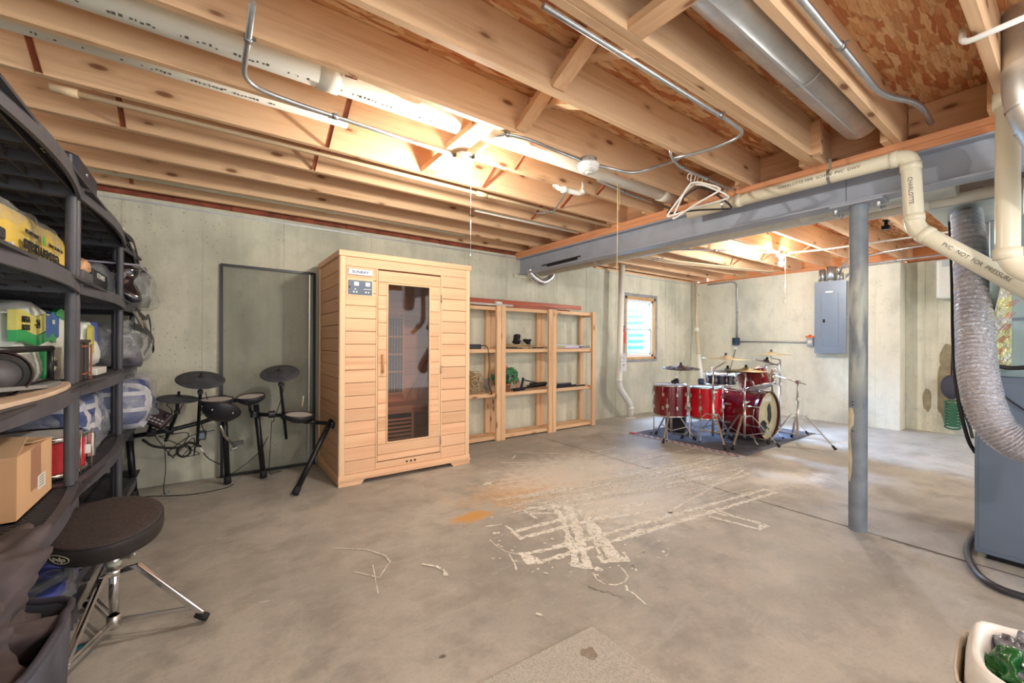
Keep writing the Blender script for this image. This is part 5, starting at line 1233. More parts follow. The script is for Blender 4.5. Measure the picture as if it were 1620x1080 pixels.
MB().box(-.56, 1.70, top(1), -.47, 1.80, top(1)+.04).build('adapter_body', M_black, t, bevel=.006); MB().sphere((-.50, 1.94, top(1)+.028), .024, 12, 8).build('knob', M_rubber, t); MB().box(-.50, 1.74, top(1)+.04, -.47, 1.80, top(1)+.075).build('bracket', M_black, t, bevel=.006); MB().box(-.465, 1.80, top(1)+.0, -.46, 1.815, top(1)+.04).build('white_clip', M_white, t)
tag(MB().prism([(-.50, 2.02), (-.43, 2.05), (-.425, 2.20), (-.432, 2.385), (-.45, 2.395), (-.50, 2.37)], top(1), top(1)+.006).build('thin_board', plain('pale_board', (228, 214, 190), .6)), 'pale thin curved board on the front edge of the second tier, by the nearest post', 'board')
t = tag(MB().box(-.545, 2.10, top(1), -.505, 2.30, top(1)+.045).build('black_tray', plain('blue_black', (40, 46, 58), .35), bevel=.006), 'long black tray on the second tier in front of the yellow pack', 'tray')
t = thing('grey_case', 'stack of two dark grey plastic cases on the second tier right of the nearest post', 'case', (-.58, 2.7, top(1)))
MB().box(-.66, 2.86, top(1), -.495, 3.06, top(1)+.055).build('lower_case', plain('grey_case', (96, 96, 102), .5), t, bevel=.008); MB().box(-.655, 2.87, top(1)+.056, -.50, 3.055, top(1)+.105).build('upper_case', plain('grey_case', (96, 96, 102), .5), t, bevel=.008)
tag(softbox((-.57, 2.98, top(1)+.106), .10, .14, .06, .03, 16, 5, 8, 3).build('crinkled_packet', plain('peach_packet', (228, 180, 140), .4, 0, .3, 30)), 'crinkled peach and green packet on the dark grey cases', 'packet')
# the shiny black bags at the wall end
M_shiny = plain('shiny_black_vinyl', (36, 32, 42), .14, 0, .2, 10, 0, .9)
t = thing('black_vinyl_bag', 'glossy black vinyl bag bulging over the end of the second tier', 'bag', (-.6, 3.85, top(1)))
softbox((-.60, 3.85, top(1)), .46, .66, .27, .045, 6, 2, 14, 7).build('bag_body', M_shiny, t)
P = [(-.60+.232*cx_, 3.85+.335*cy_, top(1)+.235) for cx_, cy_ in ((-1, -1), (0, -1.02), (.93, -1), (1.0, -.9), (1.02, 0), (1.0, .9), (.9, 1), (0, 1.0), (-1, 1))]
MB().tube(spline(P), .006, 8).build('piping', plain('pale_piping', (170, 168, 186), .4), t)
softbox((-.60, 3.87, top(1)-.02), .54, .74, .27, .05, 5, 9, 10, 4).build('plastic_cover', M_film, t)
t = thing('black_box', 'black box with white lettering on the second tier beside the vinyl bag', 'box', (-.58, 3.2, top(1))); MB().box(-.70, 3.08, top(1), -.50, 3.44, top(1)+.14).build('box_body', M_black, t, bevel=.006)
face_x((-.4993, 3.26, top(1)+.112), .040, 'ICE KAMUT', M_whitepaint, t)
# third tier
WR = plain('white_roll_wrap', (232, 234, 226), .3, 0, .05, 5)
t = thing('paper_roll_pack', 'large white plastic-wrapped paper roll pack with yellow and green label, third tier', 'package', (-.72, 2.85, top(2)))
softbox((-.72, 2.68, top(2)), .34, .98, .315, .025, 5, 6, 12, 7).build('wrapped_rolls', WR, t)
def patch(y0, z0, y1, z1, mat, nm, x=-.546, pp=None):
    mb = MB(); N = 8; vs = []
    for i in range(N+1):
        y = y0+(y1-y0)*i/N; w = .010*sin(i*1.1+y0*9)
        vs += [(x, y, z0+w), (x, y, z1+w), (x-.02, y, z0+w), (x-.02, y, z1+w)]
    fs = []
    for i in range(N): a = 4*i; fs += [(a, a+4, a+5, a+1), (a+2, a+3, a+7, a+6), (a+1, a+5, a+7, a+3), (a, a+2, a+6, a+4)]
    fs += [(0, 1, 3, 2), (4*N, 4*N+2, 4*N+3, 4*N+1)]
    return mb.add(vs, fs).build(nm, mat, pp or t)
patch(2.16, top(2)+.205, 2.58, top(2)+.275, plain('label_yellow', (222, 212, 110), .3), 'yellow_label', -.541); patch(2.16, top(2)+.165, 2.62, top(2)+.205, plain('label_green', (40, 170, 90), .3), 'green_band', -.5405); patch(2.48, top(2)+.195, 2.66, top(2)+.285, plain('label_blue', (30, 96, 176), .3), 'blue_label', -.540); patch(2.66, top(2)+.28, 2.90, top(2)+.31, plain('label_green', (40, 170, 90), .3), 'green_band', -.548)
for c, s_, b in (((-.5402, 2.25, top(2)+.250), .030, 'MEGA'), ((-.5402, 2.25, top(2)+.221), .027, 'ROLLS'), ((-.5402, 2.375, top(2)+.237), .046, '-24'), ((-.5392, 2.57, top(2)+.252), .024, 'BIG')):
    face_x((c[0]+.0012, c[1], c[2]), s_, b, M_paint if b != 'BIG' else M_whitepaint, t, bold=.001)
patch(2.46, top(2)+.03, 2.50, top(2)+.14, plain('label_green', (40, 170, 90), .3), 'green_band', -.5405); patch(2.80, top(2)+.03, 2.90, top(2)+.12, plain('label_green', (40, 170, 90), .3), 'green_band', -.547); patch(2.51, top(2)+.055, 2.62, top(2)+.10, plain('label_pale', (232, 226, 150), .3), 'pale_label', -.5405)
face_x((-.5378, 2.565, top(2)+.075), .036, '4xMORE', M_paint, t)
t = thing('paper_roll_pack', 'smaller white wrapped pack with blue and yellow marks, third tier right of the nearest post', 'package', (-.62, 3.2, top(2)))
softbox((-.66, 3.27, top(2)), .26, .16, .30, .03, 8, 13, 10, 4).build('wrapped_rolls', WR, t); patch(3.30, top(2)+.14, 3.36, top(2)+.27, plain('label_blue2', (90, 110, 190), .3), 'blue_label', -.527); patch(3.21, top(2)+.10, 3.27, top(2)+.25, plain('label_yellow', (222, 212, 110), .3), 'yellow_label', -.527)
tag(softbox((-.62, 3.43, top(2)), .16, .13, .25, .02, 9, 3, 8, 4).build('patterned_cushion', plain('blue_grey_check', (110, 124, 132), .7, 0, .5, 60)), 'blue-grey checked fabric bundle beside the white pack, third tier', 'fabric')
t = thing('headphones', 'grey round headphone or speaker at the left edge of the third tier', 'headphones', (-.52, 1.9, top(2)))
M = mto((-.505, 1.86, top(2)+.075), (.45, -.88, .05)) @ Matrix.Scale(.72, 4); MB().lathe([(.001, 0), (.055, 0), (.080, .010), (.085, .03), (.080, .06), (.001, .06)], M, 28).build('ear_cup', plain('grey_cup', (96, 92, 92), .4), t); MB().lathe([(.060, .062), (.078, .058), (.078, .068), (.060, .07)], M, 28, True).build('ring', M_rubber, t); MB().lathe([(.088, .0), (.096, .01), (.096, .045), (.088, .055)], M, 28).build('band', plain('brown_black_plastic', (58, 46, 48), .4), t)
t = thing('black_wire_frame', 'low black metal frame running along the third tier in front of the white pack', 'frame', (-.49, 2.3, top(2)))
for z_ in (.020, .145): MB().tube([(-.50, 1.75, top(2)+z_), (-.50, 2.36, top(2)+z_)], .011, 10).build('rail', M_blackm, t)
for y_ in (1.76, 2.35): MB().tube([(-.50, y_, top(2)), (-.50, y_, top(2)+.145)], .010, 10).build('upright', M_blackm, t)
t = thing('grey_strap_tool', 'flat grey plastic handle tool lying on the third tier above the pale board', 'tool', (-.48, 1.9, top(2)))
MB().bar((-.46, 1.66, top(2)+.045), (-.455, 2.04, top(2)+.022), .03, .012).build('arm', plain('grey_tool', (150, 152, 154), .4), t, bevel=.003); MB().bar((-.455, 2.04, top(2)+.022), (-.46, 2.22, top(2)+.020), .034, .016).build('grip', plain('grey_grip', (122, 124, 124), .5), t, bevel=.004)
tag(MB().prism([(-.50, 1.55), (-.425, 1.60), (-.405, 1.80), (-.402, 1.95), (-.408, 2.10), (-.425, 2.25), (-.45, 2.36), (-.47, 2.38), (-.50, 2.30)], top(2), top(2)+.014).build('pale_board', plain('pale_oval_board', (216, 190, 164), .6, 0, .06, 8), bevel=.002), 'pale oval board lying on the front edge of the third tier', 'board')
t = thing('black_hinged_frame', 'upright black bracket pair against the front of the third tier, beside the nearest post', 'bracket', (-.46, 2.6, top(2)))
for y_, w_ in ((2.50, .07), (2.62, .06)):
    MB().box(-.49, y_, top(2)+.002, -.448, y_+w_, top(2)+.165).build('block', plain('brown_black_block', (60, 54, 54), .5), t, bevel=.004)
MB().box(-.492, 2.50, top(2)+.165, -.446, 2.70, top(2)+.180).build('top_bar', plain('brown_black_block', (60, 54, 54), .5), t, bevel=.003)
for z_ in (.03, .15): MB().tube([(-.445, 2.54, top(2)+z_), (-.445, 2.66, top(2)+z_)], .004, 8).build('link_pin', M_coppertone, t)
MB().box(-.447, 2.685, top(2)+.0, -.442, 2.70, top(2)+.16).build('edge_strip', M_coppertone, t)
pbox('white_carton', 'low white carton on the third tier near the double posts', 'box', -.60, 2.92, top(2), -.46, 3.16, top(2)+.035, M_white)
# corner unit, third tier and below: plastic-bagged bedding
t = thing('bedding_bag', 'clear zipped bag with silver-white round bundle and black strap, third tier by the wall', 'bag', (-.6, 3.85, top(2)))
softbox((-.60, 3.88, top(2)), .40, .52, .24, .05, 6, 21, 10, 4).build('bag_body', plain('grey_bag_contents', (120, 118, 128), .4, 0, .4, 8), t)
mb = MB(); mb.sphere((-.47, 3.80, top(2)+.13), .10, 20, 14, (.7, 1.1, 1)); mb.build('white_bundle', plain('silver_white', (206, 206, 214), .35, 0, .2, 30), t)
softbox((-.59, 3.90, top(2)), .48, .60, .28, .06, 5, 33, 10, 4).build('plastic_cover', M_film, t)
P = spline([(-.40, 3.62, top(2)+.27), (-.36, 3.85, top(2)+.24), (-.34, 4.05, top(2)+.16), (-.35, 4.12, top(2)+.10)], 6); mb = MB()
for i in range(len(P)-1): mb.bar(P[i], P[i+1], .006, .045)
mb.build('black_strap', M_black, t)
t = thing('carry_straps', 'grey carry straps and buckle dangling from the black vinyl bag', 'strap', (-.42, 3.9, 1.1))
P = spline([(-.40, 3.70, 1.36), (-.37, 3.86, 1.31), (-.365, 4.02, 1.33), (-.36, 4.10, 1.24), (-.37, 4.10, 1.12), (-.385, 3.98, 1.06)], 6); mb = MB()
for i in range(len(P)-1): mb.bar(P[i], P[i+1], .005, .030)
mb.build('strap_band', M_black, t)
MB().tube(spline([(-.40, 3.66, 1.34), (-.38, 3.74, 1.27), (-.38, 3.84, 1.20), (-.37, 3.90, 1.24), (-.38, 3.84, 1.30)]), .012, 8).build('grey_webbing', plain('grey_web', (150, 142, 134), .6), t)
MB().lathe([(.020, -.006), (.032, -.006), (.032, .006), (.020, .006), (.020, -.006)], mto((-.375, 3.84, 1.20), (1, -.3, .1)), 16).build('buckle', plain('grey_web', (150, 142, 134), .6), t)
def mk_plaid():
    t = NT('blue_white_plaid', .5, 0, .4); v = t.obj(False); s_ = t.n('SeparateXYZ'); t.put(s_.inputs[0], v)
    a = t.math('GREATER_THAN', t.math('SINE', t.math('MULTIPLY', s_.outputs[1], 42.)), .55); b = t.math('GREATER_THAN', t.math('SINE', t.math('MULTIPLY', s_.outputs[2], 60.)), .72)
    c = t.mix(t.math('MAXIMUM', a, b), srgb(70, 84, 136), srgb(214, 214, 222)); n = t.noise(v, 9, 4)
    t.col(t.mix(t.ramp(n, [(.4, 0.), (.7, .5)]), c, srgb(150, 160, 190))).bump(n, .5, .02); return t.m
M_plaid = mk_plaid()
t = thing('bedding_bag', 'clear bag of blue and white plaid bedding bulging below the third tier by the wall', 'bag', (-.56, 3.95, TZ[3]))
softbox((-.58, 3.92, top(3)), .50, .60, .33, .06, 5, 41, 12, 4).build('plaid_bedding', M_plaid, t); softbox((-.58, 3.93, top(3)), .54, .66, .36, .06, 5, 45, 10, 4).build('plastic_cover', M_film, t)
t = thing('bedding_bag', 'clear bag of blue and white plaid bedding lying behind the red snare drum', 'bag', (-.62, 3.1, top(3)))
softbox((-.68, 3.20, top(3)), .36, .56, .29, .05, 6, 51, 12, 5).build('plaid_bedding', M_plaid, t); softbox((-.68, 3.20, top(3)), .39, .59, .31, .05, 6, 55, 10, 5).build('plastic_cover', M_film, t)
# fourth tier: snare drum, carton
def snare(name, label, c, r, h, red, lugs=10, par=None, cat='drum', group=None, M=None, head_c=None, parts_only=None):
    t = parts_only or thing(name, label, cat, tuple(c), group)
    M = M or Matrix.Translation(c)
    MB().lathe([(r*.965, .012), (r*.965, h-.012)], M, 40).build('shell', red, t)
    for z_, nm in ((0, 'hoop'), (h, 'hoop')):
        MB().lathe([(r*.93, z_-.010), (r*1.0, z_-.010), (r*1.02, z_), (r*1.0, z_+.010), (r*.96, z_+.010), (r*.94, z_), (r*.93, z_-.010)], M, 40).build('hoop', M_chrome, t)
    lab(MB().lathe([(.001, h+.003), (r*.95, h+.003)], M, 40).build('drum_head', head_c or plain('coated_head', (226, 222, 220), .5), t), 'white coated head')
    MB().lathe([(r*.95, -.003), (.001, -.003)], M, 40).build('drum_head', head_c or plain('coated_head', (226, 222, 220), .5), t)
    for k in range(lugs):
        a = 2*pi*k/lugs+.2; Mk = M @ Matrix.Rotation(a, 4, 'Z')
        mb = MB(); mb.M = Mk; x_ = r*.975
        for z_ in ((h*.28, h*.72) if h > .2 else (h*.5,)): mb.box(x_-.004, -.010, z_-.020, x_+.014, .010, z_+.020)
        l_ = mb.build('lug', M_chrome2, t, bevel=.003, seg=1) if False else mb.build('lug', M_chrome2, t)
        if h > .2: l_['kind'] = 'stuff'
        mb = MB(); mb.M = Mk; mb.tube([(x_+.018, 0, -.012), (x_+.018, 0, h+.016)], .0028, 6) if h < .2 else mb.tube([(x_+.018, 0, h*.72), (x_+.018, 0, h+.016)], .0028, 6); mb.build('tension_rod', M_chrome2, t)
    return t
sn = snare('snare_drum', 'bright red snare drum with chrome hoops on the fourth shelf tier behind the carton', (-.630, 2.63, top(3)+.014), .185, .150, plain('bright_red_shell', (206, 40, 56), .2, 0, .08, 6), 10)
MB().box(-.462, 2.72, top(3)+.04, -.437, 2.76, top(3)+.15).build('strainer', M_chrome2, sn, bevel=.004)
# cardboard box with open flaps
M_card = plain('corrugated_cardboard', (204, 158, 116), .8, 0, .04, 3); M_card2 = plain('inner_cardboard', (214, 176, 138), .8, 0, .05, 3)
cb = thing('cardboard_box', 'brown cardboard box with loosely folded flaps on the nearest lower shelf', 'box', (-.67, 2.15, top(3)))
bx0, bx1, by0, by1, bz0, bz1 = -.885, -.495, 1.99, 2.355, top(3), top(3)+.205
w_ = .005
MB().box(bx0, by0, bz0, bx1, by0+w_, bz1).build('side_panel', M_card, cb); MB().box(bx0, by1-w_, bz0, bx1, by1, bz1).build('side_panel', M_card, cb)
lab(MB().box(bx1-w_, by0+w_, bz0, bx1, by1-w_, bz1).build('side_panel', plain('pale_cardboard', (222, 180, 138), .8, 0, .04, 3), cb), 'paler end panel of the box'); MB().box(bx0, by0+w_, bz0, bx0+w_, by1-w_, bz1).build('side_panel', M_card, cb); MB().box(bx0, by0, bz0, bx1, by1, bz0+w_).build('bottom_panel', M_card, cb)
def flap(p0, p1, d0, d1): 
    p0, p1, d0, d1 = map(Vector, (p0, p1, d0, d1)); n = (p1-p0).cross(d0-p0).normalized()*.002
    MB().add([p0-n, p1-n, d1-n, d0-n, p0+n, p1+n, d1+n, d0+n], [(0,1,2,3),(7,6,5,4),(0,4,5,1),(1,5,6,2),(2,6,7,3),(3,7,4,0)]).build('flap', M_card2, cb)
flap((bx0, by0, bz1), (bx1, by0, bz1), (bx0, by0+.19, bz1+.018), (bx1-.02, by0+.185, bz1+.036)); flap((bx0, by1, bz1), (bx1, by1, bz1), (bx0, by1-.185, bz1+.012), (bx1-.01, by1-.175, bz1+.014))
flap((bx1, by0+.01, bz1), (bx1, by1-.01, bz1), (bx1-.16, by0+.03, bz1+.010), (bx1-.17, by1-.03, bz1+.024))
MB().box(bx1, by0+.13, bz0+.06, bx1+.0006, by0+.235, bz1).build('packing_tape', plain('brown_tape', (184, 138, 112), .35, 0, .05, 20), cb)
lb_ = MB().box(bx1+.0006, by0+.20, bz0+.045, bx1+.0014, by0+.285, bz0+.095).build('shipping_label', M_paper, cb)
for k in range(4): MB().box(bx1+.0014, by0+.215, bz0+.055+k*.010, bx1+.0018, by0+.265, bz0+.058+k*.010).build('printed_line', M_print, cb)
mb = MB().box(-.60, by0-.0005, bz0+.030, -.545, by0, bz0+.033).box(-.548, by0-.0005, bz0+.030, -.545, by0, bz0+.085); mb.build('printed_corner', M_paint, cb)
# lowest tier: blue items in plastic
t = thing('blue_packet', 'blue and white magazines in a clear sleeve on the lowest tier behind the stool', 'package', (-.48, 2.2, top(4)))
softbox((-.58, 2.42, top(4)), .26, .44, .055, .03, 9, 61, 10, 7).build('packet_body', plain('blue_packet', (74, 88, 166), .3, 0, .5, 7), t); softbox((-.58, 2.42, top(4)), .28, .46, .065, .04, 8, 65, 10, 7).build('plastic_cover', M_film, t)
tag(softbox((-.58, 3.0, top(4)), .34, .5, .10, .03, 8, 71, 10, 5).build('dark_cloth', plain('dark_cloth', (50, 48, 60), .8)), 'folded dark cloth on the lowest tier of the middle unit', 'cloth')

# ---------------------------------------------------------------- drum stool
st = thing('drum_stool', 'round black padded drum stool with chrome tripod legs in front of the shelves', 'stool', (-.30, 2.24, 0))
M_seatv = plain('black_seat_vinyl', (48, 42, 42), .5, 0, .12, 40, .2); M_seatt = plain('brown_black_seat_cloth', (66, 56, 54), .9, 0, .15, 90, .4)
ctr = az(182, 842, .405)
tc = Vector((-.322, 2.245, .345)); tn = Vector((-.05, -.10, 1)).normalized()
up_ = ay(170, 832, 2.235); tc = Vector((up_.x, 2.235, .388))
tn = Vector((.0, -.24, 1)).normalized(); M = mto(tc, tn)
R0 = .168
seat = MB().lathe([(.001, .0), (R0-.012, .0), (R0-.002, .006), (R0+.002, .022), (R0+.003, .045), (R0+.002, .066), (R0-.002, .074)], M, 56).build('seat', M_seatv, st)
MB().lathe([(R0-.002, .073), (R0-.001, .077), (R0-.006, .081), (R0*.8, .086), (.001, .087)], M, 56).build('seat_top', M_seatt, seat)
MB().lathe([(R0-.003, .070), (R0+.002, .074), (R0-.003, .078)], M, 56).build('seat_piping', M_rubber, seat)
# logo on the rim: oval ring with three letters
ca = (ax(97, 860, -.40)-tc); ang = math.atan2((M.inverted() @ ay(97, 862, 2.11)).y, (M.inverted() @ ay(97, 862, 2.11)).x)
vdir = (M.inverted().to_3x3() @ (CP-tc)); a0 = math.atan2(vdir.y, vdir.x)-.80
def rim_pt(a, z, r=R0+.0042): return M @ Vector((r*cos(a), r*sin(a), z))
P = [rim_pt(a0+.20*cos(k*2*pi/28)+.0, .040+.016*sin(k*2*pi/28)) for k in range(28)]
MB().tube(P, .0013, 6, closed=True).build('logo_ring', plain('silver_print', (206, 200, 180), .4), seat)
cA = rim_pt(a0, .040, R0+.0045); tx = (rim_pt(a0+.02, .04)-rim_pt(a0-.02, .04)).normalized(); 
tm = text('pdp', .026, Matrix.Identity(4), plain('silver_print', (206, 200, 180), .4), seat, 'logo_letters', bold=.0006)
me = tm.data; me.transform(Matrix.Translation(ORG[seat.name]))
for v_ in me.vertices:
    a = a0+v_.co.x*1.15/R0; v_.co = rim_pt(a, .040+v_.co.y*.85, R0+.0042+v_.co.z) - ORG[seat.name]
B = Vector((-.30, 2.24, 0)); zt_ = .345
MB().tube([(B.x, B.y, .28), tuple(tc+tn*.002)], .0095, 14).build('seat_rod', M_chrome, st)
MB().tube([(B.x, B.y, .045), (B.x, B.y, .315)], .0155, 18).build('centre_tube', M_chrome, st)
mb = MB().lathe([(.020, .268), (.022, .272), (.022, .305), (.020, .308)], Matrix.Translation((B.x, B.y, 0)), 18, True, True); c_ = mb.build('height_collar', M_chrome2, st)
lab(MB().lathe([(.0225, .278), (.0225, .292)], Matrix.Translation((B.x, B.y, 0)), 18).build('collar_label', plain('pale_green_label', (190, 196, 176), .5), c_), 'pale label band')
mb = MB().bar((B.x+.02, B.y-.01, .30), (B.x+.055, B.y-.03, .31), .012, .01); mb.lathe([(.006, 0), (.006, .03)], mto((B.x+.045, B.y-.025, .30), (.6, -.3, .5)), 8, True, True).bar((B.x+.035, B.y-.035, .335), (B.x+.075, B.y-.035, .315), .008, .012); mb.build('wing_screw', M_chrome2, st)
MB().lathe([(.019, .235), (.024, .240), (.024, .258), (.019, .262)], Matrix.Translation((B.x, B.y, 0)), 16, True, True).build('leg_collar', M_chrome2, st)
MB().lathe([(.001, .028), (.019, .030), (.022, .036), (.022, .075), (.018, .080)], Matrix.Translation((B.x, B.y, 0)), 16, True).build('lower_collar', M_chrome2, st)
feet = [az(324, 978, .02), az(118, 1022, .02), az(140, 985, .02)]
feet = [Vector((-.015, 2.135, .018)), B+Vector((-.10, -.29, .018)), B+Vector((-.12, .28, .018))]
for f_ in feet:
    d = (f_-B); d.z = 0; d.normalize(); s_ = Vector((-d.y, d.x, 0)); ft = Vector((f_.x, f_.y, .022)); k1 = B+d*.075+Vector((0, 0, .262)); k0 = B+d*.020+Vector((0, 0, .250))
    g_ = []
    for o_ in (-.007, .007):
        pass
    mb = MB()
    for o_ in (-.007, .007): mb.bar(k0+s_*o_, k1+s_*o_, .0025, .016).bar(k1+s_*o_, ft+s_*o_*.8+Vector((0, 0, .004)), .0025, .018)
    l_ = mb.bar(k0, k1, .011, .004).bar(k1, ft+Vector((0, 0, .012)), .012, .003).build('leg', M_chrome, st)
    m_ = k1.lerp(ft, .82); mb = MB()
    for o_ in (-.009, .009): mb.bar(m_+s_*o_, B+d*.018+Vector((0, 0, .055))+s_*o_, .0025, .014)
    mb.build('brace', M_chrome, st)
    MB().tube([ft-d*.030+Vector((0, 0, .014)), ft+d*.002, ft+d*.016+Vector((0, 0, -.006))], [.012, .0165, .014], 8).build('rubber_foot', M_rubber, l_)
    MB().tube([m_-s_*.014, m_+s_*.014], .004, 8).build('rivet', M_zinc, l_)
tag(MB().prism([(B.x-.13, B.y-.02), (B.x-.10, B.y-.028), (B.x-.05, B.y-.02), (B.x-.06, B.y-.008), (B.x-.11, B.y-.008)], 0, .006).build('teal_pick', plain('teal_plastic', (30, 120, 140), .3)), 'small flat teal plastic piece on the floor under the stool', 'plastic piece')

# ---------------------------------------------------------------- dark tote with clothing, lower left corner
tt = thing('fabric_tote', 'big dark blue-grey fabric tote bag sagging open at the lower left corner', 'bag', (-.72, 1.55, 0))
M_tote = plain('blue_grey_tote', (72, 74, 86), .7, 0, .2, 9, .3); M_cloth = plain('brown_grey_jacket', (84, 74, 76), .85, 0, .2, 12, .4)
rim_px = [(-40, 1010), (0, 1012), (60, 985), (110, 950), (132, 940), (128, 905), (95, 890)]
cx, cy = -.425, 1.25
mb = MB(); n_ = 40; lv = []
for iz in range(15):
    f = iz/14; z_ = .55*f
    for j in range(n_):
        a = 2*pi*j/n_; c_, s_ = cos(a), sin(a); k = (abs(c_)**3.5+abs(s_)**3.5)**(-1/3.5)
        w = 1+.05*f+.06*mnoise.noise(Vector((c_*3, s_*3, f*1.2)))+.02*sin(a*9+f*2)*f
        zz = z_*(1+.06*mnoise.noise(Vector((c_*1.5+4, s_*1.5, 2))))
        lv.append((cx+.165*k*c_*w, cy+.20*k*s_*w, zz))
fs = [(i*n_+j, i*n_+(j+1) % n_, (i+1)*n_+(j+1) % n_, (i+1)*n_+j) for i in range(14) for j in range(n_)]
mb.add(lv, fs, True); o = mb.build('tote_body', M_tote, tt); s_ = o.modifiers.new('t', 'SOLIDIFY'); s_.thickness = .006
mb = MB().tube([Vector(lv[14*n_+j]) for j in range(n_)], .008, 8, closed=True); mb.build('rim_binding', plain('tote_binding', (60, 58, 70), .7), tt)
MB().prism([(cx-.14, cy-.17), (cx+.14, cy-.17), (cx+.14, cy+.17), (cx-.14, cy+.17)], .002, .01).build('tote_base', M_tote, tt)
mb = softbox((cx-.02, cy+.0, .34), .27, .34, .36, .11, 11, 81, 34, 2.6, flat=False); o = tag(mb.build('jacket', M_cloth), 'crumpled brown-grey jacket stuffed into the dark fabric tote', 'jacket')
# ---------------------------------------------------------------- mat under the red drum kit
MX0, MX1, MY0, MY1 = 4.33, 6.33, 2.07, 3.42
def mk_mat():
    t = NT('dark_grey_mat', .9, 0, .2); v = t.pos(); n_ = t.noise(v, 5, 5); f = t.noise(v, 90, 3)
    c = t.ramp(n_, [(.3, srgb(84, 86, 94)), (.7, srgb(114, 116, 126))]); t.col(t.mix(t.ramp(f, [(.4, 0.), (.7, .4)]), c, srgb(52, 54, 62))).bump(f, .4, .004); return t.m
dm = thing('drum_mat', 'dark grey mat with a red and white patterned border under the red drum kit', 'mat', ((MX0+MX1)/2, (MY0+MY1)/2, 0))
random.seed(2)
mb = MB(); NX, NY = 30, 22; vs = []
for i in range(NX+1):
    for j in range(NY+1):
        x, y = MX0+.10+(MX1-MX0-.10)*i/NX, MY0+(MY1-MY0)*j/NY
        x += .012*mnoise.noise(Vector((x*3, y*3, 1))); y += .015*mnoise.noise(Vector((x*3, y*3, 5)))
        vs.append((x, y, .007+.004*mnoise.noise(Vector((x*4, y*4, 2)))))
mb.add(vs, [(i*(NY+1)+j, (i+1)*(NY+1)+j, (i+1)*(NY+1)+j+1, i*(NY+1)+j+1) for i in range(NX) for j in range(NY)], True)
o = mb.build('mat_field', mk_mat(), dm); s_ = o.modifiers.new('t', 'SOLIDIFY'); s_.thickness = .006; s_.offset = -1
bo = MB().box(MX0+.005, MY0-.005, .001, MX0+.115, MY1, .0085).build('border', plain('border_cloth', (196, 190, 196), .8, 0, .1, 20), dm)
M_bred = plain('border_red', (158, 58, 60), .8, 0, .2, 20); M_bblk = plain('border_black', (60, 48, 54), .8)
for i in range(34):
    y = MY0+.02+i*.0405
    if y > MY1-.03: break
    mb = MB(); k = .018 if i % 2 else -.018
    mb.prism([(MX0+.06+k, y), (MX0+.085+k, y+.018), (MX0+.06+k, y+.036), (MX0+.035+k, y+.018)], .0085, .0092); mb.build('woven_diamond', M_bred if i % 3 else M_bblk, bo)
for x_ in (MX0+.012, MX0+.104): MB().box(x_, MY0, .0085, x_+.006, MY1-.005, .0091).build('edge_stripe', M_bblk, bo)
MB().prism([(MX0+.0, MY1-.06), (MX0+.08, MY1-.05), (MX0+.06, MY1+.04), (MX0-.0, MY1+.02)], .0092, .014).build('red_fold', plain('red_cloth', (196, 36, 44), .8), dm)

# ---------------------------------------------------------------- red acoustic drums
ZM = .011
cg = 'cymbals of the red drum kit'
def tomlegs(t, c, r, h, angs, z0):
    for a in angs:
        p = Vector((c[0]+(r+.022)*cos(a), c[1]+(r+.022)*sin(a), 0)); MB().tube([(p.x, p.y, z0+h*.62), (p.x, p.y, ZM+.03), (p.x+.04*cos(a), p.y+.04*sin(a), ZM+.008)], .006, 8).build('leg', M_chrome2, t)
        MB().sphere((p.x+.04*cos(a), p.y+.04*sin(a), ZM+.010), .010, 8, 6).build('rubber_tip', M_rubber, t)
        mb = MB(); mb.M = Matrix.Translation((c[0], c[1], 0)) @ Matrix.Rotation(a, 4, 'Z'); mb.box(r-.004, -.014, z0+h*.30, r+.032, .014, z0+h*.42); mb.build('leg_bracket', M_chrome2, t)
c1 = Vector((4.55, 3.00, .29)); c2 = Vector((4.84, 2.71, .27))
q = ax(1057, 628, 4.5)
f1 = snare('floor_tom', 'red lacquer floor tom nearest the window, left of the kit', c1, .200, .36, M_red, 8); tomlegs(f1, c1, .20, .36, (3.6, 5.2, 1.6), .29)
f2 = snare('floor_tom', 'brighter red lacquer floor tom in the middle of the kit', c2, .185, .36, plain('bright_red_lacquer', (206, 18, 34), .14, 0, .12, 5), 8); tomlegs(f2, c2, .185, .36, (3.4, 5.6, 1.4), .27)
c3 = Vector((5.52, 2.88, .615)); sb = snare('snare_drum', 'black snare drum with chrome hoops behind the bass drum', c3, .19, .13, plain('black_shell', (40, 40, 48), .2), 10)
cr = ay(1120, 640, 2.9)
mb = MB().tube([(5.52, 2.88, .05), (5.52, 2.88, .60)], .012, 10)
for k in range(3):
    a = k*2.1+.4; mb.tube([(5.52, 2.88, .30), (5.52+.24*cos(a), 2.88+.24*sin(a), ZM+.01)], .008, 8); mb.tube([(5.52, 2.88, .57), (5.52+.14*cos(a), 2.88+.14*sin(a), .585), (5.52+.17*cos(a), 2.88+.17*sin(a), .61)], .006, 8)
mb.build('snare_stand', M_chrome2, sb)
# rack tom, tilted
tomc = Vector((5.30, 2.36, .70)); tm_n = Vector((.10, .42, .90)).normalized()
rt = thing('rack_tom', 'tilted red rack tom mounted above the bass drum', 'drum', tuple(tomc))
snare(None, None, tomc, .165, .20, M_red, 6, parts_only=rt, M=mto(tomc-tm_n*.10+Vector((0, 0, .02)), tm_n))
MB().bar(tomc+Vector((-.02, -.165, .0)), tomc+Vector((.0, -.16, .10)), .04, .008).build('badge', M_chrome2, rt)
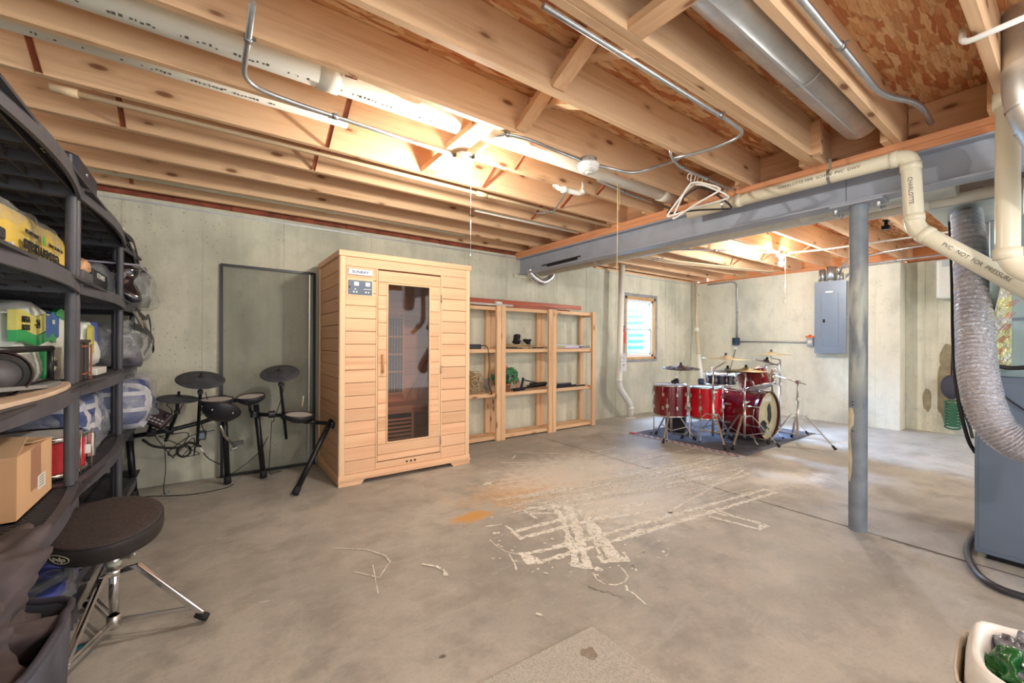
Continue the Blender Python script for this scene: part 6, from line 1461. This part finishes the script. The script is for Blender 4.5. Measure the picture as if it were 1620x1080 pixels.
# bass drum, axis along -Y
BR = .285; bc = Vector((5.28, 0, BR+ZM+.02)); by0, by1 = 2.18, 2.66
bd = thing('bass_drum', 'large dark red bass drum with an open printed front head', 'drum', (5.28, 2.42, ZM))
My = mto(Vector((bc.x, by0, bc.z)), (0, 1, 0)); L_ = by1-by0
MB().lathe([(BR*.965, .035), (BR*.965, L_-.035)], My, 48).build('shell', M_red, bd)
MB().lathe([(BR*.95, .035), (BR*.95, L_-.035)], My, 48).build('shell_lining', plain('maple_lining', (150, 120, 96), .6), bd)
for z_ in (0, L_-.045):
    MB().lathe([(BR*.965, z_), (BR*1.0, z_), (BR*1.0, z_+.045), (BR*.965, z_+.045), (BR*.965, z_)], My, 48).build('wooden_hoop', plain('dark_red_hoop', (96, 10, 34), .15, 0, .05), bd)
for z_ in (.052, L_-.056): MB().lathe([(BR*.975, z_), (BR*.982, z_), (BR*.982, z_+.005), (BR*.975, z_+.005)], My, 48).build('chrome_rim', M_chrome, bd)
M_head = plain('worn_cream_head', (190, 182, 146), .4, 0, .12, 6)
hd = MB().lathe([(.001, .030), (BR*.965, .030)], My, 40).build('front_head', M_head, bd); lab(hd, 'worn cream front head with black print')
MB().lathe([(.001, L_-.030), (BR*.965, L_-.030)], My, 40).build('batter_head', plain('coated_head', (226, 222, 220), .5), bd)
hM = lambda x, z, y=.0285: Vector((bc.x+x, by0+y, bc.z+z))
text('EVANS', .075, frame_m(hM(0, .185), (1, 0, 0), (0, 0, 1)), M_whitepaint, hd, bold=.002)
mb = MB(); mb.M = Matrix(((1, 0, 0, bc.x+.06), (0, 0, 1, by0+.0270), (0, 1, 0, bc.z+.02), (0, 0, 0, 1))); mb.prism(blob(0, 0, .05, .11, 7, 24, .2), 0, .001); mb.build('black_print_patch', M_paint, hd)
for x_, z_ in ((-.02, -.09), (.05, -.09), (0, -.14), (.04, -.16)): MB().lathe([(.001, .0), (.012, .0), (.012, .001)], mto(hM(x_, z_, .028), (0, -1, 0)), 12).build('printed_dot', M_paint, hd)
MB().lathe([(.001, 0), (.085, 0), (.085, .001)], mto(hM(-.10, -.13, .0275), (0, -1, 0)), 24).build('port_hole', M_black, hd)
for k in range(8):
    a = 2*pi*k/8+.35; d = Vector((cos(a), 0, sin(a)))
    for y_ in (.13, L_-.13): MB().bar(bc+d*(BR*.965)+Vector((0, by0+y_-.03, 0)), bc+d*(BR*.965)+Vector((0, by0+y_+.03, 0)), .022, .024, up=d).build('lug', M_chrome2, bd)
    MB().tube([bc+d*(BR*1.012)+Vector((0, by0+.0, 0)), bc+d*(BR*1.0)+Vector((0, by0+.12, 0))], .004, 6).build('tension_rod', M_chrome2, bd); MB().tube([bc+d*(BR*1.012)+Vector((0, by1, 0)), bc+d*(BR*1.0)+Vector((0, by1-.12, 0))], .004, 6).build('tension_rod', M_chrome2, bd)
    MB().bar(bc+d*(BR*1.012)+Vector((0, by0-.003, 0)), bc+d*(BR*1.012)+Vector((0, by0+.035, 0)), .02, .010, up=d).build('claw', M_chrome2, bd)
for sx_ in (-1, 1):
    MB().tube([(bc.x+sx_*.22, by0+.12, bc.z-.10), (bc.x+sx_*.30, by0+.02, .05), (bc.x+sx_*.32, by0-.02, ZM+.006)], .008, 8).build('spur', M_chrome, bd); MB().sphere((bc.x+sx_*.32, by0-.02, ZM+.012), .012, 8, 6).build('spur_tip', M_rubber, bd)
MB().box(bc.x-.04, by0+.2, bc.z+BR*.96, bc.x+.04, by0+.28, bc.z+BR*.96+.05).build('tom_mount', M_chrome2, bd, bevel=.006)
# cymbal stands
def stand(name, label, base, ztop, rad=.30, a0=0., boom=None, n=3, zleg=.34, mt=M_chrome2, z0=ZM):
    b = Vector((base[0], base[1], 0)); t = thing(name, label, 'stand', (b.x, b.y, z0)); zm_ = (zleg+ztop)/2
    MB().tube([b+Vector((0, 0, .10)), b+Vector((0, 0, zm_))], .013, 12).build('lower_tube', mt, t)
    MB().tube([b+Vector((0, 0, zm_)), b+Vector((0, 0, ztop))], .0095, 12).build('upper_tube', mt, t)
    for z_ in (zleg, zm_): 
        mb = MB().lathe([(.018, -.018), (.018, .018)], Matrix.Translation(b+Vector((0, 0, z_))), 12, False, True); mb.bar(b+Vector((0, 0, z_)), b+Vector((.045, -.02, z_)), .01, .012).bar(b+Vector((.045, -.035, z_+.012)), b+Vector((.045, .0, z_-.012)), .008, .01); mb.build('height_clamp', mt, t)
    for k in range(n):
        a = a0+2*pi*k/n; d = Vector((cos(a), sin(a), 0)); s_ = Vector((-sin(a), cos(a), 0))
        kz = b+d*(rad*.22)+Vector((0, 0, zleg+.01)); f_ = b+d*rad+Vector((0, 0, z0+.02)); mb = MB()
        mb.bar(b+d*.015+Vector((0, 0, zleg)), kz, .020, .006).bar(kz, f_, .020, .007)
        l_ = mb.build('leg', mt, t); m_ = kz.lerp(f_, .55); MB().bar(m_, b+d*.016+Vector((0, 0, .13)), .018, .004).build('brace', mt, t)
        MB().tube([f_-(f_-kz).normalized()*.05, f_+(f_-kz).normalized()*.004], [.011, .017], 8).build('rubber_foot', M_rubber, l_)
    if boom:
        p, q = b+Vector((0, 0, ztop)), Vector(boom); mb = MB().tube([p+(p-q)*.35, q], .0075, 8); mb.lathe([(.022, -.012), (.022, .012)], mto(p, (q-p).cross(Vector((0, 0, 1)))), 14, True, True); mb.build('boom_arm', mt, t)
        p = q
    return t
M_brass = plain('aged_bronze', (206, 186, 142), .32, .7, .08, 12); M_dbr = plain('dark_bronze', (104, 88, 92), .35, .7, .2, 12)
def cym(name, label, c, r, n=(0, 0, 1), mt=None, holes=0, sup=None):
    t = thing(name, label, 'cymbal', tuple(c), cg) if True else None
    M = mto(Vector(c), n)
    prof = [(.001, .030), (.020, .029), (r*.16, .022), (r*.24, .008), (r*.6, .0), (r*.85, -.006), (r, -.012), (r*.85, -.0085), (r*.6, -.0025), (r*.24, .005), (.001, .026)]
    MB().lathe(prof, M, 44).build('bronze_disc', mt or M_brass, t)
    MB().lathe([(.001, .060), (.012, .060), (.014, .030), (.022, .030)], M, 12).build('felt_and_nut', M_rubber, t)
    if sup: MB().tube([M @ Vector((0, 0, .01)), M @ Vector((0, 0, -.05)), Vector(sup)], .007, 8).build('tilter', M_chrome2, t)
    for k in range(holes):
        a = 2*pi*k/holes; mb = MB(); mb.M = M; mb.lathe([(.001, .0035), (.021, .0035), (.021, .0045)], Matrix.Translation((r*.62*cos(a), r*.62*sin(a), -.0015)), 14); mb.build('cut_out', M_blackm, t)
    return t
# pole positions read on the mat plane
A = ax(1062, 640, 4.42); B_ = ax(1128, 640, 4.66); C_ = ax(1178, 640, 4.86); D_ = ax(1262, 640, 5.42); E_ = ax(1234, 600, 5.9)
cyA = ax(1077, 581, 4.62); cyB = ax(1148, 566, 5.0); cyC = ax(1151, 586, 4.95); cyC2 = ax(1180, 585, 5.05); cyD = ax(1220, 560, 5.75); cyE = ax(1212, 572, 5.6)
stand('cymbal_stand', 'chrome stand at the left front of the kit holding the dark vented cymbal', (A.x, A.y), .66, .27, 3.4)
stand('cymbal_stand', 'chrome boom stand between the floor toms and the bass drum', (B_.x, B_.y), .86, .34, 4.0, boom=(cyB.x, cyB.y, cyB.z-.05))
stand('cymbal_stand', 'thick chrome stand directly in front of the bass drum shell', (C_.x, C_.y), .66, .34, 1.15)
sD = stand('cymbal_stand', 'chrome boom stand at the right of the bass drum, its arm reaching left', (D_.x, D_.y), .72, .36, 4.7, boom=(ax(1228, 594, 5.5).x, ax(1228, 594, 5.5).y, ax(1228, 594, 5.5).z))
stand('cymbal_stand', 'dull chrome stand behind the bass drum on the far side of the kit', (E_.x, E_.y), .95, .30, 1.0)
cym('cymbal', 'dark vented cymbal with round cut-outs over the left floor tom', cyA, .215, (-.05, -.05, 1), M_dbr, 8, (A.x, A.y, .66))
cym('cymbal', 'large pale bronze cymbal, highest on the left of the kit', cyB, .27, (.02, -.03, 1))
cym('cymbal', 'broad flat pale cymbal over the bass drum, lower than its neighbours', cyC2, .245, (.02, -.01, 1), None, 0, (C_.x, C_.y, .64))
cym('cymbal', 'greyish hi-hat cymbal edge-on left of the bass drum stand', cyC, .17, (.0, -.01, 1), plain('grey_bronze', (150, 146, 150), .35, .7), 0, (B_.x, B_.y, .80))
cym('cymbal', 'thin pale cymbal seen edge-on at the far right of the kit', cyD, .24, (.02, .02, 1), None, 0, (E_.x, E_.y, .95))
cym('cymbal', 'small dark tilted cymbal below the far right one', cyE, .16, (.15, -.22, 1), M_dbr, 0, (E_.x, E_.y, .90))
# tom mount cluster right of the rack tom
mc = ax(1222, 592, 5.45); t = thing('clamp_cluster', 'cluster of chrome ball clamps right of the rack tom', 'clamp', (mc.x, mc.y, .5))
MB().tube([(mc.x, mc.y, .56), (mc.x, mc.y, mc.z+.08)], .014, 10).build('post', M_chrome2, t)
for k, (dx, dz, rr) in enumerate(((-.03, .02, .030), (.03, .05, .024), (-.01, -.06, .026), (.04, -.10, .020), (-.05, .06, .018))): MB().sphere((mc.x+dx, mc.y-.02, mc.z+dz), rr, 12, 8).build('ball_clamp', M_chrome2, t)
MB().tube([(mc.x, mc.y, mc.z-.02), tuple(tomc+Vector((.14, 0, .0)))], .010, 8).build('arm', M_chrome2, t); MB().tube([(mc.x, mc.y, .58), (bc.x+.05, by0+.24, .62)], .012, 8).build('arm', M_chrome2, t)
# mic / clip cluster over the left tom and beater pedal, stool behind
k_ = ax(1066, 607, 4.45); t = thing('clamp_tangle', 'tangle of black clips and cable on top of the left floor tom', 'clip', tuple(k_))
random.seed(9)
for i in range(7): MB().bar(k_+Vector((random.uniform(-.05, .05), random.uniform(-.04, .04), random.uniform(0, .03))), k_+Vector((random.uniform(-.05, .05), random.uniform(-.04, .04), random.uniform(.03, .07))), .016, .02).build('clip', M_black, t)
MB().tube(spline([k_+Vector((.03*cos(i), .04*sin(i*1.4), .02+.015*sin(i*2))) for i in range(9)]), .004, 6).build('cable', M_rubber, t)
pd = ax(1128, 640, 5.45); t = thing('kick_pedal', 'chrome kick pedal behind the bass drum', 'pedal', (5.28, 2.86, ZM))
MB().box(5.23, 2.70, ZM+.002, 5.33, 3.0, ZM+.012).build('base_plate', M_chrome2, t); MB().bar((5.28, 2.74, ZM+.14), (5.28, 3.0, ZM+.03), .075, .008).build('footboard', M_chrome2, t)
for x_ in (5.235, 5.325): MB().tube([(x_, 2.71, ZM+.01), (x_, 2.71, ZM+.19)], .007, 8).build('upright', M_chrome2, t)
MB().tube([(5.235, 2.71, ZM+.19), (5.325, 2.71, ZM+.19)], .006, 8).tube([(5.28, 2.71, ZM+.19), (5.28, 2.69, ZM+.34)], .004, 8).build('beater_shaft', M_chrome2, t); MB().sphere((5.28, 2.685, ZM+.34), .022, 10, 8).build('beater', M_white, t)
sk = ax(1092, 655, 5.25); t = thing('floor_speaker', 'dark box-shaped speaker standing on the floor between the two floor toms', 'speaker', (5.0, 3.25, ZM))
mb = MB(); mb.M = Matrix.Translation((5.02, 3.22, ZM+.001)) @ Matrix.Rotation(.5, 4, 'Z'); mb.prism([(-.17, -.12), (.17, -.12), (.13, .12), (-.13, .12)], 0, .24); t2 = mb.build('cabinet', plain('dark_cabinet', (50, 46, 50), .6), t, bevel=.01)

mb = MB(); mb.M = Matrix.Translation((5.02, 3.22, ZM+.001)) @ Matrix.Rotation(.5, 4, 'Z'); mb.box(-.14, -.125, .02, .14, -.119, .22); mb.build('grille', M_blackm, t)
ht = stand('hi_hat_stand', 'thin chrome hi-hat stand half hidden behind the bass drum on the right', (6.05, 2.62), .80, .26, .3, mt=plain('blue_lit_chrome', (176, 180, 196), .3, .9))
tangle('floor_cable', 'black cable heap on the floor behind the right end of the mat', (6.25, 2.75, .012), .22, .12, .05, .006, M_rubber, 26, 14)

# ---------------------------------------------------------------- furnace, foil ducts and wall box at the right
FX0, FYL = 3.37, .366
fu = thing('furnace', 'blue-grey furnace cabinet at the right edge, wider below, lighter plenum above', 'furnace', (3.7, .0, 0))
M_fur = plain('furnace_enamel', (104, 118, 138), .38, .15, .05, 2); M_fur2 = plain('furnace_upper', (150, 172, 178), .38, .15, .05, 2)
def fz(v, X=FX0, u=1580): return ax(u, v, X).z
ztp = fz(596)
MB().box(FX0, -.42, .035, 4.05, FYL, ztp).build('lower_cabinet', M_fur, fu, bevel=.006)
MB().box(FX0+.05, -.42, 0, 4.0, FYL-.04, .035).build('base_rail', M_blackm, fu)
MB().box(FX0+.02, -.42, ztp, 4.02, FYL-.05, fz(345)).build('upper_cabinet', M_fur2, fu, bevel=.006)
MB().box(FX0+.012, -.42, fz(507), FX0+.022, FYL-.052, fz(503)).build('panel_seam', M_fur, fu)
MB().box(FX0-.002, -.40, .06, FX0, FYL-.015, ztp-.03).build('access_panel', M_fur, fu, bevel=.001)
MB().lathe([(.001, .004), (.012, .003), (.013, 0)], mto((FX0-.002, .30, .72), (-1, 0, 0)), 12).build('knock_out', M_fur, fu)
MB().box(FX0+.0, -.42, fz(345), 4.05, .20, 2.02).build('plenum', M_galv, fu, bevel=.01)
ff = thing('insulation_wrap', 'foil and yellow fibreglass insulation strip with red printed marks taped to the furnace', 'insulation', (FX0, .28, 1.2))
def mk_foilp():
    t = NT('printed_foil_insulation', .3, .6, .5); v = t.obj(False); n1 = t.noise(v, 12, 3, .6, 1)
    t.col(t.ramp(n1, [(.42, srgb(210, 214, 210)), (.52, srgb(206, 212, 150)), (.65, srgb(222, 226, 190))])).bump(t.noise(v, 40, 4), .8, .01); return t.m
pa_ = [ax(1585, 445, FX0-.03), ax(1600, 445, FX0-.03), ax(1600, 584, FX0-.03), ax(1556, 584, FX0-.03), ax(1562, 540, FX0-.03)]
mb = MB(); n = len(pa_); mb.add([tuple(p) for p in pa_]+[(p.x+.045, p.y, p.z) for p in pa_], [list(range(n))[::-1], list(range(n, 2*n))]+[(i, (i+1) % n, n+(i+1) % n, n+i) for i in range(n)])
f_ = mb.build('foil_sheet', mk_foilp(), ff)
for k in range(7):
    z_ = pa_[3].z+.03+k*.062; yc = .30-.012*k
    for j in range(3): MB().bar((FX0-.032, yc+.012-j*.010, z_-.012), (FX0-.032, yc-.012-j*.010, z_+.022), .002, .0045, up=(1, 0, 0)).build('red_mark', plain('red_print2', (196, 60, 70), .5), f_)
# large flexible foil duct
fd = thing('foil_duct', 'large crinkled silver flexible duct curving down and across the furnace', 'duct', (3.6, .4, 1.6))
def ray_at(u, v, t_): return CP+_ray(u, v)*t_
P = spline([ray_at(1522, 286, 2.9), ray_at(1531, 360, 2.62), ray_at(1538, 450, 2.36), ray_at(1542, 530, 2.18), ray_at(1548, 600, 2.05), ray_at(1568, 665, 1.96), ray_at(1610, 702, 1.90), ray_at(1670, 716, 1.86)], 22)
rr = []; acc = 0; Q = []
for i in range(len(P)-1):
    for k in range(2): Q.append(P[i].lerp(P[i+1], k/2))
Q.append(P[-1])
M_foil2 = NT('silver_crinkle_foil', .2, 1, .5); _v = M_foil2.obj(False); M_foil2.col(srgb(204, 204, 210)).bump(M_foil2.noise(_v, 70, 4, .7, 1), 1.0, .012); M_foil2 = M_foil2.m
rad = [(.070+.0035*(1 if i % 4 < 2 else -1)+.002*mnoise.noise(Vector((i*.7, 0, 0)))) for i in range(len(Q))]
MB().tube(Q, rad, 30, smooth=False).build('flexible_duct', M_foil2, fd)
MB().tube([Q[0]+(Q[0]-Q[1]).normalized()*.06, Q[0]+(Q[1]-Q[0]).normalized()*.02], .066, 24).build('black_collar', M_blackm, fd)
t = thing('foil_elbow', 'smaller puffy silver duct elbow between the foil duct and the stack pipe', 'duct', tuple(ray_at(1562, 360, 3.0)))
MB().tube(spline([ray_at(1572, 300, 3.1), ray_at(1566, 345, 3.0), ray_at(1566, 395, 2.95), ray_at(1590, 420, 2.9)], 10), [.055+.003*(i % 2) for i in range(31)], 20, smooth=False).build('flexible_duct', M_foil2, t)
du2 = thing('supply_trunk', 'pale galvanised rectangular trunk duct beyond the beam above the furnace', 'duct', (4.2, .3, 2.05)); a_ = ray_at(1500, 300, 3.2)
MB().box(3.75, -.9, 2.02, 4.5, .62, 2.28).build('trunk', mk_galv('blue_galv', srgb(188, 204, 206), srgb(214, 222, 220), .4), du2, bevel=.004); MB().box(3.74, -.9, 2.10, 4.51, .60, 2.115).build('seam_rib', M_galv, du2)
# hoses by the furnace
tag(MB().tube(spline([az(1541, 843, .02), az(1530, 870, .02), az(1545, 905, .02), az(1580, 930, .02), az(1640, 950, .02)], 10), .016, 12).build('floor_hose', plain('black_hose', (52, 52, 60), .35)), 'thick black hose curving over the floor past the furnace foot', 'hose')
h0 = [ax(1556, 573, FX0-.06), ax(1575, 578, FX0-.07), ax(1600, 582, FX0-.06), ax(1640, 580, FX0-.06)]
tag(MB().tube(spline([h0[0]+Vector((.02, .03, .06))]+h0), .011, 12).build('coolant_line', M_rubber), 'thick black line across the foil insulation on the furnace', 'hose')
tag(MB().tube(spline([ax(1560, 600, FX0-.02), ax(1580, 620, FX0-.02), ax(1620, 648, FX0-.02), ax(1660, 670, FX0-.02)]), .004, 8).build('thin_cable', M_rubber), 'thin black cable sagging across the furnace side', 'cable')
tag(MB().tube(spline([ray_at(1500, 300, 3.1), ray_at(1506, 440, 2.7), ray_at(1508, 540, 2.5), ray_at(1514, 620, 2.4), ray_at(1530, 690, 2.35), ray_at(1543, 716, 2.35)]), .009, 8).build('power_cable', M_rubber), 'black cord hanging beside the foil duct down to the furnace', 'cable')
# far white unit and hanging items on the nook wall
wu = thing('white_wall_unit', 'off-white boxy tank unit on the nook wall left of the foil duct', 'tank', (7.6, 1.0, 1.7))
g0, g1 = ax(1480, 411, 7.5), ax(1590, 466, 7.5)
MB().box(7.5, g1.y, g1.z, 7.775, g0.y, g0.z).build('tank_body', plain('off_white_tank', (214, 214, 206), .4, 0, .02), wu, bevel=.03, seg=3)
MB().box(7.495, g1.y, g0.z-.10, 7.51, g0.y-.06, g0.z-.02).build('recess', plain('grey_recess', (176, 182, 182), .5), wu)
MB().box(7.55, g1.y+.02, g1.z-.22, 7.775, g1.y+.25, g1.z+.0).build('lower_box', M_blackm, wu, bevel=.01)
kb = ax(1505, 612, 7.66); t = thing('hanging_bag', 'dark round bag hanging on the nook wall beside the foil duct', 'bag', tuple(kb)); MB().sphere(tuple(kb), .14, 16, 12, (.6, .7, 1.1)).build('bag_body', plain('dark_bag', (60, 58, 70), .7), t); MB().tube([kb+Vector((0, 0, .14)), kb+Vector((.05, 0, .5)), Vector((7.77, kb.y, kb.z+.6))], .008, 6).build('cord', M_rubber, t)
kc = ax(1507, 655, 7.66); t = thing('green_hose', 'green coiled hose hanging below the dark bag at the nook wall', 'hose', (kc.x, kc.y, .2))
for i in range(9): MB().tube([Vector((kc.x, kc.y+.07*cos(a), kc.z-.16+i*.038+.03*sin(a))) for a in [j*pi/6 for j in range(12)]], .012, 6, closed=True).build('coil', plain('green_hose', (50, 100, 70), .5), t)
MB().tube(spline([kc+Vector((0, -.07, .15)), kc+Vector((0, -.14, -.1)), kc+Vector((0, -.2, -.35)), Vector((kc.x, kc.y-.3, .03))]), .016, 8).build('dark_tail', M_rubber, t)

# ---------------------------------------------------------------- trash bin, rug, hangers
tb = thing('waste_bin', 'beige plastic waste bin with a white liner bag at the lower right corner', 'waste bin', (2.1, .1, 0))
rc = ray_at(1531, 1003, 1.0)
BX, BY = 1.47, .0; ZB = .36
k0 = az(1533, 1005, ZB); k1 = az(1528, 1046, ZB)
dirv = (k0-k1); dirv.z = 0; dirv.normalize(); side = Vector((dirv.y, -dirv.x, 0))
if side.dot(Vector((.81, -.586, 0))) < 0: side = -side
oc = k1-dirv*.10-side*.02
mb = MB(); NB = 24
def rr_(f, w, l, z):
    out = []
    for j in range(NB):
        a = 2*pi*(j+.5)/NB; c_, s_ = cos(a), sin(a); k = (abs(c_)**6+abs(s_)**6)**(-1/6)
        out.append(oc+side*(.21+w*k*c_*f)+dirv*(.13+l*k*s_*f)); out[-1].z = z
    return out
cB = [*[rr_(f_, .21, .18, z_) for f_, z_ in ((.84, .002), (.98, ZB-.02), (1.0, ZB), (.97, ZB), (.95, ZB-.02), (.82, .01))]]
mb.add([p for r_ in cB for p in r_], [(i*NB+j, i*NB+(j+1) % NB, (i+1)*NB+(j+1) % NB, (i+1)*NB+j) for i in range(5) for j in range(NB)], True)
mb.build('bin_body', plain('beige_bin', (206, 196, 178), .4, 0, .03), tb)
def ringw(f, z, amp, seed, zamp=.01):
    out = []
    for j in range(NB):
        a = 2*pi*(j+.5)/NB; c_, s_ = cos(a), sin(a); k = (abs(c_)**5+abs(s_)**5)**(-1/5); w = f+amp*mnoise.noise(Vector((c_*2.2, s_*2.2, seed)))
        p = oc+side*(.225+.20*k*c_*w)+dirv*(.14+.175*k*s_*w); p.z = z+zamp*mnoise.noise(Vector((c_*3, s_*3, seed+9))); out.append(p)
    return out
rings = [ringw(1.05, ZB-.10, .10, 1, .06), ringw(1.06, ZB-.02, .06, 2), ringw(1.02, ZB+.035, .06, 3, .03), ringw(.94, ZB+.05, .06, 4, .03), ringw(.86, ZB+.03, .05, 5, .02), ringw(.84, ZB-.06, .05, 6)]
mb = MB().add([p for r_ in rings for p in r_], [(i*NB+j, i*NB+(j+1) % NB, (i+1)*NB+(j+1) % NB, (i+1)*NB+j) for i in range(5) for j in range(NB)], True)
mb.build('liner_bag', plain('white_liner', (238, 236, 232), .45, 0, .03, 20, .3), tb, sub=1)
cc_ = oc+side*.23+dirv*.14; cc_.z = 0
M_gb = mk_film('grey_plastic_film', .8, srgb(150, 156, 172), .18, 24)
for i, (dx, dy, s_, mt, lb) in enumerate(((-.045, .01, .15, plain('grey_crinkled_bags', (134, 138, 152), .2, 0, .5, 30, 1, .8), 'crumpled grey plastic bags heaped in the middle of the waste bin'), (-.145, -.04, .045, plain('green_bottle_plastic', (36, 110, 50), .2, 0, .3, 20), 'green crumpled plastic at the left side of the waste bin'), (-.03, -.11, .09, plain('blue_grey_bags', (96, 116, 160), .2, 0, .4, 30, 1, .8), 'bluish plastic wrapping at the near side of the waste bin'), (-.02, .115, .07, plain('brown_wrapper', (130, 90, 50), .3, 0, .5, 20), 'brown wrapper at the far side of the waste bin'))):
    mb = softbox(cc_+side*dx+dirv*dy+Vector((0, 0, (ZB-.07 if 'grey' in lb or 'bluish' in lb else ZB-.06))), s_*1.3, s_*1.2, .10, .07, 26, 100+i*7, 18, 2.5, flat=False)
    tag(mb.build('crumpled_plastic', mt), lb, 'plastic')
# rug remnant at the bottom edge
def mk_rug():
    t = NT('beige_carpet', .95, 0, .1); v = t.pos(); f = t.noise(v, 160, 3, .7); n_ = t.noise(v, 7, 4)
    c = t.ramp(f, [(.35, srgb(168, 165, 156)), (.6, srgb(200, 197, 188))]); t.col(t.mix(t.ramp(n_, [(.58, 0.), (.7, .3)]), c, srgb(156, 152, 144))).bump(f, .8, .006); return t.m
tip = az(937, 993, 0); la = az(765, 1080, 0); ra = az(1050, 1080, 0)
d1 = (la-tip).normalized(); d2 = (ra-tip).normalized(); R_o = [tip, tip+d2*1.1, tip+d2*1.1+d1*1.5, tip+d1*1.5]
cr_ = thing('carpet_remnant', 'beige carpet remnant with a grey stain, its corner at the bottom centre', 'rug', (1.0, .6, 0))
MB().prism([(p.x, p.y) for p in R_o][::-1], .0005, .010).build('pile', mk_rug(), cr_, bevel=.003)
q = az(932, 1033, .01); MB().prism(blob(q.x, q.y, .028, .032, 3, 22, .2), .0100, .0106).build('stain', plain('grey_stain', (150, 140, 126), .9, 0, .15, 60), cr_)
# plastic hangers on the conduit
def hanger(label, hk, mt, w=.40, yaw=0, roll=0, r=.0055, thick=.012):
    t = thing('clothes_hanger', label, 'hanger', tuple(hk), 'hangers on the conduit')
    M = Matrix.Translation(hk) @ Matrix.Rotation(yaw, 4, 'Z') @ Matrix.Rotation(roll, 4, 'Y')
    P = [M @ Vector(p) for p in ((-.014, 0, -.022), (-.018, 0, .0), (-.010, 0, .014), (.004, 0, .016), (.014, 0, .006), (.012, 0, -.012), (.002, 0, -.03), (.0, 0, -.055))]
    MB().tube(spline(P, 4), .0028, 8).build('hook', M_white if mt is M_white else M_twine, t)
    P = [M @ Vector(p) for p in ((0, 0, -.055), (w*.16, 0, -.085), (w*.40, 0, -.165), (w*.485, 0, -.20), (w*.47, 0, -.222), (0, 0, -.215), (-w*.47, 0, -.222), (-w*.485, 0, -.20), (-w*.40, 0, -.165), (-w*.16, 0, -.085))]
    MB().tube(spline(P+[P[0]], 4), thick*.55, 8).build('hanger_frame', mt, t)
    return t
hp = az(1097, 279, ZJ); hq = az(1108, 283, ZJ)
hanger('white plastic clothes hanger hanging from the conduit in front of the beam', (hp.x, hp.y, ZJ-.001), M_white, .40, radians(-80), -.10)
hanger('black clothes hanger behind the white ones on the conduit', (hq.x, hq.y, ZJ-.001), M_black, .40, radians(-62), .05)
hanger('second white clothes hanger, tilted over the first one on the conduit', (hp.x-.03, hp.y+.01, ZJ-.001), M_white, .38, radians(-100), -.22)
